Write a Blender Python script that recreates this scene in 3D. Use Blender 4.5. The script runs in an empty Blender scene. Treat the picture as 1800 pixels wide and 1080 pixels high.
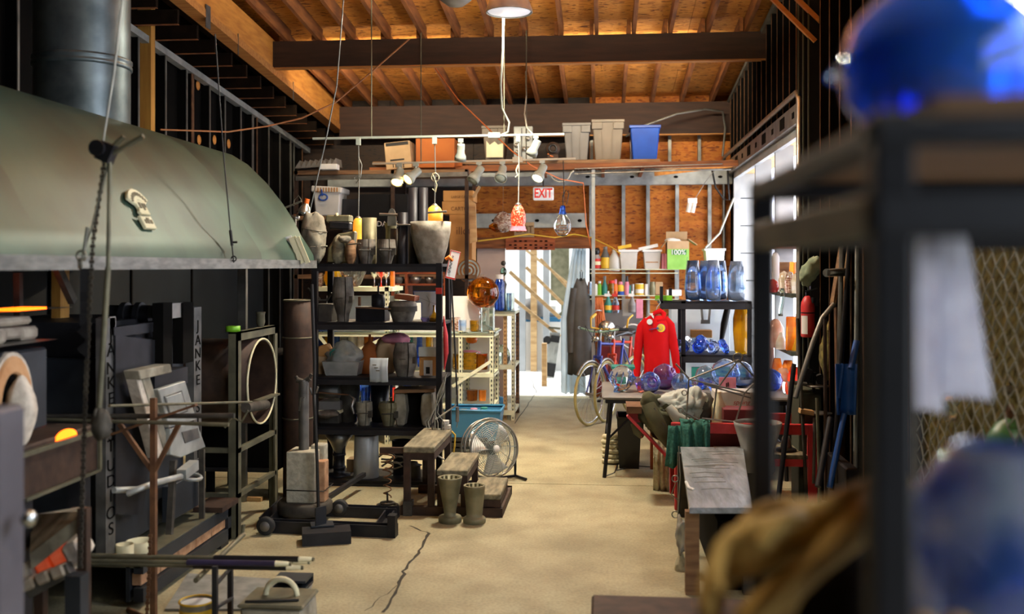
import bpy, math, random
from mathutils import Vector, Matrix, Euler, noise
random.seed(7)
C = bpy.context.scene.collection
scn = bpy.context.scene
# ---------------------------------------------------------------- camera, world, lights, exposure
TH = math.radians(5.22)          # the camera looks a little to the left of the long axis of the hall
EYE = 1.7
FPX, HZ = 1750.0, 468.0
cam_d = bpy.data.cameras.new('camera'); cam = bpy.data.objects.new('camera', cam_d); C.objects.link(cam)
cam.location = (0, 0, EYE); cam.rotation_euler = (math.pi/2, 0, TH)
cam_d.sensor_width = 36; cam_d.lens = 35.0; cam_d.shift_y = (HZ-540)/1800.0
cam_d.clip_start = 0.05; cam_d.clip_end = 200
cam_d.dof.use_dof = True; cam_d.dof.focus_distance = 7.6; cam_d.dof.aperture_fstop = 1.75
scn.camera = cam
scn.view_settings.view_transform = 'Standard'; scn.view_settings.look = 'None'
scn.view_settings.exposure = 0.0; scn.view_settings.gamma = 1.0; scn.view_settings.use_curve_mapping = False
w = bpy.data.worlds.new('sky'); scn.world = w; w.use_nodes = True
wn = w.node_tree; bg = wn.nodes['Background']
bg.inputs[0].default_value = (0.80, 0.90, 1.0, 1); bg.inputs[1].default_value = 3.2
def light(name, kind, loc, power, col, size=0.1, rot=(0, 0, 0), **k):
    d = bpy.data.lights.new(name, kind); d.energy = power; d.color = col
    if kind == 'AREA': d.shape = 'DISK'; d.size = size
    elif kind == 'SUN': d.angle = size
    elif kind in ('POINT', 'SPOT'): d.shadow_soft_size = size
    for a, v in k.items(): setattr(d, a, v)
    o = bpy.data.objects.new(name, d); C.objects.link(o); o.location = loc; o.rotation_euler = rot
    return o
light('sunlight', 'SUN', (0, 20, 12), 4.0, (1.0, 0.95, 0.86), 0.02, (math.radians(-8), math.radians(-40), 0))
HIGH_BAY = [(-0.12, 7.55, 3.72, 150), (0.3, 1.6, 3.95, 40)]   # conical hanging lamps: x, y, rim z, power; the second is unseen, added as fill
FILL_BULBS = [(-1.1, 7.4, 3.74, 380), (0.5, 7.1, 3.72, 380)]   # unseen bulbs added above the frame to brighten the roof: x, y, z, power; the first two burn in upward bowls

for x in (-2.3, 0.3):              # fill battens added out of sight behind the roof cross beam (built with the roof) light the far bay
    d_ = light('bay_fill_light', 'AREA', (x, 10.26, 3.84), 38, (1, .86, .62), .1, (math.radians(90), 0, 0), spread=2.3); d_.data.shape = 'RECTANGLE'; d_.data.size = 1.5; d_.data.size_y = .05
# ---------------------------------------------------------------- projection helpers (surveying the photograph)
COS_, SIN_ = math.cos(TH), math.sin(TH)
def XY(px, Y):                       # world x of a pixel column at world depth Y
    return Y*math.tan(math.atan((px-900)/FPX)-TH)
def dep(x, Y): return -x*SIN_+Y*COS_
def SC(px, Y): return dep(XY(px, Y), Y)/FPX     # metres per pixel there
def ZY(px, py, Y): return EYE+(HZ-py)*SC(px, Y)
def P(px, py, Y): return Vector((XY(px, Y), Y, ZY(px, py, Y)))
def S(px, Y, z): return Vector((XY(px, Y), Y, z))
def G(px, py, z=0.0):                # the point at height z under a pixel
    d = FPX*(EYE-z)/(py-HZ); l = (px-900)/FPX*d
    return Vector((l*COS_-d*SIN_, l*SIN_+d*COS_, z))
def PX(px, py, x):                   # pixel on the plane X = x
    Y = x/math.tan(math.atan((px-900)/FPX)-TH)
    return Vector((x, Y, ZY(px, py, Y)))

# ---------------------------------------------------------------- materials
def lin(h):
    h = h.lstrip('#'); o = []
    for i in (0, 2, 4):
        c = int(h[i:i+2], 16)/255
        o.append(c/12.92 if c <= .04045 else ((c+.055)/1.055)**2.4)
    return tuple(o)+(1,)
MATS = {}
def mat(name, col, rough=.6, metal=0., col2=None, var=.25, scale=8., stretch=(1, 1, 1), bump=.08, bscale=None, trans=0., ior=1.45,
        emit=None, es=0., coat=0., spec=.5, lo=.35, hi=.65, detail=5., tl=0., sub=None):
    m = bpy.data.materials.new(name); m.use_nodes = True; MATS[name] = m
    nt = m.node_tree; N = nt.nodes; L = nt.links; b = N['Principled BSDF']
    c1 = lin(col); c2 = lin(col2) if col2 else tuple(min(1, c*(1+var)) for c in c1[:3])+(1,)
    if not col2: c1 = tuple(c*(1-var) for c in c1[:3])+(1,)
    tc = N.new('ShaderNodeTexCoord'); oi = N.new('ShaderNodeObjectInfo'); va = N.new('ShaderNodeVectorMath'); va.operation = 'MULTIPLY_ADD'
    mu = N.new('ShaderNodeMath'); mu.operation = 'MULTIPLY'; mu.inputs[1].default_value = 17.0
    L.new(oi.outputs['Random'], mu.inputs[0])
    va.inputs[1].default_value = stretch; L.new(tc.outputs['Object'], va.inputs[0]); L.new(mu.outputs[0], va.inputs[2])
    no = N.new('ShaderNodeTexNoise'); no.inputs['Scale'].default_value = scale; no.inputs['Detail'].default_value = detail
    L.new(va.outputs[0], no.inputs['Vector'])
    cr = N.new('ShaderNodeValToRGB'); cr.color_ramp.elements[0].position = lo; cr.color_ramp.elements[1].position = hi
    cr.color_ramp.elements[0].color = c1; cr.color_ramp.elements[1].color = c2
    L.new(no.outputs['Fac'], cr.inputs['Fac']); L.new(cr.outputs['Color'], b.inputs['Base Color'])
    b.inputs['Roughness'].default_value = rough; b.inputs['Metallic'].default_value = metal
    if bump:
        bp = N.new('ShaderNodeBump'); bp.inputs['Strength'].default_value = min(1, bump*2); bp.inputs['Distance'].default_value = .01
        if bscale:
            n2 = N.new('ShaderNodeTexNoise'); n2.inputs['Scale'].default_value = bscale; n2.inputs['Detail'].default_value = 4
            L.new(va.outputs[0], n2.inputs['Vector']); L.new(n2.outputs['Fac'], bp.inputs['Height'])
        else: L.new(no.outputs['Fac'], bp.inputs['Height'])
        L.new(bp.outputs['Normal'], b.inputs['Normal'])
    if trans: b.inputs['Transmission Weight'].default_value = trans; b.inputs['IOR'].default_value = ior
    b.inputs['Specular IOR Level'].default_value = spec
    if coat: b.inputs['Coat Weight'].default_value = coat
    if emit: b.inputs['Emission Color'].default_value = lin(emit); b.inputs['Emission Strength'].default_value = es
    if tl:
        t = N.new('ShaderNodeBsdfTranslucent'); L.new(cr.outputs['Color'], t.inputs['Color']); mx = N.new('ShaderNodeMixShader')
        mx.inputs[0].default_value = tl; L.new(b.outputs[0], mx.inputs[1]); L.new(t.outputs[0], mx.inputs[2])
        L.new(mx.outputs[0], N['Material Output'].inputs['Surface'])
    return m
def osb(name, a, bcol, c):            # oriented strand board: stretched flakes with dark knots
    m = bpy.data.materials.new(name); m.use_nodes = True; nt = m.node_tree; N = nt.nodes; L = nt.links; b = N['Principled BSDF']
    tc = N.new('ShaderNodeTexCoord'); mp = N.new('ShaderNodeMapping'); mp.inputs['Scale'].default_value = (22, 60, 60)
    oi = N.new('ShaderNodeObjectInfo'); L.new(tc.outputs['Object'], mp.inputs['Vector'])
    dn = N.new('ShaderNodeTexNoise'); dn.inputs['Scale'].default_value = 5; L.new(tc.outputs['Object'], dn.inputs['Vector'])
    ad = N.new('ShaderNodeVectorMath'); ad.operation = 'MULTIPLY_ADD'; ad.inputs[1].default_value = (3, 3, 3)
    L.new(dn.outputs['Color'], ad.inputs[0]); L.new(mp.outputs[0], ad.inputs[2])
    vo = N.new('ShaderNodeTexVoronoi'); vo.inputs['Scale'].default_value = 1.0; L.new(ad.outputs[0], vo.inputs['Vector'])
    sp = N.new('ShaderNodeSeparateColor'); L.new(vo.outputs['Color'], sp.inputs[0])
    cr = N.new('ShaderNodeValToRGB'); e = cr.color_ramp.elements
    e[0].position = .0; e[0].color = lin(c); e[1].position = 1; e[1].color = lin(bcol); x = e.new(.13); x.color = lin(a); x = e.new(.6); x.color = lin(bcol)
    L.new(sp.outputs[0], cr.inputs['Fac'])
    bn = N.new('ShaderNodeTexNoise'); bn.inputs['Scale'].default_value = 2.2; L.new(tc.outputs['Object'], bn.inputs['Vector'])
    c2 = N.new('ShaderNodeValToRGB'); c2.color_ramp.elements[0].color = (.62, .58, .55, 1); c2.color_ramp.elements[0].position = .3; c2.color_ramp.elements[1].position = .65
    L.new(bn.outputs['Fac'], c2.inputs['Fac'])
    mx = N.new('ShaderNodeMix'); mx.data_type = 'RGBA'; mx.blend_type = 'MULTIPLY'; mx.inputs['Factor'].default_value = 1
    L.new(cr.outputs[0], mx.inputs[6]); L.new(c2.outputs[0], mx.inputs[7]); L.new(mx.outputs[2], b.inputs['Base Color'])
    bp = N.new('ShaderNodeBump'); bp.inputs['Strength'].default_value = .35; bp.inputs['Distance'].default_value = .004
    L.new(sp.outputs[0], bp.inputs['Height']); L.new(bp.outputs[0], b.inputs['Normal']); b.inputs['Roughness'].default_value = .7
    MATS[name] = m; return m
def glass(name, col, rough=.03, streak=None, scale=6., stretch=(1, 1, 3), ior=1.45, trans=.96):
    return mat(name, col, rough, 0, streak or col, .1, scale, stretch, .03, 9., trans, ior)

# ---------------------------------------------------------------- mesh builder
class M:
    def __init__(s): s.v = []; s.f = []; s.s = []
    def add(s, vs, fs, smooth=False):
        o = len(s.v); s.v += [tuple(v) for v in vs]; s.f += [tuple(i+o for i in f) for f in fs]; s.s += [smooth]*len(fs); return s
    def box(s, x0, y0, z0, x1, y1, z1):
        vs = [(x, y, z) for z in (z0, z1) for y in (y0, y1) for x in (x0, x1)]
        return s.add(vs, [(0, 2, 3, 1), (4, 5, 7, 6), (0, 1, 5, 4), (2, 6, 7, 3), (0, 4, 6, 2), (1, 3, 7, 5)])
    def cb(s, c, d, e=None, R=None):       # centred box, euler or matrix
        M3 = R or (Euler(e).to_matrix() if e else Matrix.Identity(3)); c = Vector(c)
        vs = [c+M3@Vector((x*d[0]/2, y*d[1]/2, z*d[2]/2)) for z in (-1, 1) for y in (-1, 1) for x in (-1, 1)]
        return s.add(vs, [(0, 2, 3, 1), (4, 5, 7, 6), (0, 1, 5, 4), (2, 6, 7, 3), (0, 4, 6, 2), (1, 3, 7, 5)])
    def bar(s, a, b, w, h, up=(0, 0, 1)):  # rectangular bar from a to b
        a = Vector(a); b = Vector(b); t = (b-a); l = t.length; t.normalize(); u = Vector(up)
        x = t.cross(u)
        if x.length < 1e-4: x = t.cross(Vector((0, 1, 0)))
        x.normalize(); z = x.cross(t)
        return s.cb((a+b)/2, (w, l, h), R=Matrix((x, t, z)).transposed())
    def angle(s, a, b, w, t, up=(0, 0, 1), side=1):  # L-section angle iron
        a = Vector(a); b = Vector(b); d = (b-a).normalized(); u = Vector(up); x = d.cross(u).normalized()*side; z = u.normalized()
        s.bar(a+x*(w/2), b+x*(w/2), w, t, up); s.bar(a+z*(w/2), b+z*(w/2), t, w, up); return s
    def tube(s, pts, r, n=6, closed=False, cap=True, flat=None):
        pts = [Vector(p) for p in pts]; k = len(pts); vs = []; fs = []
        rs = r if isinstance(r, (list, tuple)) else [r]*k
        T = []
        for i in range(k):
            a = pts[i-1] if i > 0 else (pts[-1] if closed else pts[0]); b = pts[i+1] if i < k-1 else (pts[0] if closed else pts[-1])
            t = b-a; T.append(t.normalized() if t.length > 1e-9 else Vector((0, 0, 1)))
        n0 = T[0].orthogonal().normalized()
        for i in range(k):
            n0 = n0-T[i]*n0.dot(T[i]); n0 = n0.normalized() if n0.length > 1e-6 else T[i].orthogonal().normalized(); bn = T[i].cross(n0)
            for j in range(n):
                a = 2*math.pi*j/n; q = n0*math.cos(a)*rs[i]+bn*math.sin(a)*rs[i]
                if flat: q = Vector((q.x*flat[0], q.y*flat[1], q.z*flat[2]))
                vs.append(pts[i]+q)
        for i in range(k if closed else k-1):
            for j in range(n):
                a = i*n+j; b = i*n+(j+1) % n; c = ((i+1) % k)*n+(j+1) % n; d = ((i+1) % k)*n+j
                fs.append((a, b, c, d))
        s.add(vs, fs, n > 4)
        if cap and not closed: s.add(vs[:n], [tuple(range(n-1, -1, -1))]); s.add(vs[-n:], [tuple(range(n))])
        return s
    def ring(s, c, R, r, n=24, m=6, axis=(0, 0, 1), sx=1.):
        A = Vector(axis).normalized(); u = A.orthogonal().normalized()
        if abs(A.z) < .95: u = Vector((0, 0, 1)).cross(A).normalized()
        v = A.cross(u); c = Vector(c)
        return s.tube([c+u*R*sx*math.cos(2*math.pi*i/n)+v*R*math.sin(2*math.pi*i/n) for i in range(n)], r, m, True)
    def shell_(s, *a, **k): return s.lathe(*a, cap=False, **k)
    def disc_(s, *a, **k): return s.lathe(*a, cap=False, smooth=False, **k)
    def lathe(s, prof, c=(0, 0, 0), n=20, R=None, sx=1., sy=1., smooth=True, cap=True):
        c = Vector(c); vs = []; fs = []
        for r, z in prof:
            for j in range(n):
                a = 2*math.pi*j/n; p = Vector((r*math.cos(a)*sx, r*math.sin(a)*sy, z)); vs.append(c+(R@p if R else p))
        for i in range(len(prof)-1):
            for j in range(n):
                a = i*n+j; b = i*n+(j+1) % n; fs.append((a, b, b+n, a+n))
        s.add(vs, fs, smooth)
        for i, fl in ((0, True), (len(prof)-1, False)):
            if cap and prof[i][0] > 1e-4:
                q = tuple(range(n)); s.add(vs[i*n:(i+1)*n], [q[::-1] if fl else q])
        return s
    def cyl(s, a, b, r, n=12, r2=None):
        a = Vector(a); b = Vector(b); return s.tube([a, b], [r, r if r2 is None else r2], n)
    def ell(s, c, r, n=14, m=8, R=None):
        c = Vector(c); pr = [(math.sin(math.pi*i/m), -math.cos(math.pi*i/m)) for i in range(m+1)]; vs = []; fs = []
        for q, z in pr:
            for j in range(n):
                a = 2*math.pi*j/n; p = Vector((q*math.cos(a)*r[0], q*math.sin(a)*r[1], z*r[2])); vs.append(c+(R@p if R else p))
        for i in range(m):
            for j in range(n): a = i*n+j; b = i*n+(j+1) % n; fs.append((a, b, b+n, a+n))
        return s.add(vs, fs, True)
    def prism(s, poly, t0, t1, ax='y', o=(0, 0, 0), R=None):     # 2D outline extruded along an axis
        o = Vector(o)
        def q(a, b, t):
            p = Vector({'x': (t, a, b), 'y': (a, t, b), 'z': (a, b, t)}[ax]); return o+(R@p if R else p)
        k = len(poly); vs = [q(a, b, t0) for a, b in poly]+[q(a, b, t1) for a, b in poly]
        fs = [tuple(range(k)), tuple(range(2*k-1, k-1, -1))]+[(i, i+k, (i+1) % k+k, (i+1) % k) for i in range(k)]
        return s.add(vs, fs)
    def surf(s, fn, nu, nv, smooth=True):
        vs = [fn(i/nu, j/nv) for i in range(nu+1) for j in range(nv+1)]
        return s.add(vs, [(i*(nv+1)+j, i*(nv+1)+j+1, (i+1)*(nv+1)+j+1, (i+1)*(nv+1)+j) for i in range(nu) for j in range(nv)], smooth)
    def build(s, name, material, parent=None, world=False, bevel=0, solid=0, sub=0, origin=None, rz=0):
        off = Vector((0, 0, 0)); vs = s.v
        if parent is not None:
            if world:
                q = parent
                while q is not None: off += q.location; q = q.parent
                vs = [(a-off.x, b-off.y, c-off.z) for a, b, c in vs]
        else:
            if origin is None:
                xs, ys, zs = zip(*vs); origin = ((min(xs)+max(xs))/2, (min(ys)+max(ys))/2, min(zs))
            vs = [(a-origin[0], b-origin[1], c-origin[2]) for a, b, c in vs]
        me = bpy.data.meshes.new(name); me.from_pydata(vs, [], s.f); me.polygons.foreach_set('use_smooth', s.s); me.update()
        import bmesh
        bm = bmesh.new(); bm.from_mesh(me); bmesh.ops.recalc_face_normals(bm, faces=bm.faces[:]); bm.to_mesh(me); bm.free()
        o = bpy.data.objects.new(name, me); C.objects.link(o)
        if material is not None: me.materials.append(MATS[material] if isinstance(material, str) else material)
        if parent is not None: o.parent = parent
        else: o.location = origin; o.rotation_euler.z = rz
        if solid: d = o.modifiers.new('solid', 'SOLIDIFY'); d.thickness = solid; d.offset = 0
        if sub: d = o.modifiers.new('smooth', 'SUBSURF'); d.levels = d.render_levels = sub
        if bevel: d = o.modifiers.new('bevel', 'BEVEL'); d.width = bevel; d.segments = 1; d.limit_method = 'ANGLE'; d.angle_limit = .7
        return o
def tag(o, label, cat, group=None):
    o['label'] = label; o['category'] = cat
    if group: o['group'] = group
    return o
def thing(name, label, cat, loc=(0, 0, 0), group=None, rz=0.):
    o = bpy.data.objects.new(name, None); C.objects.link(o); o.location = loc; o.rotation_euler.z = rz; o.empty_display_size = .05
    return tag(o, label, cat, group)
def struct(o): o['kind'] = 'structure'; return o
def stuff(o): o['kind'] = 'stuff'; return o
def sempty(name, loc=(0, 0, 0)):
    o = bpy.data.objects.new(name, None); C.objects.link(o); o.location = loc; o['kind'] = 'structure'; return o
def copy_tree(o, loc, label=None, rz=None, parent=None):
    def rec(a, p):
        c = a.copy(); C.objects.link(c); c.parent = p
        for ch in [x for x in a.children]: rec(ch, c)
        return c
    r = rec(o, parent); r.location = loc
    if rz is not None: r.rotation_euler.z = rz
    if label: r['label'] = label
    return r
def piece(src, parent, loc, name=None, e=None):       # a piece that shares src's mesh
    c = bpy.data.objects.new(name or src.name.split('.')[0], src.data); C.objects.link(c); c.parent = parent; c.location = loc
    if e: c.rotation_euler = e
    return c
def text(body, loc, size, material, parent=None, e=(math.pi/2, 0, 0), ext=.001, name='lettering', align='CENTER', sx=1., shear=0, space=1., bold=0.):
    cu = bpy.data.curves.new(name, 'FONT'); cu.body = body; cu.size = size; cu.extrude = ext; cu.align_x = align; cu.align_y = 'CENTER'; cu.shear = shear; cu.offset = bold; cu.space_line = space
    q = bpy.data.objects.new(name, cu); me = bpy.data.meshes.new_from_object(q); me.materials.clear(); me.materials.append(MATS[material])
    o = bpy.data.objects.new(name, me); C.objects.link(o); bpy.data.objects.remove(q); o.location = loc; o.rotation_euler = e; o.scale = (sx, 1, 1)
    if parent is not None: o.parent = parent
    return o
def arc(c, r, a0, a1, n, ax='xz'):
    out = []
    for i in range(n+1):
        a = math.radians(a0+(a1-a0)*i/n); p = [c[0], c[1], c[2]]
        i0, i1 = {'xz': (0, 2), 'yz': (1, 2), 'xy': (0, 1)}[ax]; p[i0] += r*math.cos(a); p[i1] += r*math.sin(a); out.append(Vector(p))
    return out
def sag(a, b, d, n=10):
    a = Vector(a); b = Vector(b); return [a.lerp(b, i/n)-Vector((0, 0, d*4*(i/n)*(1-i/n))) for i in range(n+1)]
def drape(prof, x0, x1, amp=.01, waves=4, nu=24, ph=0., axis='x', flare=0.):   # cloth: profile (offset, z) swept sideways with folds growing towards the hem
    k = len(prof)-1
    def fn(u, v):
        t = v*k; i = min(int(t), k-1); f = t-i
        y = prof[i][0]*(1-f)+prof[i+1][0]*f; z = prof[i][1]*(1-f)+prof[i+1][1]*f
        g = amp*(math.sin(2*math.pi*waves*u+ph)+.5*math.sin(2*math.pi*waves*1.7*u+ph*2+v))*(.25+.75*v)
        x = x0+(x1-x0)*(u+(u-.5)*flare*v)
        return (x, y+g, z+.2*g) if axis == 'x' else (y+g, x, z+.2*g)
    return M().surf(fn, nu, max(6, k*4))
def crumple(c, r, seed=0, n=22, m=12, amp=.2, R=None):     # a soft lumpy bundle with creases
    n, m = int(n*1.7), int(m*1.8); o = Vector((seed*1.37, seed*.71, seed*2.1))
    b = M().ell((0, 0, 0), (1, 1, 1), n, m); vs = []
    for x, y, z in b.v:
        v = Vector((x, y, z)); g = 1+amp*(1.1*noise.noise(v*1.3+o)+.9*(.35-abs(noise.noise(v*2.3+o*2)))+.45*(.3-abs(noise.noise(v*5+o))))
        p = Vector((x*g*r[0], y*g*r[1], z*g*r[2])); p = R@p if R else p; vs.append((c[0]+p.x, c[1]+p.y, c[2]+p.z))
    b.v = vs; return b
def seashell(s=.1, turns=2.2, rt=.45, rise=.55, e=None):     # helical snail shell, base at z = 0
    pts = []; rs = []
    for i in range(34):
        t = i/33; a = t*turns*2*math.pi; g = math.exp(1.9*(t-1)); R = s*.55*g
        pts.append(Vector((R*math.cos(a), R*math.sin(a), s*rise*(1-g)))); rs.append(s*rt*g)
    m = M().tube(pts, rs, 10); q = Euler(e or (1.2, .3, 0)).to_matrix()
    m.v = [tuple(q@Vector(v)) for v in m.v]; z0 = min(v[2] for v in m.v); m.v = [(a, b, c-z0) for a, b, c in m.v]; return m
def vessel(prof, wall, s=1.):          # thick glass wall from an outer profile (r, z)
    p = [(r*s, z*s) for r, z in prof]; inner = [(max(r-wall, .0005), z) for r, z in p if z > p[0][1]+wall][::-1]
    return [(0.0001, p[0][1])]+p+inner+[(0.0001, p[0][1]+wall)]
# ---------------------------------------------------------------- material library
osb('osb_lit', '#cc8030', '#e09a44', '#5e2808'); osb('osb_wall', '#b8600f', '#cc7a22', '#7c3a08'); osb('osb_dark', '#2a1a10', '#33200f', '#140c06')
mat('joist_wood', '#6a3c1a', .75, 0, '#945826', scale=3, stretch=(6, 1, 6), bump=.1)
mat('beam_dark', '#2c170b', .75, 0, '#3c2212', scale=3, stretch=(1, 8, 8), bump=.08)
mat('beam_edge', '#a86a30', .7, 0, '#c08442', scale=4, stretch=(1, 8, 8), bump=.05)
mat('beam_orange', '#b4702c', .65, 0, '#d08c3c', scale=4, stretch=(6, 1, 6), bump=.08)
mat('post_wood', '#a8742e', .7, 0, '#c4903e', scale=4, stretch=(6, 6, .6), bump=.06)
mat('header_wood', '#5c3014', .7, 0, '#8a4e20', scale=4, stretch=(.8, 8, 8), bump=.1)
mat('plank_wood', '#6a4a30', .75, 0, '#8c6a48', scale=4, stretch=(1, 8, 8), bump=.1)
mat('worn_wood', '#5a5442', .85, 0, '#8a8268', scale=5, stretch=(5, 1, 5), bump=.25)
mat('pale_wood', '#b08a5a', .75, 0, '#d0ac7a', scale=4, stretch=(1, 6, 6), bump=.08)
mat('red_wood', '#7a3414', .7, 0, '#944a20', scale=4, stretch=(1, 6, 6))
mat('stud_steel', '#6a6862', .45, .6, '#8a8880', scale=6, bump=.03); mat('stud_pale', '#8f928e', .5, .4, '#b4b8b4', scale=6, bump=.03)
mat('galvanized', '#4e585a', .42, .75, '#6a7476', scale=7, bump=.04)
mat('sage_cloth', '#7c8a70', .9, 0, '#98a58c', scale=9, bump=.2); mat('hood_paint', '#1a2921', .48, .3, '#3a5446', scale=1.3, bump=0, lo=.3, hi=.6)
mat('hood_lip', '#6a6a66', .5, .6, '#8a8a84', scale=9, stretch=(1, 1, 4), bump=.05)
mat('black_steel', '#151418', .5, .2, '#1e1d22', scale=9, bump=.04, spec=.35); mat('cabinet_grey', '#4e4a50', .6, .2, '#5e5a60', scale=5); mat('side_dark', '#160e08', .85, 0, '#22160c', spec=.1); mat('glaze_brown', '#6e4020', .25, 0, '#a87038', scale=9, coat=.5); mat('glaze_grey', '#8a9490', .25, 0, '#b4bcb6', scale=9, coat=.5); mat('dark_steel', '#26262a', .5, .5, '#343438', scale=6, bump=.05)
mat('blue_steel', '#282c32', .5, .4, '#363b42', scale=4, bump=.05); mat('iron_brown', '#33241c', .7, .3, '#483428', scale=12, bump=.12)
mat('rust_iron', '#5a3c28', .75, .3, '#7a5638', scale=12, bump=.15); mat('grey_iron', '#5e5e5c', .55, .7, '#7c7a76', scale=10, bump=.1)
mat('angle_grey', '#565444', .6, .4, '#726e58', scale=8, bump=.08)
mat('bright_steel', '#b8bab8', .25, .95, '#d4d6d4', scale=10, bump=.02); mat('steel_mid', '#84827c', .38, .85, '#a09c94', scale=10, bump=.04)
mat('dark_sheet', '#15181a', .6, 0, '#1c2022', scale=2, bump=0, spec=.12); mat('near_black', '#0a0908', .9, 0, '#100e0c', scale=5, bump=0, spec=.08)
mat('firebrick', '#8d8072', .9, 0, '#b0a492', scale=14, bump=.2); mat('fiber_white', '#a89e90', .95, 0, '#d0c6b6', scale=18, bump=.4)
mat('fiber_burnt', '#a86a38', .95, 0, '#c49a70', scale=9, bump=.35); mat('hot_brick', '#8a4a34', .9, 0, '#c08060', emit='#ff4a10', es=.22, scale=14, bump=.2)
mat('glow', '#ff6a10', .8, 0, '#ff8a20', emit='#ff5a08', es=6, bump=0)
mat('concrete_block', '#9a9684', .95, 0, '#b4ae9a', scale=30, bump=.35); mat('clay_brick', '#9c7454', .9, 0, '#bc9470', scale=20, bump=.25)
mat('plaster', '#6c6658', .95, 0, '#a09a88', scale=9, bump=.4); mat('cast_iron', '#524c44', .75, .3, '#8c857a', scale=11, bump=.25)
mat('cast_dark', '#38342f', .75, .35, '#524d44', scale=12, bump=.2); mat('mould_olive', '#6e6a50', .6, .45, '#8c866a', scale=9, bump=.12)
mat('stone_bowl', '#7c7464', .95, 0, '#a8a090', scale=12, bump=.4)
mat('cream_paint', '#c4c4a4', .55, .1, '#d8d8bc', scale=8, bump=.03); mat('white_plastic', '#d2d0ca', .45, 0, '#e0deda', scale=5, bump=.02)
mat('grey_bin', '#66625e', .5, 0, '#7a7672', scale=3, bump=.03); mat('taupe_bin', '#665c50', .5, 0, '#786c5e', scale=3, bump=.03)
mat('blue_bin', '#0a3c94', .4, 0, '#0e4cb0', scale=3, bump=.02); mat('blue_tub', '#2a648a', .45, 0, '#34789e', scale=3)
mat('milk_plastic', '#cfccc4', .35, 0, '#e2dfd8', scale=4, bump=.02, tl=.3)
mat('card', '#a8763e', .85, 0, '#be8a4e', scale=4, bump=.04); mat('card_orange', '#8c4612', .8, 0, '#a0581c', scale=3, bump=.04); mat('card_pale', '#a08460', .85, 0, '#b89a74', scale=4)
mat('paper', '#d8d8d6', .8, 0, '#e6e6e4', scale=4, bump=.02); mat('paper_cream', '#d6cfa8', .8, 0, '#e4deba', scale=4, bump=.02)
mat('print_green', '#7cb04a', .7, 0, '#8cc05a'); mat('print_red', '#c02a1c', .6); mat('print_black', '#16130f', .7); mat('print_blue', '#1c4aa0', .6); mat('print_brown', '#6a4424', .8)
mat('red_paint', '#b82226', .45, 0, '#d64044', scale=7, bump=.05); mat('dark_red', '#5a1216', .5, 0, '#741a20', scale=6)
mat('red_cloth', '#b8080e', .9, 0, '#ca1218', scale=5, bump=.03, spec=.2); mat('olive_cloth', '#45442e', .9, 0, '#5e5d42', scale=6, bump=.15)
mat('grey_cloth', '#a9aca4', .9, 0, '#c4c8c0', scale=7, bump=.15); mat('green_towel', '#24544a', .95, 0, '#2f6a5e', scale=60, bump=.4)
mat('coat_grey', '#4c4a48', .8, 0, '#5e5c58', scale=4, bump=.08); mat('white_sheet', '#cfd8dc', .8, 0, '#e4ecf0', scale=3, tl=.4)
mat('white_towel', '#e2e4ee', .9, 0, '#eff1f8', scale=30, bump=.02, tl=.55); mat('leather', '#a8803a', .75, 0, '#c8a458', scale=9, bump=.15)
mat('black_plastic', '#131315', .35, 0, '#1c1c1f', scale=4, bump=.02); mat('rubber', '#1a1a1a', .75, 0, '#262626', scale=10); mat('rubber_tan', '#8f8350', .7, 0, '#a89a62', scale=10)
mat('rope_white', '#b0a888', .9, 0, '#c8c0a0', scale=40, bump=.4); mat('cord_white', '#9c9c90', .5, 0, '#acaca0'); mat('cord_orange', '#c8642c', .6, 0, '#d87838'); mat('cord_yellow', '#c8a030', .6, 0, '#dab43e')
mat('cord_black', '#1c1a18', .6); mat('cord_tan', '#9a6038', .7, 0, '#b07848'); mat('wire_grey', '#7c7a70', .4, .7, '#98968a')
mat('yellow_paint', '#c8a020', .5, 0, '#dcb430'); mat('blue_paint', '#1c4a94', .4, 0, '#2458a8', scale=5); mat('teal', '#24786e', .5, 0, '#2e8a80'); mat('green_paint', '#2c6a34', .4, 0, '#387c40', scale=4, bump=.03)
mat('cab_green', '#3a3e30', .6, .2, '#4a4e3e', scale=4); mat('lime', '#6cae1c', .5, 0, '#80c42a'); mat('pink', '#c8788c', .7, 0, '#dc90a4'); mat('orange', '#e06414', .5, 0, '#f07a24')
mat('purple_frame', '#2c3a8c', .35, .2, '#3a4aa0'); mat('grip_violet', '#221c34', .5, 0, '#2e2746'); mat('frame_red', '#c03a20', .35, 0, '#d44a2c'); mat('frame_teal', '#8ab0a0', .35, .2, '#a0c4b4')
mat('plastic_wrap', '#7e8488', .22, .1, '#a4aab0', scale=3, stretch=(6, 1, 6), bump=.3, bscale=5.); mat('clear_bag', '#b4b4b0', .25, 0, '#cfcfca', scale=9, bump=.4, trans=.55, ior=1.15)
mat('mesh_olive', '#4c4520', .9, 0, '#7a7038', scale=26, bump=.3); mat('lamp_white', '#929a90', .4, 0, '#a0a89e', bump=0); mat('rail_tan', '#a89c88', .5, 0, '#b4a894', bump=0); mat('head_white', '#8e9288', .45, 0, '#9ca096', bump=0); mat('zinc', '#9a9ea0', .45, .3, '#b4b8ba', scale=6, bump=.04); mat('print_yellow', '#f4d418', .5, 0, '#fae040'); mat('lamp_shell', '#9a9690', .5, .3, '#aeaaa4')
mat('siding', '#9c9e9e', .6, 0, '#acaeae', scale=4, bump=.02); mat('yard_white', '#d4d0c8', .9, 0, '#e6e2da', scale=2); mat('drywall', '#b09a90', .9, 0, '#c4aea2', scale=2)
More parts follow.
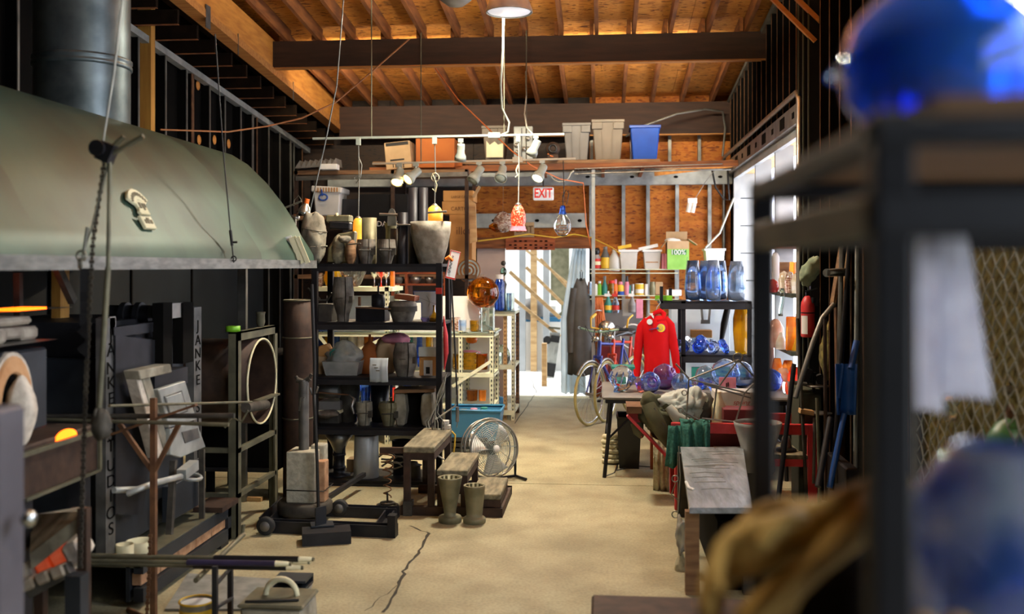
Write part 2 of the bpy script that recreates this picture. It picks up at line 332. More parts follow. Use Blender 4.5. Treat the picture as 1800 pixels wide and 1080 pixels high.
glass('glass_blue', '#3a7cf2', .02, '#eaf3ff', 11, (1, 1, 4), trans=.93); glass('glass_deep', '#2a5cf0', .03, '#6a9cff', 9, trans=.86); glass('glass_sky', '#8cbcfa', .02, '#f2f8ff', 9, (1, 1, 3), trans=.94); glass('glass_clear', '#f4f8f8', .02, '#e4f0f0')
glass('glass_green', '#cfe8dc', .02, '#e4f4ec'); glass('glass_amber', '#b0560a', .03, '#d07a18', 4); glass('glass_violet', '#c060b8', .03, '#b4b8f8', 8, trans=.93); glass('glass_smoke', '#9cb8d8', .03, '#dce8f4', 5, trans=.85)
glass('glass_yellow', '#f0b410', .12, '#f8c828', 8, trans=.6); glass('glass_orange', '#f07a14', .15, '#f8a040', 6, trans=.5); glass('glass_red', '#e02a14', .08, '#f04a24', 6, trans=.5); glass('glass_peach', '#e0a080', .15, '#f0c0a4', 6, trans=.4)
glass('glass_white', '#e8e4dc', .2, '#d8c8a8', 9, trans=.35); glass('glass_gold', '#a87818', .1, '#806018', 20, trans=.5); glass('glass_bottle', '#6a8a7a', .05, '#8aa898', 4); glass('glass_speckle', '#e8e0d0', .1, '#8a3a1a', 40, trans=.5)
glass('glass_vase_blue', '#78b0f4', .02, '#e4f0fd', 5, (1, 1, 2), trans=.86); mat('glass_bubble', '#6a90e0', .03, 0, '#eef4ff', scale=9, bump=.08, bscale=9., trans=.75, lo=.36, hi=.56); mat('glass_azure', '#2070e8', .04, 0, '#5ca8ff', scale=6, bump=.05, bscale=5., trans=.6)
mat('shade_amber', '#f0b050', .4, 0, '#e8902c', scale=14, emit='#ff9a28', es=.9, bump=0); mat('shade_white', '#fff0d0', .4, emit='#ffe0a8', es=5, bump=0)
mat('shade_red', '#c02810', .4, 0, '#e0a888', scale=60, emit='#ff3a10', es=.8, bump=.1, lo=.48, hi=.62); mat('bulb_glow', '#ffffff', .4, emit='#fff0d4', es=14, bump=0); mat('bulb_warm', '#ffffff', .4, emit='#ffc870', es=14, bump=0)
mat('high_bay_glow', '#ffffff', .4, emit='#f4f4ff', es=.55, bump=0); mat('sign_face', '#e0e0de', .5, 0, '#e8e8e6', emit='#ffffff', es=.28, bump=0); mat('exit_glow', '#ff2a1c', .4, emit='#ff2a1c', es=.12, bump=0)
mat('pane_daylight', '#e8ecf4', .5, 0, '#f4f6fa', scale=3, stretch=(1, 8, 1), emit='#e6ecff', es=6.5, bump=0)
def ribs(m):                     # shading of the corrugated ribs painted into the emission colour
    nt = m.node_tree; N = nt.nodes; L = nt.links; tc = N.new('ShaderNodeTexCoord'); wv = N.new('ShaderNodeTexWave'); wv.bands_direction = 'Y'; wv.inputs['Scale'].default_value = 4.14
    L.new(tc.outputs['Object'], wv.inputs['Vector']); cr = N.new('ShaderNodeValToRGB'); cr.color_ramp.elements[0].color = lin('#a4aac0'); cr.color_ramp.elements[1].color = lin('#f0f4ff'); cr.color_ramp.elements[1].position = .45
    L.new(wv.outputs['Fac'], cr.inputs['Fac']); L.new(cr.outputs[0], N['Principled BSDF'].inputs['Emission Color'])
ribs(MATS['pane_daylight']); mat('pane_bright', '#e8ecf4', .5, 0, '#f4f6fa', scale=3, emit='#eef2ff', es=19, bump=0)

def concrete():
    m = bpy.data.materials.new('concrete'); m.use_nodes = True; nt = m.node_tree; N = nt.nodes; L = nt.links; b = N['Principled BSDF']
    tc = N.new('ShaderNodeTexCoord')
    def noise(s, d): n = N.new('ShaderNodeTexNoise'); n.inputs['Scale'].default_value = s; n.inputs['Detail'].default_value = d; L.new(tc.outputs['Object'], n.inputs['Vector']); return n
    def ramp(n, a, c, lo, hi):
        r = N.new('ShaderNodeValToRGB'); e = r.color_ramp.elements; e[0].position = lo; e[1].position = hi; e[0].color = lin(a); e[1].color = lin(c); L.new(n.outputs['Fac'], r.inputs['Fac']); return r
    base = ramp(noise(.7, 9), '#968e6e', '#b2aa88', .3, .7); spot = ramp(noise(3.2, 10), '#b4aca0', '#ffffff', .3, .62); fine = ramp(noise(60, 3), '#c8c8c8', '#ffffff', .35, .6)
    a = N.new('ShaderNodeMix'); a.data_type = 'RGBA'; a.blend_type = 'MULTIPLY'; a.inputs['Factor'].default_value = .55; L.new(base.outputs[0], a.inputs[6]); L.new(spot.outputs[0], a.inputs[7])
    c = N.new('ShaderNodeMix'); c.data_type = 'RGBA'; c.blend_type = 'MULTIPLY'; c.inputs['Factor'].default_value = .5; L.new(a.outputs[2], c.inputs[6]); L.new(fine.outputs[0], c.inputs[7])
    L.new(c.outputs[2], b.inputs['Base Color']); b.inputs['Roughness'].default_value = .72
    bp = N.new('ShaderNodeBump'); bp.inputs['Strength'].default_value = .25; bp.inputs['Distance'].default_value = .004; L.new(fine.outputs[0], bp.inputs['Height']); L.new(bp.outputs[0], b.inputs['Normal'])
    MATS['concrete'] = m
concrete()
mat('floor_gap', '#2e2a1e', .9); mat('asphalt_plate', '#6e706c', .8, .1, '#8a8c86', scale=12, bump=.2)

# ---------------------------------------------------------------- the hall: floor, walls, roof
XL, XR, YB, Y0 = -3.9, 1.63, 12.9, -4.0
def zj(Y): return 5.04-.1*Y              # underside of the roof joists
fl = struct(M().box(-4.3, -4.2, -.2, 2.3, 13.05, -.012).build('floor', 'floor_gap', origin=(0, 0, 0)))
yj = G(1050, 853).y
M().box(-4.3, -4.2, -.012, 2.3, yj-.006, 0).build('slab', 'concrete', fl)
M().box(-4.3, yj+.006, -.012, 2.3, 13.05, 0).build('slab', 'concrete', fl)
def crack(px, wd):
    pts = [G(*p) for p in px]; rr = random.Random(3); q = []
    for a, b in zip(pts, pts[1:]):
        for i in range(6): p = a.lerp(b, i/6); q.append(p+Vector((rr.uniform(-.012, .012), rr.uniform(-.01, .01), .0012)))
    q.append(pts[-1]+Vector((0, 0, .0012))); m = M(); vs = []
    for i, p in enumerate(q):
        k = wd*(.5+.5*rr.random()); vs += [(p.x-k, p.y, p.z), (p.x+k, p.y, p.z)]
    m.add(vs, [(2*i, 2*i+1, 2*i+3, 2*i+2) for i in range(len(q)-1)]); m.build('crack', 'floor_gap', fl)
crack([(722, 925), (752, 938), (738, 968), (712, 1000), (700, 1030), (672, 1078)], .011)
crack([(935, 668), (942, 690), (930, 708), (905, 745)], .006)
crack([(700, 1030), (640, 1075)], .003)

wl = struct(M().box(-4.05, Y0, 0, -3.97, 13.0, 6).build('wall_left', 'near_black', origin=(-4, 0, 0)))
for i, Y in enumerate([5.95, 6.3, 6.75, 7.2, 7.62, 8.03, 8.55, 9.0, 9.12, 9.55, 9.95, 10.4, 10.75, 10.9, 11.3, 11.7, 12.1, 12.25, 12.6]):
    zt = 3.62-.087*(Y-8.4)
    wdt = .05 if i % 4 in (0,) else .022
    M().box(-3.97, Y, 0, -3.886, Y+wdt, zt).build('stud', 'near_black', wl, world=True); M().box(-3.886, Y-.003, 0, -3.878, Y+wdt, zt).build('stud_lit_edge', 'rust_iron' if i % 5 == 3 else 'stud_steel', wl, world=True)  # stud sides blackened for shade, paler strip for the lit front edge
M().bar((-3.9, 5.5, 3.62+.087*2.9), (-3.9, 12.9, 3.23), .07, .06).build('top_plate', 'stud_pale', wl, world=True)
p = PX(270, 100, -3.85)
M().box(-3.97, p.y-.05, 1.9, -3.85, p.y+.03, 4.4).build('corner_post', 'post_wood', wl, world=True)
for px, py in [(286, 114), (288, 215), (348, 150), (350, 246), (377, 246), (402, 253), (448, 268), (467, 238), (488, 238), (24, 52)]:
    q = PX(px, py, -3.955); M().ell((-3.955, q.y, q.z), (.008, .05, .05), 10, 6).build('knockout', 'beam_orange', wl, world=True)  # orange wood seen through punched holes in the steel studs
# back wall with its doorway
DX0, DX1, DZ = XY(885, YB), XY(1036, YB), ZY(950, 437, YB)
wb = struct(M().box(-4.05, YB+.08, 0, DX0, YB+.14, 5.5).box(DX1, YB+.08, 0, 2.2, YB+.14, 5.5).box(DX0, YB+.08, DZ, DX1, YB+.14, 5.5).build('wall_back', 'near_black', origin=(0, YB+.1, 0)))
def bpanel(x0, x1, z0, z1, m): M().box(x0+.003, YB+.05, z0+.003, x1-.003, YB+.08, z1-.003).build('osb_panel', m, wb, world=True)
zc = ZY(1100, 326, YB)
for x0, x1 in ((DX1, .6), (.6, XR)):
    bpanel(x0, x1, 0, 1.2, 'osb_wall'); bpanel(x0, x1, 1.2, zc+.1, 'osb_wall')
    bpanel(x0, x1, zc+.1, 3.9, 'osb_wall')
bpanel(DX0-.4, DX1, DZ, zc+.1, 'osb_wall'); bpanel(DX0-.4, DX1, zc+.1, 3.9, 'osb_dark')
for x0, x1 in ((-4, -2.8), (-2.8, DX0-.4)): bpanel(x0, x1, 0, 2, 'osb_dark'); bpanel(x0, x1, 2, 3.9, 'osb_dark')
M().box(XY(838, YB), YB+.03, .0, DX0+.02, YB+.05, DZ).build('drywall_panel', 'drywall', wb, world=True)
for px in (1039, 1096, 1139, 1190, 1247):
    x = XY(px, YB); M().box(x-.022, YB-.04, 0, x+.022, YB+.05, zc).build('stud', 'stud_pale', wb, world=True)
for px in (1040, 1110, 1177, 1229): x = XY(px, YB); M().box(x-.02, YB-.04, zc+.2, x+.02, YB+.05, 3.4).build('stud', 'stud_steel', wb, world=True)
hc = M().box(-3.6, YB-.1, zc, XR, YB+.04, ZY(1100, 302, YB)).build('header_channel', 'stud_pale', wb, world=True)
hm = M()
for px in (1033, 1111, 1188, 1266): q = P(px, 311, YB-.1); hm.ell(q, (.03, .004, .017), 10, 5)
hm.build('punched_hole', 'near_black', wb, world=True)
m = M().box(XY(838, YB), YB-.07, ZY(900, 401, YB), XY(1031, YB), YB+.04, ZY(900, 376, YB)); m.build('tie_channel', 'stud_pale', wb, world=True)
hm = M()
for px in (868, 944, 1019): q = P(px, 388, YB-.07); hm.ell(q, (.03, .004, .02), 10, 5)
hm.build('punched_hole', 'near_black', wb, world=True)
M().box(XY(836, YB), YB-.06, DZ, XY(1042, YB), YB+.05, ZY(900, 418, YB)).build('door_header', 'header_wood', wb, world=True)
M().box(DX1, YB-.04, 0, DX1+.07, YB+.14, DZ).build('door_jamb', 'header_wood', wb, world=True)
lv = M().box(XY(890, YB), YB-.09, ZY(930, 440, YB), XY(976, YB), YB-.06, ZY(930, 418, YB)).build('perforated_board', 'red_wood', wb, world=True)
hm = M()
for r, py in enumerate((424, 431, 436)):
    for k in range(9):
        if (k*3+r*2) % 4: q = P(897+k*9, py, YB-.09); hm.cb(q, (.035, .006, .018))
hm.build('slots', 'near_black', wb, world=True)
# front wall behind the camera
struct(M().box(-4.05, Y0-.1, 0, 2.2, Y0, 6).build('wall_front', 'osb_dark'))
# right wall, window_1 is let into it
WY0, WY1, WZ0, WZ1 = PX(1425, 200, XR).y, 12.55, .5, 2.86
wr = struct(M().box(XR+.03, Y0, 0, XR+.1, -1.5, 6).box(XR+.03, -1.5, 2.9, XR+.1, 2.3, 6).box(XR+.03, 2.3, 0, XR+.1, 2.7, 6).box(XR+.03, 2.7, 0, XR+.1, 4.3, 1.6).box(XR+.03, 2.7, 3.4, XR+.1, 4.3, 6).box(XR+.03, 4.3, 0, XR+.1, WY0, 6).box(XR+.03, WY0, WZ1, XR+.1, 13.0, 6).box(XR+.03, WY0, 0, XR+.1, 13., WZ0).box(XR+.03, WY1, WZ0, XR+.1, 13., WZ1).build('wall_right', 'near_black', origin=(XR+.06, 0, 0)))
Y = 4.4
i = 0
while Y < 12.8:
    z0 = WZ1+.16 if Y > WY0-.1 else 0
    M().box(XR-.06, Y, z0, XR+.03, Y+.03, zj(Y)).build('stud', 'near_black', wr, world=True); M().box(XR-.062, Y-.002, z0, XR-.056, Y+.004, zj(Y)).build('stud_lit_edge', 'rust_iron', wr, world=True); Y += .3; i += 1  # studs coloured dark for shade, each with a strip as its lit edge
M().bar((XR-.03, 6.5, zj(6.5)), (XR-.03, 12.9, zj(12.9)), .08, .05).build('top_plate', 'stud_steel', wr, world=True)
M().box(XR-.07, WY0-.05, WZ1, XR+.03, 12.9, WZ1+.16).build('window_header', 'stud_steel', wr, world=True)
hm = M()
for k in range(9): hm.cb((XR-.072, WY0+.35+k*.5, WZ1+.08), (.004, .22 if k % 2 else .09, .1 if k % 2 else .05))
hm.build('punched_hole', 'near_black', wr, world=True)
M().tube([(XR-.1, WY0-.05, 1.0), (XR-.1, WY0-.05, WZ1+.15), (XR-.1, WY0+.05, WZ1+.22), (XR-.1, 12.8, WZ1+.22), (XR-.1, 12.85, WZ1+.15), (XR-.1, 12.85, .6)], .022, 8).build('conduit', 'steel_mid', wr, world=True)
for Y in (WY0-.03, WY0-.22, WY0-.42): M().box(XR-.1, Y, 0, XR+.03, Y+.04, 4.2).build('wall_post', 'dark_sheet', wr, world=True); M().box(XR-.105, Y-.003, 0, XR-.095, Y+.006, 4.2).build('post_lit_edge', 'cab_green', wr, world=True)  # dark posts, the thin strip coloured as their lit edge
# window bay
NX = XR+.36
wi = sempty('window_1', (XR, WY0, WZ0))
M().box(XR, WY0, WZ0-.04, NX+.04, WY1, WZ0).build('window_sill', 'siding', wi, world=True)
k = 0
Y = WY0
while Y < WY1-.02:
    M().box(XR, Y+.004, WZ1-.015, NX+.04, min(Y+.145, WY1), WZ1+.01).build('soffit_plank', 'pale_wood', wi, world=True); Y += .15
M().box(XR-.02, WY0, WZ1-.08, XR+.03, WY1, WZ1).build('window_head', 'siding', wi, world=True)
M().box(XR-.02, WY1-.06, WZ0, XR+.06, WY1, WZ1).build('window_jamb', 'siding', wi, world=True)
M().box(XR, WY0-.0, WZ0, NX+.04, WY0+.03, WZ1).build('window_jamb', 'siding', wi, world=True)
for px in (1363, 1328): Y = PX(px, 300, XR).y; M().box(XR, Y, WZ0, XR+.17, Y+.05, WZ1).build('window_mullion', 'siding', wi, world=True)
for k in range(7): M().cb(((XR+NX)/2+.02, WY1-.01, WZ0+.17+k*.34), (NX-XR+.04, .02, .33), (-.05, 0, 0)).build('siding_board', 'siding', wi, world=True)
def corr(y0, y1):
    n = int((y1-y0)/.019); pts = []
    for i in range(n+1): y = y0+(y1-y0)*i/n; pts.append((y, .008*math.sin(2*math.pi*(y-y0)/.076)))
    m = M(); vs = [(NX+x, y, z) for z in (WZ0, WZ1) for y, x in pts]; k = len(pts)
    m.add(vs, [(i, i+1, k+i+1, k+i) for i in range(k-1)], True); return m.build('corrugated_pane', 'pane_daylight', wi, world=True)
yy = [WY0+.03+(WY1-WY0-.06)*i/5 for i in range(6)]
for a, b in zip(yy, yy[1:]): corr(a, b)
for z in (ZY(1410, 372, 8.3), ): M().tube(sag((NX-.03, WY0+.05, 2.55), (NX-.03, 10.2, 2.5), .08), .006, 5).build('window_cable', 'cord_black', wi, world=True)

# window_2, a daylit pair of panes behind the chain link fence
w2 = sempty('window_2', (XR, 3.5, 1.6))
for y in (2.7, 3.48, 4.25): M().box(XR-.02, y, 1.6, XR+.1, y+.05, 3.4).build('window_frame', 'siding', w2, world=True)
for z in (1.6, 2.48, 3.35): M().box(XR-.02, 2.7, z, XR+.1, 4.3, z+.05).build('window_frame', 'siding', w2, world=True)
for y in (2.75, 3.53):
    for z in (1.65, 2.53): M().box(XR+.05, y, z, XR+.06, y+.73 if y < 3 else y+.72, z+.83).build('pane', 'pane_bright', w2, world=True)
# roof
ce = struct(M().bar((-1.0, -4.2, zj(-4.2)+.22), (-1.0, 13.2, zj(13.2)+.22), 7.0, .05).build('ceiling', 'near_black', origin=(0, 0, 4)))
rot = math.atan(-.1)
y = 13.0
row = 0
while y > -4:
    y0 = max(y-1.22, -4.1); x = -4.0+(-.9 if row % 2 else 0)
    while x < 1.75:
        xa, xb = max(x, -3.55), min(x+2.44, 1.75)
        if xb-xa > .1: M().cb(((xa+xb)/2, (y+y0)/2, zj((y+y0)/2)+.14+.012), (xb-xa-.004, y-y0-.004, .014), (rot, 0, 0)).build('osb_panel', 'osb_lit', ce, world=True)
        x += 2.44
    y -= 1.22; row += 1
xs = [XY(px, 12.7) for px in (610, 655, 702, 752, 802, 850, 897, 945, 995, 1044, 1096, 1147, 1199, 1252)]
for x in xs:
    M().bar((x, 10.05, zj(10.05)+.07), (x, 12.9, zj(12.9)+.07), .038, .14).build('joist', 'joist_wood', ce, world=True)
    M().bar((x+.05, 5.2, zj(5.2)+.07), (x+.05, 10.15, zj(10.15)+.07), .038, .14).build('joist', 'joist_wood', ce, world=True)
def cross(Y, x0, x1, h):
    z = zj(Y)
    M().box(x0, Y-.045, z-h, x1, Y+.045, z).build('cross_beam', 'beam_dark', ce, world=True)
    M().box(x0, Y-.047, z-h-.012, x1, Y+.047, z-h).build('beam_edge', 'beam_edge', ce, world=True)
for x in (-2.3, .3):  # added fill battens, out of sight behind the cross beam
    bt = M().box(x-.8, 10.15, 3.83, x+.8, 10.2, 3.9).build('fill_batten', 'lamp_white', ce, world=True); M().cyl((x-.75, 10.22, 3.865), (x+.75, 10.22, 3.865), .013, 8).build('tube', 'bulb_glow', bt, world=True)
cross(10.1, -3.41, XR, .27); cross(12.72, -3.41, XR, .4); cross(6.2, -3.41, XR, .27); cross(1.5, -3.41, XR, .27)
def zb(Y): return 3.88-.083*(Y-7.85)
M().bar((-3.465, 3.5, zb(3.5)+.19), (-3.465, 12.88, zb(12.88)+.19), .11, .34).build('side_beam', 'beam_orange', ce, world=True)
M().bar((-3.465, 3.5, zb(3.5)+.03), (-3.465, 12.88, zb(12.88)+.03), .13, .07).build('beam_plate', 'beam_edge', ce, world=True)
for px, py in ((365, 30), (418, 78), (515, 160)):
    q = PX(px, py, -3.405); M().cb(q+Vector((.004, 0, 0)), (.006, .012 if px > 370 else .1, .2), None).build('beam_strap', 'grey_iron', ce, world=True)
Y = 5.6
while Y < 12.9:
    z = 3.62-.087*(Y-8.4)+.06; M().box(-3.95, Y-.02, z, -3.52, Y+.02, z+.12).build('side_joist', 'side_dark', ce, world=True); M().box(-3.95, Y-.02, z-.004, -3.52, Y+.02, z).build('joist_lit_edge', 'joist_wood', ce, world=True); Y += .4  # joist faces coloured dark for shade, paler strip for the lit underside
M().bar((-3.75, 3.5, zb(3.5)+.3), (-3.75, 12.9, zb(12.9)+.3), .5, .02).build('side_sheathing', 'osb_dark', ce, world=True)
a, b = PX(1360, -15, 1.0), None
# diagonal brace boards near the right wall
for (x0, y0), (x1, y1) in (((1352, -8), (1433, 73)), ((1395, -8), (1462, 58))):
    M().bar(P(x0, y0, 7.6), P(x1, y1, 7.6), .04, .03).build('brace', 'beam_edge', ce, world=True)

# the bright yard beyond the doorway
struct(M().box(1.73, -6, -.15, 14, 8, -.02).build('floor_outside', 'yard_white', origin=(6, 0, 0)))
d1 = sempty('door_1', (XR, .4, 0))
for y in (-1.5, 2.24): B_ = M().box(XR-.02, y, 0, XR+.12, y+.06, 2.9).build('door_jamb', 'stud_steel', d1, world=True)
M().box(XR-.02, -1.5, 2.9, XR+.12, 2.3, 2.98).build('door_head', 'stud_steel', d1, world=True)
M().cyl((XR-.16, -1.5, 3.12), (XR-.16, 2.3, 3.12), .14, 20).build('rolled_shutter', 'stud_pale', d1, world=True)
yd = struct(M().box(-6, 13.05, -.15, 5, 24, -.02).build('floor_yard', 'yard_white', origin=(0, 15, 0)))
wy = struct(M().box(-6, 19.5, 0, 5, 19.6, 5).build('wall_yard', 'yard_white', origin=(0, 19.5, 0)))
# ================================================================ left side: hood, furnaces, stands
def B(mb, name, material, root, **k): return mb.build(name, material, root, world=True, **k)
def V(x, y, z): return Vector((x, y, z))
# ---- fume hood with its flue
hx = [(-2.06, 1.70), (-2.075, 1.78), (-2.11, 1.84), (-2.165, 1.92), (-2.22, 2.03), (-2.30, 2.15), (-2.42, 2.30), (-2.56, 2.435), (-2.68, 2.508), (-2.9, 2.565), (-3.3, 2.63), (-3.86, 2.66)]
HY0, HY1 = 2.3, 7.0
hood = thing('fume_hood', 'long curved grey-green sheet metal fume hood over the furnaces', 'fume hood', (-2.9, 5.0, 1.69))
def hoodshell(y0, y1):
    m = M(); k = len(hx); vs = [(x, y, z) for y in (y0, y1) for x, z in hx]
    return m.add(vs, [(i, i+1, k+i+1, k+i) for i in range(k-1)], True)
for a, b in ((HY0, 3.55), (3.55, 4.8), (4.8, 5.9), (5.9, HY1)): B(hoodshell(a, b), 'shell_panel', 'hood_paint', hood)
m = M().prism([(x, z) for x, z in hx]+[(-3.86, 1.70)], HY1-.004, HY1+.004, 'y'); B(m, 'end_plate', 'hood_paint', hood)
B(M().box(-2.075, HY0, 1.685, -2.045, HY1+.02, 1.74).box(-3.86, HY1-.01, 1.685, -2.045, HY1+.02, 1.74), 'lip', 'hood_lip', hood)
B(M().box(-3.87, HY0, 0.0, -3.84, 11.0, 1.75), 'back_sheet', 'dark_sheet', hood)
for y in (3.6, 4.7, 5.75, 6.6, 7.8, 9.0, 10.2): B(M().box(-3.84, y, 0, -3.825, y+.02, 1.7), 'sheet_joint', 'near_black', hood)
B(M().box(-2.62, HY1-.04, 0, -2.56, HY1, 1.69), 'support_post', 'steel_mid', hood)
fx, fy = -2.95, 5.42
fl_ = M().lathe([(.258, 2.45), (.258, 5.2)], (fx, fy, 0), 36); B(fl_, 'flue_duct', 'galvanized', hood)
zz = ZY(140, 112, 5.4); bd = M().lathe([(.258, zz-.03), (.268, zz-.025), (.268, zz-.01), (.26, zz), (.268, zz+.01), (.268, zz+.025), (.258, zz+.03)], (fx, fy, 0), 36); B(bd, 'flue_band', 'galvanized', hood)
# cast plaques on the hood
RT = Matrix(((0, -.476, .879), (1, 0, 0), (0, .879, .476))).to_3x3()     # columns: along the hood, up the slope, out of the sheet
def plaque(px, py, poly, lumps):
    lo, hi = 2.06, 3.0
    best = None
    for i in range(len(hx)-1):
        for t in range(11):
            x = hx[i][0]+(hx[i+1][0]-hx[i][0])*t/10; z = hx[i][1]+(hx[i+1][1]-hx[i][1])*t/10; q = PX(px, py, x)
            if best is None or abs(q.z-z) < best[0]: best = (abs(q.z-z), V(x, q.y, z))
    o = best[1]+RT@V(0, 0, .008)
    pl = B(M().prism(poly, 0, .018, 'z', o, RT), 'plaque', 'paper_cream', hood, bevel=.003)
    m = M()
    for a, b, c, d in lumps: m.cb(o+RT@V(a, b, .019), (c, d, .006), R=RT)
    m.build('raised_letters', 'worn_wood', pl, world=True)
ar = [(.115*math.cos(math.radians(a)), .115*math.sin(math.radians(a))-.075) for a in range(30, 151, 12)]+[(.055*math.cos(math.radians(a)), .055*math.sin(math.radians(a))-.075) for a in range(150, 29, -12)]
plaque(232, 350, ar, [(.085*math.cos(math.radians(a)), .085*math.sin(math.radians(a))-.075, .012, .018) for a in range(40, 145, 13)])
plaque(243, 371, [(-.05, .03), (-.03, .04), (.03, .04), (.05, .03), (.045, -.02), (.05, -.035), (-.04, -.035), (-.05, -.02), (-.035, .0)], [(-.02, .01, .02, .03), (.01, .005, .015, .035), (.03, .012, .01, .02)])
plaque(253, 396, [(-.055, .035), (-.04, .03), (.04, .03), (.055, .035), (.055, -.035), (-.055, -.035)], [(-.03, 0, .012, .02), (.03, 0, .012, .02), (0, .005, .025, .03)])

# ---- hanging chain rig in front of the hood
RY = 3.55
rig = thing('chain_hoist', 'hanging pulley with a long black roller chain and steel rod before the hood', 'chain hoist', P(185, 262, RY))
B(M().cb(P(188, 268, RY), (.055, .05, .07), (0, .4, 0)).cyl(P(178, 262, RY)-V(0, .04, 0), P(178, 262, RY)+V(0, .04, 0), .03, 12), 'pulley_block', 'black_steel', rig)
B(M().cyl(P(190, 266, RY), P(218, 240, RY), .009, 8).cyl(P(195, 272, RY), P(252, 239, RY), .009, 8), 'cross_bars', 'angle_grey', rig)
B(M().tube([P(180, 256, RY), P(200, 130, RY), P(220, -40, RY)], .004, 5), 'hang_cord', 'wire_grey', rig)
def chain(pts, step=.014, w=.010):
    m = M(); L_ = []
    for a, b in zip(pts, pts[1:]):
        n = max(1, int((b-a).length/step))
        for i in range(n): L_.append((a.lerp(b, i/n), a.lerp(b, (i+.9)/n)))
    for i, (a, b) in enumerate(L_):
        if i % 2: m.bar(a, b, w*.5, w*1.1)
        else: m.bar(a-V(w*.45, 0, 0), b-V(w*.45, 0, 0), .004, w); m.bar(a+V(w*.45, 0, 0), b+V(w*.45, 0, 0), .004, w)
    return m
B(chain([P(184, 280, RY), P(163, 430, RY), P(158, 520, RY), P(150, 700, RY), P(141, 1000, RY)]), 'roller_chain', 'cast_dark', rig)
B(M().cyl(P(193, 285, RY), P(190, 470, RY), .008, 8).cyl(P(190, 470, RY), P(174, 722, RY), .011, 8), 'pull_rod', 'angle_grey', rig)
B(M().tube([P(191, 285, RY), P(160, 405, RY), P(148, 440, RY), P(141, 468, RY)], .004, 5).cyl(P(154, 400, RY), P(148, 440, RY), .007, 6).ring(P(143, 450, RY), .018, .005, 14, 5, (0, 1, 0)).ring(P(141, 464, RY), .018, .005, 14, 5, (1, 1, 0)), 'turnbuckle', 'wire_grey', rig)
for k in range(5): B(M().cb(P(149, 482+k*20, RY), (.034, .006, .042), (0, 0, .2)), 'catch_plate', 'dark_steel', rig)
for k in range(2): B(M().prism([(-.036, 0), (.006, .04), (.006, -.035)], -.003, .003, 'y', P(152, 583+k*32, RY)), 'catch_plate', 'dark_steel', rig)
t = thing('hood_cable', 'thin black cable with a small turnbuckle hanging against the hood end', 'cable', P(410, 470, 5.35))
B(M().tube([P(378, 60, 5.35), P(392, 262, 5.35), P(405, 405, 5.35), P(411, 462, 5.35)], .004, 5), 'cable', 'cord_black', t)
B(M().cyl(P(405, 405, 5.35), P(408, 432, 5.35), .009, 6).cyl(P(411, 426, 5.35)-V(.012, 0, 0), P(411, 426, 5.35)+V(.02, 0, 0), .006, 6).ring(P(411, 455, 5.35), .014, .004, 14, 5, (0, 1, 0)), 'turnbuckle', 'cord_black', t)

# ---- glass furnace at the left edge
fx0 = -2.3
fur = thing('glass_furnace', 'steel clad glass furnace with a burnt white arched port and stacked bricks', 'furnace', (-2.8, 3.2, 0))
q = PX(84, 610, fx0); ft = q.z; fyE = q.y
B(M().box(-3.3, 2.4, 1.03, fx0, fyE, ft), 'casing', 'blue_steel', fur, bevel=.01)
for x, y in ((-3.2, 2.5), (-2.42, 2.5), (-2.42, 3.6), (-3.2, 3.6)): B(M().box(x, y, 0, x+.08, y+.08, 1.03), 'leg', 'dark_steel', fur)
c = PX(16, 712, fx0); ro = PX(49, 712, fx0).y-c.y; ri = PX(37, 712, fx0).y-c.y; zo = PX(16, 626, fx0).z-c.z; zi = PX(16, 657, fx0).z-c.z
outer = [(c.y+ro*math.cos(a*math.pi/14), c.z+zo*math.sin(a*math.pi/14)) for a in range(15)]
inner = [(c.y+ri*math.cos(a*math.pi/14), c.z+zi*math.sin(a*math.pi/14)) for a in range(14, -1, -1)]
B(M().prism(outer+inner, fx0-.02, fx0+.025, 'x'), 'port_arch', 'fiber_burnt', fur, bevel=.008)
B(M().prism([(c.y+ro*1.12*math.cos(a*math.pi/14), c.z+zo*1.08*math.sin(a*math.pi/14)) for a in range(15)]+[(c.y+ro*.98*math.cos(a*math.pi/14), c.z+zo*.98*math.sin(a*math.pi/14)) for a in range(14, -1, -1)], fx0-.02, fx0+.014, 'x'), 'fiber_edge', 'fiber_white', fur)
B(M().prism([(c.y+ri*math.cos(a*math.pi/14), c.z+zi*math.sin(a*math.pi/14)) for a in range(15)], fx0-.005, fx0+.004, 'x'), 'port_opening', 'near_black', fur)
q = PX(28, 722, fx0+.03); B(crumple((fx0+.05, q.y, q.z), (.05, .07, .13), 3, 16, 10, .1), 'port_plug', 'fiber_white', fur)
for i, (x0, y0_, x1, y1_) in enumerate([(-20, 556, 54, 577), (0, 577, 14, 606), (14, 575, 48, 598), (48, 573, 77, 599)]):
    a = PX(x0, y1_, fx0-.03); b = PX(x1, y0_, fx0-.03); B(M().box(fx0-.28, a.y, a.z, fx0-.02-.01*i, b.y, b.z), 'fire_brick', 'firebrick', fur, bevel=.012)
a = PX(-20, 611, fx0); b = PX(86, 597, fx0); B(M().box(fx0-.5, a.y, a.z, fx0+.03, b.y+.02, b.z), 'cap_plate', 'steel_mid', fur)
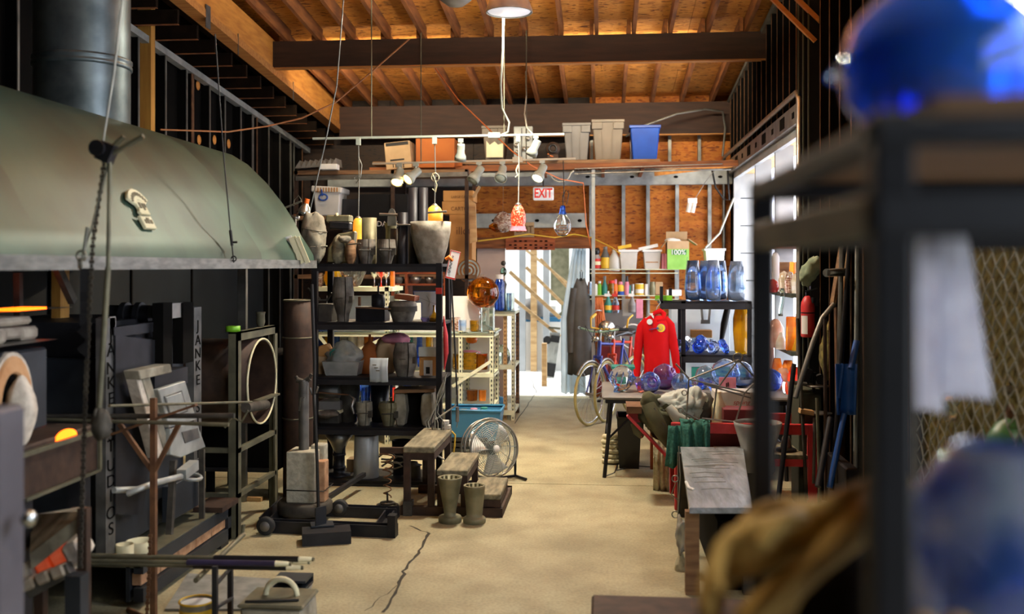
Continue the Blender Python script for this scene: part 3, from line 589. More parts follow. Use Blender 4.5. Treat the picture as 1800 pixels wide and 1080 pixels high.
# burner shelf above it
t = thing('burner_shelf', 'flat refractory slab with an orange glow above the arched furnace', 'slab', PX(60, 552, -2.5))
a = PX(-20, 552, -2.5); b = PX(127, 540, -2.5); B(M().box(-2.9, a.y, a.z, -2.5, b.y, b.z), 'slab', 'steel_mid', t, bevel=.005)
B(M().box(-2.62, PX(30, 541, -2.5).y, b.z, -2.5, PX(82, 541, -2.5).y, b.z+.01), 'glow_slit', 'glow', t)
B(M().bar(PX(105, 560, -2.5)-V(.2, 0, 0), PX(104, 480, -2.5)-V(.2, 0, 0), .03, .03).bar(PX(100, 470, -2.55), PX(128, 530, -2.55), .03, .04), 'bracket', 'cast_dark', t)
B(M().box(-2.95, PX(106, 500, -2.9).y, 1.3, -2.9, PX(122, 500, -2.9).y, 1.69), 'burnt_post', 'post_wood', t)
# ---- color oven with the glowing peephole
ov = thing('pipe_oven', 'dark brown steel oven with a glowing orange half-round peephole', 'oven', (-2.7, 4.2, 0))
a = PX(40, 880, fx0); b = PX(172, 745, fx0)
B(M().box(-3.2, a.y, a.z, fx0, b.y, b.z), 'casing', 'iron_brown', ov, bevel=.008)
B(M().bar(V(fx0+.01, b.y, a.z), V(fx0+.01, b.y, b.z), .012, .02, (0, 1, 0)).bar(V(fx0+.01, a.y, a.z), V(fx0+.01, b.y, a.z), .014, .014), 'edge_trim', 'angle_grey', ov)
for x, y in ((-3.15, a.y+.05), (fx0-.1, b.y-.08), (fx0-.1, a.y+.05), (-3.15, b.y-.08)): B(M().box(x, y, 0, x+.07, y+.07, a.z), 'leg', 'dark_steel', ov)
c = PX(116, 770, fx0); r = PX(134, 770, fx0).y-c.y; h = PX(116, 755, fx0).z-c.z
B(M().prism([(c.y+r*math.cos(i*math.pi/10), c.z+h*math.sin(i*math.pi/10)) for i in range(11)], fx0-.004, fx0+.004, 'x'), 'peephole_glow', 'glow', ov)
B(M().bar(V(fx0+.012, a.y-.05, c.z-.01), V(fx0+.012, b.y, c.z-.012), .02, .02), 'sill_bar', 'angle_grey', ov)
# ---- pipe warmer rack with hot bricks
pw = thing('pipe_warmer', 'angle iron pipe warmer table with a sloped scarred lid and glowing bricks', 'pipe warmer', (XY(95, 3.7), 3.7, 0))
W_ = 3.62
def wq(px, py, dy=0): return P(px, py, W_+dy)
B(M().add([wq(52, 975), wq(152, 898), wq(152, 925), wq(55, 1003), wq(56, 905, .5), wq(150, 890, .5), wq(150, 900, .5), wq(56, 930, .5)], [(0, 1, 2, 3), (4, 5, 1, 0), (3, 2, 6, 7), (4, 0, 3, 7), (1, 5, 6, 2), (5, 4, 7, 6)]), 'sloped_lid', 'plaster', pw)
for i, (px, py) in enumerate([(70, 985), (92, 972), (114, 960), (135, 952)]):
    B(M().cb(wq(px+3, py+12, .12), (.065, .2, .09), (0, -.45, .1*i)), 'hot_brick', 'hot_brick' if i in (1, 2) else 'fiber_white', pw, bevel=.012)
for i, (px, py) in enumerate([(72, 1014), (98, 1003), (124, 993)]):
    B(M().cb(wq(px, py, .08), (.055, .22, .045), (0, -.4, .05)), 'fire_brick', 'firebrick', pw, bevel=.008)
B(M().bar(wq(52, 1040), wq(125, 1000), .04, .05).bar(wq(52, 1040, .45), wq(125, 1000, .45), .04, .05), 'tray_rail', 'grey_iron', pw)
for px, dy in ((148, 0), (72, 0), (132, .5)):
    q = wq(px, 1000, dy); B(M().box(q.x-.018, q.y-.018, 0, q.x+.018, q.y+.018, wq(px, 893 if px != 72 else 1035, dy).z), 'leg', 'iron_brown', pw)
q = wq(135, 1000, -.1); B(M().box(q.x-.03, q.y-.03, 0, q.x+.03, q.y+.03, q.z-.02), 'chain_post', 'blue_steel', pw)
# dark steel cabinet close to the camera at the left edge
t = M().box(-2.0, 2.3, 0, XY(46, 2.42), 2.42, ZY(20, 722, 2.3)).build('steel_cabinet', 'cabinet_grey', bevel=.01); tag(t, 'blurred grey steel cabinet end nearest the camera on the furnace side', 'cabinet')
kb = M().ell(P(50, 912, 2.35), (.02, .02, .022), 12, 8).build('cabinet_knob', 'bright_steel', t, world=True)

# ---- reheating furnace ("glory hole") with the lettered posts
jx = -2.36
gh = thing('reheating_furnace', 'blue-grey steel reheating furnace with tall lettered posts and hinged doors', 'furnace', (-2.8, 5.3, 0))
def post(px0, px1, ptop, zbot, letters, pys):
    a = PX(px0, ptop, jx); b = PX(px1, ptop, jx)
    o = B(M().box(jx-.05, a.y, zbot, jx, b.y, a.z), 'lettered_post', 'grey_iron', gh)
    yc = (a.y+b.y)/2
    for ch, py in zip(letters, pys):
        z = PX((px0+px1)/2, py, jx).z; h = text(ch, V(jx+.002, yc, z), .085, 'near_black', None, (math.pi/2, 0, math.pi/2), .001, sx=1.4)
        h.parent = o; off = V(0, 0, 0); q = o
        while q is not None: off += q.location; q = q.parent
        h.location = h.location-off
post(186, 203, 560, .3, 'JANKESTUDIOS', (590, 617, 648, 674, 702, 766, 785, 819, 847, 873, 903, 931))
post(341, 354, 541, .3, 'JANKESTUDIOS', (573, 599, 622, 644, 669, 717, 738, 758, 778, 798, 818, 838))
Ya, Yb_ = PX(203, 700, jx).y, PX(341, 700, jx).y
B(M().box(-3.3, Ya, .28, jx-.06, Yb_, 1.25), 'casing', 'blue_steel', gh, bevel=.01)
B(M().box(-3.2, Ya+.05, 1.25, jx-.1, Yb_-.05, 1.42).box(jx-.12, Ya, 1.27, jx-.02, Yb_, 1.31), 'top_plate', 'dark_steel', gh)
q = PX(266, 553, jx-.05); B(M().cyl(q-V(.25, 0, 0), q, .05, 18).cyl(q-V(.08, 0, 0), q-V(.05, 0, 0), .065, 18).cyl(q-V(.16, 0, 0), q-V(.13, 0, 0), .065, 18), 'blower_motor', 'black_plastic', gh)
B(M().bar(PX(192, 585, jx-.02), PX(284, 572, jx-.02), .05, .05), 'top_tube', 'dark_steel', gh); B(M().bar(PX(188, 557, jx-.03), PX(188, 590, jx-.03), .06, .06), 'tube_end', 'steel_mid', gh)
for px0, px1, y0_, y1_ in ((287, 303, 532, 650), (322, 340, 531, 640)):
    a = PX(px0, y1_, jx+.06); b = PX(px1, y0_, jx+.06); B(M().box(jx, a.y, a.z, jx+.06, b.y, b.z), 'door_track', 'near_black', gh)
a = PX(303, 560, jx+.05); b = PX(322, 532, jx+.05); B(M().box(jx, a.y, a.z, jx+.05, b.y, b.z), 'track_head', 'steel_mid', gh)  # head block between the furnace door tracks
a = PX(272, 690, jx+.08); b = PX(330, 645, jx+.08); B(M().box(jx, a.y, a.z, jx+.08, b.y, b.z), 'door_carriage', 'dark_steel', gh)
# sloping shield and the round port with its pale door plates
B(M().add([PX(202, 590, jx+.01), PX(290, 600, jx+.01), PX(250, 905, jx+.01), PX(202, 905, jx+.01)], [(0, 1, 2, 3)]), 'front_sheet', 'dark_steel', gh, solid=.008)
def plate(poly, x, name, material, th=.03): return B(M().prism([(PX(a, b, x).y, PX(a, b, x).z) for a, b in poly], x-th, x, 'x'), name, material, gh, bevel=.004)
plate([(238, 655), (258, 652), (300, 800), (278, 806)], jx+.12, 'door_lining', 'fiber_white', .06)
plate([(248, 660), (262, 655), (302, 796), (292, 803)], jx+.125, 'door_lining', 'plaster', .06)
plate([(278, 685), (326, 670), (346, 738), (298, 752)], jx+.15, 'door_plate', 'stud_pale'); plate([(300, 754), (346, 742), (362, 786), (318, 805), (300, 800)], jx+.15, 'door_plate', 'stud_pale')
plate([(289, 697), (320, 686), (331, 724), (300, 735)], jx+.155, 'plate_recess', 'grey_iron', .004); plate([(292, 699), (319, 690), (329, 722), (302, 732)], jx+.157, 'plate_face', 'stud_pale', .004)
plate([(320, 760), (348, 752), (352, 770), (326, 780)], jx+.155, 'plate_recess', 'grey_iron', .004)
plate([(244, 652), (300, 640), (303, 655), (248, 668)], jx+.14, 'lintel_block', 'plaster', .08)
B(M().tube([PX(200, 862, jx+.1), PX(240, 861, jx+.1), PX(225, 868, jx+.16), PX(270, 850, jx+.2), PX(330, 835, jx+.2)], .012, 8, flat=(1, 1, 1.3)), 'foot_lever', 'stud_pale', gh)
q = PX(333, 838, jx+.2); B(M().ring(q, .06, .01, 20, 6, (.2, 0, 1)).bar(q+V(0, -.1, .03), q+V(0, .06, .05), .05, .05), 'hand_wheel', 'stud_pale', gh)
B(M().bar(PX(305, 810, jx+.14), PX(298, 940, jx+.14), .03, .03), 'door_strut', 'cast_dark', gh); B(M().bar(PX(355, 790, jx+.05), PX(355, 915, jx+.05), .03, .02), 'door_strut', 'cast_dark', gh)
a = PX(300, 920, jx+.03); b = PX(352, 830, jx+.03); B(M().box(jx-.02, a.y, a.z, jx+.02, b.y, b.z), 'burner_panel', 'blue_steel', gh, bevel=.004)
# heavy skid under it
a = G(401, 955); b = G(292, 1034)
sk = thing('furnace_skid', 'dark steel channel skid with bricks in its web under the lettered furnace', 'skid', (-2.7, 5.4, 0))
y0_, y1_ = 4.75, a.y
B(M().box(-3.3, y0_, .2, -2.28, y1_, .24), 'deck_plate', 'angle_grey', sk)
B(M().box(-2.32, y0_, .17, -2.27, y1_, .235).box(-2.32, y0_, .03, -2.27, y1_, .1).box(-2.36, y0_, .03, -2.34, y1_, .235).box(-3.3, y1_-.05, .03, -2.27, y1_, .235), 'channel', 'blue_steel', sk)
for k in range(5): B(M().box(-2.34, y0_+.02+k*.225, .105, -2.29, y0_+.235+k*.225, .168), 'brick', 'clay_brick', sk, bevel=.004)
B(M().box(-3.3, y0_+.1, 0, -3.2, y0_+.2, .03).box(-2.4, y1_-.14, 0, -2.28, y1_-.02, .03), 'foot_pad', 'dark_steel', sk)
B(M().box(-2.42, y1_-.22, .24, -2.24, y1_+.04, .27), 'loose_plate', 'iron_brown', sk)
# two fibre cups on the skid
for px, py, r, h, lab in ((219, 974, .042, .1, 'tall thin pale ceramic cup on the furnace skid'), (245, 985, .062, .075, 'wide low pale ceramic cup on the furnace skid')):
    q = PX(px, py, -2.33); t = M().lathe(vessel([(.8, 0), (1, .1), (1.05, h/r)], .008, r), (q.x, q.y, .24), 20).build('ceramic_cup', 'paper_cream'); tag(t, lab, 'cup')

# ---- open frame with the round ring ("barrel") and roller
rx = -2.26
ya, yb = PX(421, 700, rx).y, PX(486, 700, rx).y; zt = PX(421, 584, rx).z
rf = thing('ring_stand', 'angle iron stand holding a steel drum open towards the aisle', 'furnace', (rx-.3, (ya+yb)/2, 0))
for y in (ya, yb):
    B(M().box(rx-.012, y-.03, 0, rx, y+.03, zt).box(rx-.06, y-.03 if y == ya else y+.02, 0, rx, y-.02 if y == ya else y+.03, zt), 'post', 'angle_grey' if y == ya else 'angle_grey', rf)
for y in (ya, yb): B(M().box(rx-.75, y-.025, 0, rx-.7, y+.025, zt), 'rear_post', 'iron_brown', rf)
B(M().box(rx-.012, ya-.03, zt-.055, rx, yb+.03, zt).box(rx-.06, ya-.03, zt-.01, rx, yb+.03, zt), 'top_rail', 'angle_grey', rf)
zc_, zr = PX(455, 670, rx).z, (PX(455, 597, rx).z-PX(455, 745, rx).z)/2
yc = (ya+yb)/2; rr_ = min(zr, (yb-ya)/2-.02)
B(M().shell_([(rr_-.012, 0), (rr_, 0), (rr_, -.65), (rr_-.012, -.65), (rr_-.012, -.002)], (rx+.02, yc, zc_), 36, Matrix(((0, 0, 1), (0, 1, 0), (-1, 0, 0)))), 'drum', 'iron_brown', rf)
B(M().ring(V(rx+.022, yc, zc_), rr_, .007, 40, 6, (1, 0, 0)), 'drum_rim', 'paper_cream', rf)
B(M().lathe([(.0001, 0), (rr_-.02, 0)], (rx-.6, yc, zc_), 32, Matrix(((0, 0, 1), (0, 1, 0), (-1, 0, 0)))), 'drum_back', 'rust_iron', rf)
for z in (PX(455, 775, rx).z, PX(455, 850, rx).z): B(M().box(rx-.03, ya, z-.015, rx, yb, z+.015).box(rx-.75, ya-.02, z-.015, rx, ya+.01, z+.015), 'cross_rail', 'angle_grey', rf)
q = PX(432, 717, rx+.08); q2 = PX(467, 712, rx+.05)
B(M().cyl(q, q2, .032, 16).cyl(q2, q2+(q2-q)*.1, .018, 10), 'roller', 'cast_dark', rf)
B(M().bar(PX(450, 706, rx+.03), PX(486, 693, rx+.03), .05, .012), 'roller_bracket', 'angle_grey', rf)
t = M().shell_([(.022, 0), (.045, 0), (.045, .035), (.022, .035), (.022, .002)], V(rx-.05, ya+.02, zt+.001), 20).build('tape_roll', 'lime'); tag(t, 'bright green roll of tape on top of the ring stand', 'tape roll')
t = M().lathe([(.02, 0), (.03, .03), (.028, .08), (.034, .1), (.0001, .1)], V(rx-.05, yb-.18, zt+.001), 14).build('spray_nozzle', 'angle_grey'); tag(t, 'small tapered brown and green fitting on top of the ring stand', 'fitting')
# ---- drums and dark wares behind the stands
t = M().shell_([(.26, 0), (.27, .02), (.27, .3), (.275, .31), (.27, .32), (.27, .6), (.275, .61), (.27, .62), (.27, .9), (.25, .905), (.0001, .9)], V(-3.45, 6.35, 0), 28).build('oil_drum', 'dark_sheet'); tag(t, 'black oil drum standing against the dark sheet behind the ring stand', 'drum')
tk = thing('black_tank', 'wide black steel tank on short legs behind the ring stand', 'tank', (XY(425, 7.2), 7.2, 0)); x0, x1 = XY(352, 7.05), XY(488, 7.05)
B(M().box(x0, 7.05, .2, x1, 7.6, ZY(425, 622, 7.05)), 'tank_body', 'near_black', tk, bevel=.02); B(M().box(x0, 7.03, .55, x1, 7.05, .57).box(x0, 7.035, .2, x1, 7.05, .23), 'tank_rib', 'dark_steel', tk)
for x in (x0+.03, x1-.08):
    for y in (7.08, 7.5): B(M().box(x, y, 0, x+.05, y+.05, .2), 'leg', 'near_black', tk)
t = M().box(x0+.05, 6.98, .1, x1-.1, 7.02, .13).build('loose_lath', 'pale_wood', origin=None); t.location.z = 0.0; tag(t, 'pale wooden lath lying on the floor under the black tank', 'lath')
# ---- tall rusty stove pipe
q = G(524, 872); tp = thing('rusty_pipe', 'tall dark rusty sheet iron pipe column standing beside the shelf', 'pipe', (q.x, q.y, 0)); s = SC(524, q.y)
r = 26*s; zt = ZY(524, 528, q.y)
B(M().lathe([(r, 0), (r, zt*.38), (r*1.02, zt*.385), (r*1.02, zt*.4), (r, zt*.405)], q, 24).lathe([(r*1.0, zt*.405), (r*1.0, zt*.79), (r*1.02, zt*.795), (r*1.02, zt*.81)], q, 24), 'lower_sections', 'iron_brown', tp)
B(M().lathe([(r*.96, zt*.81), (r*.96, zt), (r*.9, zt), (r*.9, zt*.82)], q, 24), 'top_section', 'iron_brown', tp)
for f, k in ((1, .96), (.81, 1.02), (.4, 1.02)): B(M().ring(q+V(0, 0, zt*f), r*k, .006, 28, 6), 'rolled_rim', 'angle_grey', tp)
# signs leaning on the hood end
t = M().cb(P(505, 439, 6.6)+V(0, 0, 0), (.11, .008, .17), (0.1, -.3, .2)).build('paper_notice', 'paper'); tag(t, 'white paper notice taped to the hood end', 'notice')
t = M().cb(P(523, 440, 6.6), (.05, .02, .19), (0.1, -.38, .2)).cb(P(532, 440, 6.6), (.03, .02, .19), (0.1, -.38, .2)).build('wood_slip', 'paper_cream'); tag(t, 'pair of pale wooden strips beside the white notice on the hood', 'wood strips')
# ================================================================ left floor: blowpipes, block stand, mat
YS = 4.45
def bpipe(a, b, r, tip, wrap, lab, grp='blowpipes on the low rack'):
    t = thing('blowpipe', lab, 'blowpipe', a, grp); B(M().cyl(a, b, r, 10), 'tube', 'angle_grey', t)
    d = (b-a).normalized(); L_ = (b-a).length
    if wrap: B(M().cyl(a+d*L_*.6, a+d*L_*.94, r*1.55, 10), 'grip', wrap, t)
    if tip: B(M().tube([a+d*L_*.94, a+d*L_*.985, b], [r*1.5, r*1.2, r*.8], 10), 'mouthpiece', tip, t)
bpipe(P(120, 978, YS), P(552, 984, YS), .009, 'paper_cream', 'black_plastic', 'black gripped blowpipe with a white tip reaching farthest towards the aisle')
bpipe(P(70, 973, YS+.06), P(545, 989, YS+.06), .009, 'paper_cream', None, 'bare steel blowpipe between the two gripped ones on the low rack')
bpipe(P(62, 985, YS-.06), P(512, 992, YS-.06), .009, 'paper_cream', 'grip_violet', 'dark violet gripped blowpipe with a white tip on the low rack')
bpipe(P(60, 990, YS-.02), P(533, 999, YS-.02), .009, 'paper_cream', 'black_plastic', 'lowest blowpipe with a black grip on the low rack')
for i, (py, dy) in enumerate(((982, .1), (988, .14), (994, .12))): bpipe(P(65, py-8, YS+dy), P(440, py, YS+dy), .009, None, None, 'plain steel rod lying %s among the gripped blowpipes' % ('highest', 'in the middle', 'lowest')[i], 'plain rods among the blowpipes')
pr = thing('pipe_rack', 'low welded steel rack holding the row of blowpipes', 'rack', G(392, 1120))
for px in (378, 405):
    a = P(px, 996, YS-.1 if px < 390 else YS+.18); B(M().box(a.x-.011, a.y-.011, 0, a.x+.011, a.y+.011, a.z), 'leg', 'dark_steel', pr)
B(M().cyl(P(344, 1021, YS-.12), P(428, 940, YS+.5), .012, 10).cyl(P(426, 942, YS+.5), P(428, 922, YS+.5), .01, 8), 'top_bar', 'angle_grey', pr)
B(M().cyl(P(378, 1030, YS-.1), P(408, 996, YS+.18), .009, 8).cyl(P(378, 1070, YS-.1), P(408, 1052, YS+.18), .009, 8), 'brace', 'dark_steel', pr)
# yoke stand with the waist high pipes
YK = 4.55
yk = thing('yoke_stand', 'brown steel yoke post with braced arms holding the long upper rods', 'stand', (XY(272, YK), YK, 0))
a = P(270, 700, YK); B(M().box(a.x-.013, YK-.013, 0, a.x+.013, YK+.013, a.z), 'post', 'rust_iron', yk)
B(M().bar(P(268, 828, YK), P(210, 745, YK), .02, .02).bar(P(272, 828, YK), P(315, 745, YK), .02, .02), 'brace', 'rust_iron', yk)
B(M().cyl(V(a.x-.2, YK+.15, 0.012), V(a.x+.2, YK-.15, .012), .012, 8).cyl(V(a.x-.2, YK-.15, .012), V(a.x+.2, YK+.15, .012), .012, 8), 'foot', 'rust_iron', yk)
B(chain([P(264, 940, YK-.04), P(262, 1010, YK-.04), P(258, 1085, YK-.04)]), 'hanging_chain', 'rust_iron', yk)
B(M().bar(P(196, 764, YK), P(345, 712, YK), .03, .012), 'flat_arm', 'rust_iron', yk)
for a, b, r, lab in ((P(45, 733, YK+.03), P(412, 731, YK+.03), .012, 'thick dark iron bar lying highest in the yoke'), (P(45, 737, YK-.05), P(402, 747, YK-.05), .009, 'thin rusty rod under the thick iron bar'),
                     (P(192, 714, 4.3), P(442, 707, YK+1.2), .007, 'slim pale rod running from the yoke to the ring stand roller'), (P(40, 724, YK+.12), P(180, 716, YK+.12), .008, 'short dark rod by the arched furnace'), (P(135, 770, YK), P(170, 771, YK), .008, 'stub of pale rod below the pulley')):
    t = M().cyl(a, b, r, 10).build('steel_rod', 'angle_grey' if 'pale' in lab or 'rusty' in lab else 'cast_dark'); tag(t, lab, 'rod', 'rods across the yoke stand')
t = thing('iron_clamp', 'lumpy dark iron clamp at the end of the hanging rod', 'clamp', P(178, 745, RY))
B(crumple(P(178, 745, RY), (.035, .03, .055), 5, 16, 10, .25), 'clamp_body', 'cast_dark', t); B(M().ring(P(172, 728, RY), .02, .007, 14, 6, (1, 0, 0)), 'eye', 'cast_dark', t)
B(M().tube([P(395, 752, 5.1), P(410, 735, 5.1), P(425, 742, 5.1), P(436, 722, 5.1)], .006, 5), 'wire_tail', 'angle_grey', t)
# floor mat plate with folded edge, paint tin, tool box
a, b, c, d = G(290, 1075), G(330, 1012), G(550, 1012+14), G(535, 1075)
mt = thing('floor_plate', 'grey asphalt covered plate lying on the concrete floor', 'plate', G(420, 1040))
B(M().add([a, b, c, d]+[p+V(0, 0, .012) for p in (a, b, c, d)], [(0, 1, 2, 3), (4, 5, 6, 7), (0, 1, 5, 4), (1, 2, 6, 5), (2, 3, 7, 6), (3, 0, 4, 7)]), 'sheet', 'asphalt_plate', mt)
q = G(527, 1048); B(M().bar(q+V(-.16, .1, .06), q+V(.02, .1, .06), .14, .012).bar(q+V(-.16, .1, .02), q+V(.02, .1, .02), .14, .012).bar(q+V(-.16, .17, .04), q+V(.02, .17, .04), .012, .05), 'folded_channel', 'blue_steel', mt)
q = G(346, 1108); s = SC(346, q.y)
pt = thing('coffee_tin', 'yellow labelled tin can with a dented lid on the grey plate', 'tin', (q.x, q.y, .012))
r = 30*s; B(M().lathe([(r*.97, 0), (r, .01), (r*.97, .02), (r*.97, .11), (r, .12), (r, .125), (r*.94, .125), (r*.93, .1)], (q.x, q.y, .012), 24), 'can', 'steel_mid', pt)
B(M().shell_([(r*.985, .022), (r*.985, .095)], (q.x, q.y, .012), 24), 'paper_label', 'yellow_paint', pt); B(M().shell_([(r*.99, .035), (r*.99, .07)], (q.x, q.y, .012), 24, None, 1, 1).shell_([(r*.992, .04), (r*.992, .055)], (q.x, q.y, .012), 24), 'label_band', 'orange', pt)
B(M().lathe([(.0001, .118), (r*.5, .123), (r*.92, .115)], (q.x, q.y, .012), 24), 'paper_fill', 'paper', pt); B(M().ring((q.x, q.y, .137), r*.99, .005, 28, 6), 'rim', 'yellow_paint', pt)
q = G(492, 1105)
tb = thing('tool_box', 'scuffed grey tool box with an arched rope-wrapped handle and black strap', 'tool box', (q.x, q.y, 0)); s = SC(492, q.y)
B(M().prism([(-.15, 0), (.15, 0), (.14, .13), (-.15, .13)], -.12, .12, 'y', q), 'box', 'plaster', tb, bevel=.012)
B(M().cb(q+V(-.005, 0, .14), (.31, .26, .02)), 'lid', 'angle_grey', tb, bevel=.008)
B(M().tube(arc(q+V(.0, .02, .15), .075, -10, 190, 14), .014, 8), 'handle', 'paper_cream', tb)
B(M().tube([q+V(-.13, -.1, .155), q+V(-.02, -.09, .158), q+V(.11, -.06, .156)], .007, 6), 'strap', 'cord_black', tb)
t = M().ell(G(460, 1112)+V(0, -.02, .03), (.05, .05, .045), 14, 8).build('gauge_puck', 'paper_cream'); tag(t, 'round cream lid leaning before the grey tool box', 'lid')

# ---- weighted stand: concrete block on a disc, tripod frame with wheels
q = G(536, 912); s = SC(536, q.y)
bs = thing('block_stand', 'rolling steel yoke stand weighted by a tied concrete block', 'stand', (q.x, q.y, 0))
def bp(px, py, dy=0): return P(px, py, q.y+dy)
B(M().lathe([(46*s, .045), (48*s, .06), (48*s, .11), (44*s, .125), (.0001, .125)], q, 28), 'base_disc', 'cast_dark', bs)
zb_ = .125
B(M().box(bp(511, 900).x, q.y-.1, zb_, bp(566, 900).x-.02, q.y+.1, bp(520, 790).z), 'concrete_block', 'concrete_block', bs, bevel=.006)
B(M().box(bp(545, 900).x, q.y+.02, zb_, bp(568, 900).x, q.y+.12, bp(520, 783).z), 'block_flange', 'concrete_block', bs, bevel=.006)
B(M().box(bp(560, 900).x, q.y-.06, zb_, bp(575, 900).x, q.y+.04, bp(520, 808).z), 'clay_brick', 'clay_brick', bs, bevel=.005)
x0, x1 = bp(510, 0).x-.004, bp(576, 0).x+.004; z = bp(520, 856).z
B(M().tube([V(x0, q.y-.104, z), V(x1, q.y-.104, z-.004), V(x1, q.y+.12, z), V(x0, q.y+.12, z)], .004, 5, True).tube([V(x1, q.y-.1, z), V(x1+.02, q.y-.12, z+.004)], .003, 4), 'tie_wire', 'cord_black', bs)
B(M().cyl(bp(534, 890), bp(534, 670), 9*s, 12).cyl(bp(534, 752), bp(534, 668), 6.5*s, 12), 'pole', 'grey_iron', bs)
B(M().cyl(bp(534, 672), bp(522, 668), .018, 10).cyl(bp(534, 672), bp(545, 665), .018, 10).tube([bp(520, 662), bp(530, 676), bp(540, 672), bp(548, 658)], .012, 8), 'yoke_head', 'cast_dark', bs)
B(M().bar(bp(529, 700, -.04), bp(526, 723, -.04), .006, .01).bar(bp(529, 700, -.04), bp(536, 699, -.04), .006, .008), 'latch_pin', 'steel_mid', bs)
def ch(a, b, wd, h, tk=.01):   # C channel on the floor
    m = M(); a, b = V(*a), V(*b); d = (b-a).normalized(); n = V(-d.y, d.x, 0)
    m.bar(a+V(0, 0, tk/2)-n*0, b+V(0, 0, tk/2), wd, tk); m.bar(a+n*wd/2+V(0, 0, h/2), b+n*wd/2+V(0, 0, h/2), tk, h); m.bar(a-n*wd/2+V(0, 0, h/2), b-n*wd/2+V(0, 0, h/2), tk, h); return m
a, b = G(460, 934), G(697, 944)
B(ch(a, b, .07, .075), 'front_channel', 'dark_steel', bs)
a2, b2 = G(500, 903), G(700, 911)
B(ch(a2, b2, .07, .07), 'rear_channel', 'dark_steel', bs); B(ch(G(668, 938), G(690, 905), .06, .06), 'cross_channel', 'dark_steel', bs); B(ch(G(466, 930), G(503, 893), .07, .075), 'side_channel', 'dark_steel', bs)
B(M().box(b.x-.05, b.y-.04, 0, b.x, b.y+.03, .14), 'end_stop', 'black_steel', bs)
for px, py in ((471, 938), (600, 906)):
    w0 = G(px, py); B(M().lathe([(.012, -.022), (.05, -.022), (.058, -.012), (.058, .012), (.05, .022), (.012, .022)], w0+V(0, -.04, .058), 22, Matrix(((1, 0, 0), (0, 0, 1), (0, -1, 0)))), 'wheel', 'rubber', bs)
    B(M().lathe([(.0001, -.025), (.03, -.025), (.033, -.015), (.033, .015), (.03, .025), (.0001, .025)], w0+V(0, -.045, .058), 14, Matrix(((1, 0, 0), (0, 0, 1), (0, -1, 0)))), 'hub', 'grey_iron', bs)
B(M().bar(G(575, 902)+V(0, 0, .1), G(640, 862)+V(0, 0, .12), .03, .03), 'tow_bar', 'dark_steel', bs)
B(M().tube([bp(548, 500, -.16), bp(550, 560, -.16), bp(553, 640, -.16), bp(552, 700, -.16), bp(557, 800, -.16), bp(560, 903, -.16)], .011, 8), 'braided_hose', 'cord_black', bs)
B(M().tube([bp(545, 682, -.16), bp(549, 694, -.16), bp(556, 690, -.16), bp(559, 680, -.16)], .008, 6).tube([bp(553, 694, -.16), bp(553, 725, -.16)], .01, 6), 'hose_fork', 'grey_iron', bs)
a = G(528, 962); b = G(620, 962)
ft_ = thing('foot_pedal', 'short steel channel foot pedal with an upright plate before the block stand', 'pedal', G(572, 955))
a, b = G(531, 955), G(616, 950); B(ch(a, b, .16, .07, .01).bar(a+V(0, 0, .072), b+V(0, 0, .072), .17, .008), 'channel', 'dark_steel', ft_)
q2 = G(572, 948)+V(0, 0, .08); B(M().cb(q2+V(-.03, .03, .004), (.14, .12, .008), (0, 0, .35)), 'tread_plate', 'blue_steel', ft_)
B(M().cb(q2+V(-.03, -.0, .06), (.085, .008, .12), (0, 0, 1.0)), 'upright_plate', 'blue_steel', ft_)
# spring on a wire base
q = G(681, 892); s = SC(681, q.y)
sp_ = thing('coil_spring', 'rusty conical bed spring standing on a wire ring', 'spring', (q.x, q.y, 0))
pts = []
for i in range(110):
    t = i/109; a = t*2*math.pi*6; r = .026+.034*max(0, t-.5)/.5; pts.append(q+V(r*math.cos(a), r*math.sin(a), .07+t*.33))
B(M().tube(pts, .005, 6), 'coil', 'rust_iron', sp_); B(M().ring(q+V(0, 0, .012), .07, .011, 24, 6).ring(q+V(0, 0, .03), .045, .009, 24, 6), 'base_ring', 'cast_dark', sp_)
B(M().tube([q+V(0, 0, .03), q+V(0, 0, .1)], .008, 6), 'stem', 'cast_dark', sp_)
# ---- stepped bench, three worn treads on iron frames
ys0, ys1 = 6.72, 7.4
sb = thing('stepped_bench', 'brown iron stepped bench with three worn grey board treads', 'bench', S(800, 7.0, 0))
def tread(px0, px1, pyt, pyb, yb, lab):
    x0, x1 = XY(px0, ys0), XY(px1, ys0); zt = ZY((px0+px1)/2, pyt, ys0); th = (pyb-pyt)*SC(px0, ys0)
    B(M().box(x0, ys0-.02, zt-th, x1, yb, zt), 'tread', 'worn_wood', sb, bevel=.006)
    L_ = .022
    for y in (ys0+.01, yb-.05):
        for x in (x0+.025, x1-.025): B(M().box(x-L_, y-L_, .06, x+L_, y+L_, zt-th), 'leg', 'iron_brown', sb)
        B(M().box(x0, y-.02, zt-th-.05, x1, y+.02, zt-th), 'rail', 'iron_brown', sb)
    for x in (x0+.02, x1-.02): B(M().box(x-.018, ys0, zt-th-.05, x+.018, yb-.03, zt-th), 'rail', 'iron_brown', sb)
B(M().bar(P(668, 792, ys0+.02), P(712, 792, ys0+.02), .03, .04), 'rail', 'iron_brown', sb); tread(709, 764, 785, 796, 7.5, ''); tread(768, 822, 826, 836, 7.35, ''); tread(826, 880, 868, 878, 7.25, '')
x0, x1 = XY(705, ys0), XY(884, ys0)
B(M().box(x0, ys0-.03, 0, x1, ys0+.02, .06).box(x0, 7.35, 0, x1, 7.4, .06).box(x1-.05, ys0, 0, x1, 7.4, .06), 'base_frame', 'iron_brown', sb)
B(M().box(XY(716, ys0)-.02, ys0-.05, 0, XY(716, ys0)+.04, ys0+.03, .1), 'base_clamp', 'cast_dark', sb)
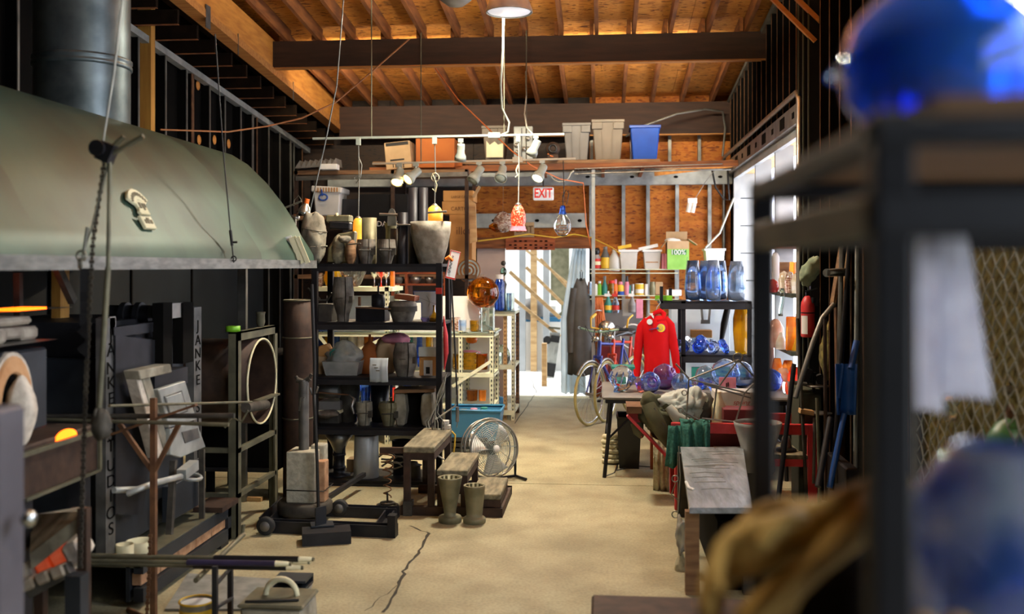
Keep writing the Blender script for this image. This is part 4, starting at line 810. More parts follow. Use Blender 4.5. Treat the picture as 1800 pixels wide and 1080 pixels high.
# two fluted optic moulds on the floor
for px, py, pr_, lab in ((791, 922, [(19.5, 0), (20.5, 3), (20.5, 9), (19, 11), (10.5, 12), (11, 20), (21, 76), (21.5, 79)], 'taller flared olive metal optic mould with ribs inside'), (834, 923, [(19, 0), (20, 3), (20, 8), (18, 10), (14, 11), (14.5, 20), (19, 62), (19.5, 66)], 'shorter olive metal optic mould with ribs inside')):
    q = G(px, py-4); s = SC(px, q.y); t = thing('optic_mould', lab, 'mould', (q.x, q.y, 0), 'optic moulds on the floor')
    top = pr_[-1]; B(M().lathe([(r*s, z*s) for r, z in pr_]+[((top[0]-3)*s, top[1]*s), ((top[0]-5)*s, (top[1]-26)*s), (.0001, (top[1]-28)*s)], q, 28), 'body', 'mould_olive', t)
    m = M()
    for k in range(12):
        a = k*math.pi/6; r = (top[0]-4.2)*s; m.cb(q+V(r*math.cos(a), r*math.sin(a), (top[1]-9)*s), (.007, .014, 17*s), (0, 0, a))
    B(m, 'ribs', 'mould_olive', t)
# ---- floor fan
q = G(866, 846); fc = P(862, 789, q.y); fR = 52*SC(862, q.y)
fan = thing('floor_fan', 'round steel floor fan with a wire guard and three pale blades', 'fan', (q.x, q.y, 0))
FR = (Euler((0, 0, math.radians(38))).to_matrix() @ Euler((math.radians(-8), 0, 0)).to_matrix()) @ Matrix(((1, 0, 0), (0, 0, -1), (0, 1, 0)))   # local z is the fan axis
fc = fc+V(0, 0, .0)
def fp(x, y, z): return fc+FR@V(x, y, z)
ax = FR@V(0, 0, 1)
B(M().ring(fc+ax*.06, fR*.93, .007, 44, 6, ax).ring(fc, fR, .009, 44, 6, ax).ring(fc-ax*.07, fR*.97, .007, 44, 6, ax), 'hoop', 'steel_mid', fan)
m = M()
for k in range(15):
    r = fR*(.16+.055*k); m.ring(fc+ax*(.095-.06*(r/fR)**3), r, .0022, 40, 4, ax)
for k in range(10):
    a = 2*math.pi*k/10; m.tube([fp(.12*fR*math.cos(a), .12*fR*math.sin(a), .098), fp(.6*fR*math.cos(a), .6*fR*math.sin(a), .085), fp(.93*fR*math.cos(a), .93*fR*math.sin(a), .05), fp(fR*math.cos(a), fR*math.sin(a), 0)], .0025, 4)
B(m, 'front_guard', 'glaze_grey', fan)
m = M()
for k in range(12): m.ring(fc-ax*(.12-.05*(k/12)**3), fR*(.2+.065*k), .0016, 36, 4, ax)
for k in range(8):
    a = 2*math.pi*k/8; m.tube([fp(.15*fR*math.cos(a), .15*fR*math.sin(a), -.125), fp(.8*fR*math.cos(a), .8*fR*math.sin(a), -.1), fp(fR*math.cos(a), fR*math.sin(a), 0)], .0025, 4)
B(m, 'rear_guard', 'glaze_grey', fan)
for k in range(3):
    a0 = math.radians(40+120*k)
    def fb(u, v, a0=a0):
        r = fR*(.16+.7*u); a = a0+(v-.5)*(.75+.25*u); return fp(r*math.cos(a), r*math.sin(a), (v-.5)*.07)
    B(M().surf(fb, 6, 5), 'blade', 'white_plastic', fan, solid=.003)
B(M().lathe([(.0001, .1), (.025, .1), (.03, .094), (.03, .088)], fc, 18, FR), 'badge', 'white_plastic', fan); B(M().cyl(fc-ax*.13, fc+ax*.03, .05, 16), 'motor', 'black_plastic', fan)
m = M(); a = fp(-fR, 0, 0); b = fp(fR, 0, 0); z0 = .015
m.tube([a, V(a.x, a.y, .08), V(a.x+.02, a.y-.01, z0), V(a.x, a.y, z0)+V(-ax.x, -ax.y, 0)*-.16], .011, 8); m.tube([b, V(b.x, b.y, .08), V(b.x, b.y, z0), V(b.x, b.y, z0)+V(ax.x, ax.y, 0)*.16], .011, 8); m.tube([V(a.x, a.y, z0), V(b.x, b.y, z0)], .011, 8)
B(m, 'floor_stand', 'black_steel', fan)
# ================================================================ generic small makers
def pot(name, label, cat, px, Y, z, prof, material, group=None, hollow=0, n=20, sx=1., sy=1., parts=(), rz=0., tilt=None):
    """a turned thing: profile in photo pixels (radius, height) from its foot; hollow > 0 gives a wall of that many pixels; parts: (name, profile, material)"""
    s = SC(px, Y); p = S(px, Y, z)
    def pr(q, h):
        q = [(max(r, .01)*s, hh*s) for r, hh in q]
        if h: top = q[-1]; q = q+[(max(r-h*s, .0004), hh) for r, hh in q[::-1] if hh > q[0][1]+h*s]+[(.0003, q[0][1]+h*s)]
        return q
    R = Euler(tilt).to_matrix() if tilt else None
    if parts:
        t = thing(name, label, cat, p, group); B(M().lathe(pr(prof, hollow), p, n, R, sx, sy), 'body', material, t)
        for nm, q, mt_ in parts: B(M().lathe(pr(q, 0), p, n, R, sx, sy), nm, mt_, t)
        return t
    o = M().lathe(pr(prof, hollow), p, n, R, sx, sy).build(name, material, origin=p); return tag(o, label, cat, group)
def crate(name, label, cat, px0, px1, py0, py1, Y, dy, material, group=None, bevel=.004, e=None, parts=()):
    a, b = P(px0, py1, Y), P(px1, py0, Y); c = V((a.x+b.x)/2, Y+dy/2, (a.z+b.z)/2)
    m = M().cb(c, (b.x-a.x, dy, b.z-a.z), e)
    if not parts: return tag(m.build(name, material, bevel=bevel), label, cat, group)
    t = thing(name, label, cat, V(c.x, c.y, a.z), group); B(m, 'body', material, t, bevel=bevel)
    for nm, (u0, v0, u1, v1), d, mt_ in parts: B(M().cb(V(a.x+(b.x-a.x)*(u0+u1)/2, Y-d/2+.0005, a.z+(b.z-a.z)*(v0+v1)/2), ((b.x-a.x)*(u1-u0), d, (b.z-a.z)*(v1-v0)), e), nm, mt_, t)
    return t
def mould(label, px, Y, z, prof, material, group='cast iron blow moulds', handle=True, sx=1.):   # hinged two-half mould
    s = SC(px, Y); p = S(px, Y, z); t = thing('blow_mould', label, 'mould', p, group)
    for k in (0, 1):
        vs = []; n = 12; m = M(); pr = [(r*s, h*s) for r, h in prof]; a0 = math.pi*k+.5+math.pi/2
        for r, h in pr+[(r*.8, h) for r, h in pr[::-1]]:
            for j in range(n+1): a = a0+math.pi*(j/n)*.965+.04; vs.append(p+V(r*sx*math.cos(a), r*math.sin(a), h))
        L_ = len(pr)*2; fs = []
        for i in range(L_):
            for j in range(n): q = ((i+1) % L_)*(n+1); fs.append((i*(n+1)+j, i*(n+1)+j+1, q+j+1, q+j))
        for j in (0, n): fs.append(tuple(i*(n+1)+j for i in range(L_)))
        m.add(vs, fs, False); B(m, 'half', material, t)
    if handle:
        h = prof[-1][1]*.5*s; r = max(q[0] for q in prof)*s
        B(M().cb(p+V(r*.85, -r*.5, h), (.03, .03, .05)).cyl(p+V(r*.85, -r*.55, h+.008), p+V(r*.85-.1, -r*.55-.06, h+.012), .005, 6), 'hinge_handle', 'cast_dark', t)
    return t
# ================================================================ black shelf unit of moulds
BY0, BY1 = 7.55, 8.02
bx0, bx1 = XY(548, BY0), XY(777, BY0)
LZ = [ZY(660, y, BY0) for y in (464, 567, 664, 752, 846)]
shf = thing('black_shelf', 'black steel five level shelf unit full of glass moulds', 'shelf', ((bx0+bx1)/2, (BY0+BY1)/2, 0))
for z in LZ:
    B(M().box(bx0, BY0, z-.022, bx1, BY1, z), 'shelf_board', 'black_steel', shf)
    B(M().box(bx0, BY0-.012, z-.058, bx1, BY0+.02, z-.022).box(bx0, BY1-.02, z-.058, bx1, BY1+.012, z-.022), 'shelf_beam', 'dark_steel', shf)
for x in (bx0, bx1-.045):
    for y in (BY0-.014, BY1-.03): B(M().box(x, y, 0, x+.045, y+.044, LZ[0]+.005), 'upright', 'black_steel', shf)
B(M().box(bx1-.046, BY0-.018, ZY(772, 517, BY0), bx1+.001, BY0+.0, ZY(772, 506, BY0)), 'red_tape', 'print_red', shf)
YM = 7.78
g1 = 'moulds on the top of the black shelf'
T0 = LZ[0]
pot('stone_bowl', 'big pale chalky stone bowl with a chipped rim on the black shelf top', 'bowl', 757, YM, T0, [(20, 0), (22, 4), (30, 30), (35, 56), (36, 74)], 'stone_bowl', None, 3, 28)
def tube_(label, px, Y, z, r, h, material='black_steel', group='black steel tubes on the shelf top'): return pot('steel_tube', label, 'tube', px, Y, z, [(r, 0), (r, h)], material, group, 1.2, 18)
tube_('tall black tube with a light left edge rising above the stone bowl', 727, 7.92, T0, 9.5, 134); tube_('tall black tube touching the stone bowl rim', 744, 7.92, T0, 8.5, 134)
tube_('shorter black tube with a bright square plate in front', 708, 7.72, T0, 9, 90); tube_('lowest black tube beside the split grey mould', 694, 7.8, T0, 8, 62, 'cast_dark')
crate('bright_plate', 'small bright plate lying on the shorter black tube', 'plate', 697, 720, 394, 397, 7.66, .1, 'steel_mid')
t = M().cyl(P(667, 377, 7.75), P(704, 378, 7.75), .011, 10).build('steel_rod', 'steel_mid'); tag(t, 'short horizontal pipe beside the black tubes on the shelf top', 'rod')
t = M().cyl(P(752, 374, 7.66), P(785, 372, 7.66), .009, 10).build('steel_rod', 'steel_mid'); tag(t, 'short pale rod lying across the stone bowl', 'rod')
mould('split bulbous grey mould on the shelf top under the green cylinder', 644, 7.68, T0, [(9, 0), (11, 8), (17, 30), (16, 43)], 'cast_iron', g1)
mould('split bulbous dark mould next to the black tubes', 680, 7.68, T0, [(8, 0), (11, 10), (17, 28), (15, 43)], 'cast_iron', g1)
pot('green_cylinder', 'greenish grey ribbed metal cylinder standing behind the split mould', 'cylinder', 649, 7.85, T0, [(12, 0), (13, 4), (13, 81)], 'mould_olive', None, 1.5)
t = M().prism([(0, 0), (.07, 0), (.07, .05)]+[(.035+.035*math.cos(a*math.pi/8), .05+.09*math.sin(a*math.pi/8)) for a in range(1, 8)]+[(0, .05)], 0, .02, 'y', P(681, 397, 7.8)).build('metal_spade', 'steel_mid'); tag(t, 'rounded grey metal spade blade standing behind the split moulds', 'spade')
pot('olive_mould', 'small olive mould standing behind the dark split mould', 'mould', 687, 7.92, T0, [(10, 0), (9, 60), (12, 72)], 'mould_olive')
t = thing('foil_block', 'tall crumpled grey plaster block bound with wire on the shelf top', 'mould', P(553, 463, 7.7))
B(crumple(P(553, 418, 7.72), (.095, .09, .2), 11, 22, 14, .22), 'plaster_lump', 'plaster', t); B(M().ring(P(553, 405, 7.72), .098, .004, 24, 5, (.15, 0, 1)).ring(P(553, 435, 7.72), .098, .004, 24, 5, (-.1, 0, 1)), 'tie_wire', 'wire_grey', t)
t = thing('press_mould', 'broad grey-green wooden press mould with a black bar on top', 'mould', P(597, 463, 7.85))
m = M().prism([(-.11, 0), (.1, 0), (.12, .26), (-.02, .24), (-.1, .12)], 0, .12, 'y', P(597, 463, 7.85)); B(m, 'block', 'mould_olive', t, bevel=.012)
B(M().cb(P(599, 397, 7.9), (.17, .1, .06), (0, .06, 0)), 'black_bar', 'black_steel', t, bevel=.008); B(M().cb(P(597, 385, 7.95), (.2, .12, .06)), 'top_block', 'mould_olive', t, bevel=.01); B(M().ell(P(592, 378, 7.9), (.015, .015, .018), 10, 6), 'knob', 'paper_cream', t)
t = thing('scorched_block', 'charred brown wooden block mould with pale drips at the front of the shelf top', 'mould', P(605, 463, 7.6))
B(crumple(P(594, 440, 7.62), (.048, .06, .11), 21, 16, 10, .15), 'half', 'worn_wood', t); B(crumple(P(617, 444, 7.62), (.045, .06, .1), 22, 16, 10, .15), 'half', 'plank_wood', t)
B(M().tube([P(612, 430, 7.56), P(634, 428, 7.52)], .006, 6), 'handle', 'wire_grey', t); B(crumple(P(606, 421, 7.6), (.05, .055, .03), 23, 14, 8, .2), 'plaster_crust', 'plaster', t)
# clamp lamp
t = thing('clamp_lamp', 'silver clamp lamp with a domed reflector behind the hood end', 'lamp', P(535, 378, 8.1)); c = P(536, 367, 8.1); R = Euler((0, .25, 0)).to_matrix()
B(M().shell_([(.058, -.05), (.055, -.03), (.04, .01), (.02, .035), (.018, .05), (.012, .05)], c, 20, R), 'reflector', 'bright_steel', t, solid=.002); B(M().cyl(c+R@V(0, 0, .045), c+R@V(0, 0, .085), .02, 12), 'socket', 'orange', t)
B(M().cyl(P(500, 366, 8.1), P(530, 354, 8.1), .008, 8).tube([P(530, 352, 8.1), P(525, 344, 8.1), P(517, 352, 8.1), P(516, 362, 8.1)], .004, 5), 'arm', 'wire_grey', t); B(M().ell(P(519, 383, 8.1), (.04, .04, .03), 12, 8), 'clamp', 'steel_mid', t); B(M().cyl(P(519, 385, 8.0), P(519, 463, 8.0), .01, 8), 'stem', 'wire_grey', t)
# ---- second level
T1 = LZ[1]
mould('tall barrel shaped split grey mould standing open on the second shelf', 603, 7.68, T1, [(10, 0), (11, 12), (19, 38), (19, 50), (16, 78)], 'cast_iron', 'moulds on the second shelf')
pot('round_mould', 'squat rounded grey mould with a square hinge plate on the second shelf', 'mould', 708, 7.7, T1, [(17, 0), (19, 5), (25, 25), (24, 33), (21, 36)], 'cast_iron', None, 3, 22, parts=[('hinge_plate', [(25.5, 18), (25.5, 27)], 'cast_dark')])
crate('board_stack', 'rust brown board lying across the squat mould', 'board', 693, 729, 519, 528, 7.66, .2, 'red_wood', e=(0, .12, 0))
crate('mould_box', 'dark olive box mould at the near corner of the second shelf', 'mould', 552, 583, 535, 566, 7.64, .2, 'cast_dark')
t = M().tube([P(541, 507, 7.7), P(560, 528, 7.7), P(575, 528, 7.7), P(583, 515, 7.7)], .01, 6).tube([P(545, 505, 7.8), P(562, 526, 7.8)], .008, 6).build('bent_bracket', 'cast_dark'); tag(t, 'bent black bracket lying on the olive box mould', 'bracket')
crate('iron_box', 'low black iron box behind the tall split mould', 'box', 625, 676, 540, 566, 7.72, .2, 'black_steel'); pot('iron_cup', 'black cup with an upright spike on the low iron box', 'cup', 665, 7.8, ZY(665, 540, 7.8), [(11, 0), (12, 2), (12, 22), (2, 23), (1.5, 42)], 'black_steel')
t = M().cyl(P(625, 541, 7.6), P(690, 544, 7.62), .006, 8).cb(P(632, 530, 7.6), (.02, .02, .07)).build('iron_tongs', 'rust_iron'); tag(t, 'thin iron bar with an upright end in front of the black iron box', 'bar')
t = thing('scribble_picture', 'stepped white picture with grey scribbles in a dark blue edge on the second shelf', 'picture', P(748, 566, 7.9))
po = [(727, 512), (768, 512), (768, 558), (741, 558), (741, 532), (731, 532)]; q = [(P(a, b, 7.9).x, P(a, b, 7.9).z) for a, b in po]
B(M().prism(q, 7.9, 7.915, 'y'), 'sheet', 'paper', t); B(M().tube([V(a, 7.895, b) for a, b in q], .004, 4, True), 'blue_edge', 'print_blue', t); B(M().tube([P(750, 520, 7.897), P(756, 532, 7.897), P(752, 540, 7.897)], .0015, 4).tube([P(738, 524, 7.897), P(768, 536, 7.897)], .0012, 4), 'pen_line', 'wire_grey', t)
pot('gold_bottle', 'small shiny gold bottle with a long neck on the second shelf', 'bottle', 763, 7.68, T1, [(8, 0), (10, 4), (9, 9), (3, 15), (2, 24), (2.5, 29)], 'glass_gold'); pot('purple_dish', 'little dark purple glass dish beside the gold bottle', 'dish', 747, 7.68, T1, [(5, 0), (7, 3), (8, 7)], 'glass_violet')
# ---- third level
T2 = LZ[2]
t = thing('plastic_tub', 'clear plastic tub on the third shelf stuffed with a grey plastic bag', 'tub', S(607, 7.76, T2)); s = SC(607, 7.76); c = S(607, 7.76, T2)
m = M().lathe([(.001, 0), (.8, 0), (.85, .02), (1, .78), (1.04, .8), (1.0, .82), (.95, .78), (.82, .05)], (0, 0, 0), 4); k = 46*s; RR = Euler((0, 0, math.pi/4)).to_matrix(); m.v = [tuple(c+RR@V(a*k, b*k, cc*31*s)) for a, b, cc in m.v]; m.s = [False]*len(m.s); B(m, 'tub', 'clear_bag', t)
B(crumple(P(605, 628, 7.76), (.13, .12, .1), 31, 22, 14, .35), 'bag', 'clear_bag', t); B(crumple(P(590, 630, 7.72), (.05, .05, .07), 32, 14, 10, .3), 'teal_rag', 'teal', t)
t = thing('paper_sack', 'brown paper sack with a folded top beside the plastic tub', 'sack', P(570, 663, 7.8)); B(M().prism([(-.07, 0), (.07, 0), (.08, .17), (-.08, .17)], -.06, .06, 'y', P(570, 663, 7.8)), 'bag', 'card_pale', t, bevel=.01); B(M().prism([(-.08, .17), (.085, .17), (.03, .27), (-.03, .25)], -.06, .06, 'y', P(570, 663, 7.8)), 'folded_top', 'card', t, bevel=.01)
pot('amber_gourd', 'round amber glass gourd with a dark stem on the third shelf', 'gourd', 650, 7.86, T2, [(16, 0), (18, 8), (20, 22), (17, 38), (8, 52), (3, 56), (2, 68)], 'card_orange')
t = thing('wrapped_pack', 'beige paper wrapped pack under a pink cloth on the third shelf', 'pack', P(690, 663, 7.88)); B(crumple(P(680, 625, 7.88), (.1, .09, .15), 41, 18, 12, .15), 'wrap', 'card_pale', t); B(crumple(P(698, 596, 7.86), (.11, .09, .045), 42, 18, 10, .25), 'pink_cloth', 'pink', t)
mould('barrel mould with a long hinge handle on the third shelf', 712, 7.68, T2, [(14, 0), (16, 5), (21, 22), (21, 40), (17, 58)], 'cast_iron', 'moulds on the third shelf')
crate('torn_box', 'open cardboard box with a white torn label on the third shelf', 'box', 737, 768, 615, 662, 7.72, .2, 'card', None, .003, None, [('label', (.25, 0, .75, .6), .002, 'paper'), ('grey_flap', (0, .75, 1, 1.1), .03, 'grey_cloth'), ('black_print', (.38, .1, .6, .35), .003, 'print_black')])
t = thing('poly_bag', 'white printed plastic bag hanging over the edge of the third shelf', 'bag', P(666, 672, BY0-.03)); a, b = P(650, 672, BY0-.03), P(682, 630, BY0-.03)
m = drape([(BY0-.02, b.z), (BY0-.045, (a.z+b.z)/2+.02), (BY0-.03, a.z)], a.x, b.x, .005, 2.3, 14); B(m, 'bag', 'white_sheet', t, solid=.002)
for k in range(3): B(M().cb(P(658+k*3, 642+k*5, BY0-.05), (.03, .002, .008)), 'print_mark', 'wire_grey', t)
# ---- fourth level
T3 = LZ[3]
t = M().shell_([(12*s, 0), (12*s, .16)], P(575, 688, 7.7)-V(.06, 0, 0), 14, Matrix(((0, 0, 1), (0, 1, 0), (-1, 0, 0)))).build('half_pipe', 'grey_iron', solid=.004); tag(t, 'grey half pipe lying high on the fourth shelf', 'pipe')
crate('pipe_prop', 'dark wooden prop under the grey half pipe', 'prop', 556, 570, 698, 752, 7.82, .12, 'plank_wood')
crate('white_carton', 'pair of flat white cartons stacked on the fourth shelf', 'carton', 560, 598, 706, 722, 7.7, .16, 'grey_bin'); crate('cream_board', 'cream board under the flat white cartons', 'board', 558, 599, 722, 727, 7.69, .18, 'paper_cream')
crate('iron_wedge', 'rusty iron block under the cream board', 'block', 560, 596, 727, 751, 7.72, .16, 'cast_dark', bevel=.012)
pot('clay_crucible', 'brown scorched crucible with a dark mouth on the fourth shelf', 'crucible', 614, 7.82, T3, [(13, 0), (14, 20), (18, 50), (19, 72)], 'cast_dark', None, 3)
t = thing('ladle', 'long handled iron ladle with a pale curled tip on the fourth shelf', 'ladle', P(600, 696, 7.6)); B(M().cyl(P(556, 690, 7.6), P(615, 695, 7.6), .006, 8), 'handle', 'rust_iron', t); B(M().tube([P(614, 695, 7.6), P(622, 702, 7.58), P(618, 715, 7.56), P(622, 728, 7.56)], [.01, .016, .014, .008], 8), 'curl', 'steel_mid', t)
B(crumple(P(576, 728, 7.62), (.09, .05, .03), 51, 16, 8, .25), 'scoop', 'cast_iron', t)
mould('pale chipped split mould with a wire tie on the fourth shelf', 640, 7.66, T3, [(9, 0), (11, 10), (15, 28), (14, 41)], 'plaster', 'moulds on the fourth shelf')
mould('mossy dark split mould with two prongs on the fourth shelf', 683, 7.66, T3, [(9, 0), (12, 10), (18, 32), (17, 41)], 'mould_olive', 'moulds on the fourth shelf')
pot('black_bin', 'black plastic cylinder bin on the fourth shelf', 'bin', 668, 7.86, T3, [(14, 0), (15, 4), (17, 76)], 'black_plastic', None, 1.5); pot('cobalt_vase', 'crumpled cobalt blue glass vase beside the black bin', 'vase', 643, 7.88, T3, [(8, 0), (10, 15), (8, 40), (10, 64)], 'glass_deep')
t = thing('saddle_mould', 'large hollow split mould under a slanted board on the fourth shelf', 'mould', S(730, 7.72, T3)); c = S(730, 7.72, T3); s = SC(730, 7.72)
for sg in (-1, 1): B(M().prism([(sg*30*s, 0), (sg*16*s, 0), (sg*12*s, 25*s), (sg*15*s, 56*s), (sg*34*s, 58*s), (sg*36*s, 30*s)], -.09, .1, 'y', c), 'half', 'plaster', t, bevel=.012)
B(M().box(c.x-16*s, c.y+.02, c.z, c.x+16*s, c.y+.1, c.z+56*s), 'core', 'near_black', t); B(M().prism([(-34*s, 57*s), (38*s, 60*s), (38*s, 66*s), (-34*s, 64*s)], -.1, .12, 'y', c), 'board', 'plank_wood', t, bevel=.004)
# ---- bottom level
T4 = LZ[4]
pot('zinc_cylinder', 'wide grey zinc cylinder with a blackened rim on the bottom shelf', 'cylinder', 644, 7.7, T4, [(22, 0), (22.5, 3), (21, 72), (20, 74)], 'zinc', None, 1.6, 26)
t = thing('iron_flange', 'black flanged iron fitting with a bright funnel on the bottom shelf', 'fitting', S(596, 7.74, T4)); c = S(596, 7.74, T4); s = SC(596, 7.74)
B(M().lathe([(20*s, 0), (20*s, 3*s), (10*s, 4*s), (10*s, 12*s), (12*s, 13*s), (12*s, 15*s), (10*s, 16*s), (10*s, 34*s), (12*s, 35*s), (12*s, 38*s), (8*s, 40*s), (.001, 40*s)], c, 22), 'fitting', 'black_steel', t); B(M().lathe([(8*s, 40*s), (16*s, 58*s), (27*s, 74*s), (25*s, 74*s), (14*s, 58*s), (6*s, 41*s)], c, 22), 'funnel', 'steel_mid', t)
B(M().cyl(c+V(-6*s, -.02, 38*s), c+V(-6*s, -.02, 78*s), .012, 8).cyl(c+V(10*s, -.02, 38*s), c+V(10*s, -.02, 66*s), .012, 8), 'spikes', 'black_steel', t)
pot('black_collar', 'squat rusty pot with a broad flange on the bottom shelf', 'pot', 726, 7.66, T4, [(13, 0), (14, 4), (13, 22), (16, 24), (9, 26), (8, 30)], 'cast_dark', None, 1.5); pot('iron_drum', 'dark iron drum behind the squat rusty pot', 'drum', 706, 7.86, T4, [(15, 0), (15, 40), (17, 42), (17, 58)], 'black_steel', None, 1.5)
crate('wood_block', 'pale wooden block between the flanged fitting and the zinc cylinder', 'block', 609, 622, 808, 840, 7.86, .12, 'card_pale')
for i, (px, py, r, lab) in enumerate(((690, 816, .06, 'looped grey iron shears lying on the bottom shelf'), (700, 806, .05, 'bent iron hook piled on the shears'), (682, 800, .055, 'curved iron strap beside the iron drum'))):
    c = P(px, py, 7.62+i*.05); t = M().tube([c+V(-r*1.4, 0, -.02), c+V(-r*.5, -.02, .02), c+V(r*.6, 0, .012), c+V(r*1.2, .02, -.02), c+V(r*.3, .01, -.04), c+V(-r, 0, -.035)], .008, 6).build('iron_shears' if i == 0 else 'iron_hook', 'cast_iron'); tag(t, lab, 'tool')
t = M().cyl(P(688, 795, 7.95), P(740, 793, 7.95), .022, 12).build('copper_pipe', 'rust_iron'); tag(t, 'brown pipe lying at the back of the bottom shelf', 'pipe')
# cables & things on the right side of the unit
t = thing('cable_bundle', 'tangled grey and white cable bundle hanging at the shelf corner', 'cables', P(763, 740, 7.4))
for i in range(7):
    a = P(785-i, 655+i*3, 7.45); b = P(757+i*2, 732-i, 7.42); c = P(750+i*5, 752+i*2, 7.4)
    B(M().tube([a, a.lerp(b, .4)+V(.03*math.sin(i), 0, -.01), b, b.lerp(c, .5)+V(.01*i-.03, 0, 0), c], .004, 5), 'cable', ('wire_grey', 'cord_white', 'cord_black')[i % 3], t)
t = M().tube([P(803, 690, 7.5), P(800, 714, 7.5), P(780, 728, 7.48), P(765, 738, 7.45)], .006, 6).build('white_cable', 'cord_white'); tag(t, 'white cable looping down from the shelf side to the bundle', 'cable')
t = thing('red_canoe', 'long red and white pointed strip hanging by the shelf upright', 'strip', P(784, 560, 7.9)); B(M().tube([P(780, 556, 7.6), P(783, 590, 7.6), P(784, 620, 7.6), P(781, 650, 7.6)], [.004, .02, .02, .004], 8), 'strip', 'red_paint', t)
t = M().tube([P(793, 492, 7.5), P(797, 560, 7.5), P(801, 640, 7.5), P(804, 714, 7.5)], .007, 6).build('hanging_cable', 'cord_black'); t2 = M().cyl(P(804, 716, 7.5), P(804, 742, 7.5), .013, 10).cyl(P(804, 742, 7.5), P(803, 752, 7.5), .004, 6).build('cord_tool', 'steel_mid'); tag(t, 'thin black cord hanging down the shelf side', 'cord'); tag(t2, 'bright metal tool hanging at the end of the thin black cord', 'tool')
t = thing('price_sign', 'tilted white card with a red border and black handwriting on the shelf corner', 'sign', P(793, 470, 7.6)); RR = Euler((0, .22, .55)).to_matrix(); c = P(796, 466, 7.55)
B(M().cb(c, (.085, .006, .22), R=RR), 'card', 'paper', t); m = M()
for a, b, w_, h_ in ((0, .105, .082, .006), (0, -.103, .082, .012), (-.039, 0, .005, .21), (.039, 0, .005, .21)): m.cb(c+RR@V(a, -.0035, b), (w_, .002, h_), R=RR)
B(m, 'red_border', 'print_red', t); B(M().cyl(c+V(0, .01, 0), P(787, 482, 7.62), .006, 6), 'clip_rod', 'steel_mid', t); B(M().tube([c+RR@V(-.02+.012*math.sin(i*1.7), -.005, .07-i*.008) for i in range(18)], .002, 4), 'handwriting', 'print_black', t)
t = M().tube([P(783, 456, 7.5), P(789, 452, 7.5), P(796, 459, 7.5)], [.012, .018, .01], 8).build('orange_clip', 'orange'); tag(t, 'orange plastic clip holding the white card', 'clip')
t = M().bar(P(786, 478, 7.62), P(787, 560, 7.62), .03, .03).build('black_bracket', 'black_steel'); tag(t, 'black bracket post under the white card', 'bracket')
for i, (px, py) in enumerate(((782, 744), (785, 752), (781, 757))): t = crate('power_strip', ('white power adapter on top of the small stack by the bench', 'second white power adapter of the small stack', 'lowest white power adapter of the small stack')[i], 'adapter', px-5, px+6, py-4, py+3, 7.42, .05, 'milk_plastic')
t = M().tube([P(792, 757, 7.62), P(800, 765, 7.62), P(799, 785, 7.62), P(797, 798, 7.62), S(797, 7.62, .01)], .008, 6).build('yellow_hose', 'cord_yellow'); tag(t, 'yellow cord curving down behind the top bench tread', 'cord')
t = M().tube([P(765, 788, 7.0), P(770, 802, 6.98), P(781, 808, 6.96)], .006, 6).build('white_lead', 'cord_white'); tag(t, 'short white cable drooping under the top bench tread', 'cable')
# ================================================================ cream display shelving behind
EY0, EY1 = 9.35, 9.85
ex0, ex1 = XY(548, EY0), XY(868, EY0)
dsp = thing('cream_shelving', 'cream slotted angle shelving with glass top behind the black shelf', 'shelving', ((ex0+ex1)/2, 9.6, 0))
EZ = [ZY(800, y, EY0) for y in (582, 652, 708, 780)]
def slotted(m, h, x, y, z0, z1):
    m.box(x, y, z0, x+.04, y+.004, z1).box(x+.036, y, z0, x+.04, y+.04, z1)
    z = z0+.03
    while z < z1-.02: h.cb((x+.018, y-.0005, z), (.011, .003, .022)).cb((x+.0405, y+.02, z), (.003, .011, .022)); z += .045
for x, zt in ((ex1-.04, EZ[0]), (ex0, EZ[0]), (XY(676, EY0), ZY(676, 503, EY0)), (XY(806, EY0)-.0, EZ[0])):
    for y in (EY0, EY1-.04):
        if x > ex1-.3 and x < ex1-.05 and y == EY0: continue
        m, h = M(), M(); slotted(m, h, x, y, 0, zt); B(m, 'slotted_post', 'cream_paint', dsp); B(h, 'slots', 'dark_steel', dsp)
for i, z in enumerate(EZ):
    B(M().box(ex0, EY0, z-.035, ex1, EY1, z-.028).box(ex0, EY0-.003, z-.06, ex1, EY0+.003, z-.025).box(ex1-.004, EY0, z-.06, ex1, EY1, z-.025), 'shelf_pan', 'cream_paint', dsp)
B(M().box(ex0, EY0-.02, EZ[0]-.02, ex1+.02, EY1, EZ[0]-.008), 'glass_top', 'glass_green', dsp)
z5 = ZY(620, 505, EY0); B(M().box(ex0, EY0, z5-.04, XY(690, EY0), EY1, z5), 'upper_shelf', 'cream_paint', dsp)
for (a, b), (c, d) in (((862, 636), (795, 680)), ((795, 714), (852, 748)), ((560, 590), (600, 640)), ((690, 588), (620, 620)), ((745, 680), (768, 690))): B(M().bar(P(a, b, EY0-.01), P(c, d, EY0-.01), .005, .03), 'cross_brace', 'cream_paint', dsp)
B(M().box(ex0, EY1+.02, 0, ex1-.1, EY1+.03, 1.4), 'back_board', 'paper', dsp)
rr = random.Random(5); g = 'art glass on the cream shelving'
def deco(px, Y, z, w_, h_, material, lab, cat='vase', nm='glass_vase', prof=None, grp=g): return pot(nm, lab, cat, px, Y, z, [(a*w_/2, b*h_) for a, b in (prof or [(.6, 0), (.8, .1), (1, .5), (.85, .85), (.9, 1)])], material, grp, 0, 16)
deco(560, 9.5, z5, 20, 24, 'glass_speckle', 'speckled clear glass jar at the left of the upper cream shelf', 'jar', 'glass_jar'); deco(586, 9.5, z5, 34, 30, 'glass_yellow', 'bright yellow glass bowl on the upper cream shelf', 'bowl', 'glass_bowl')
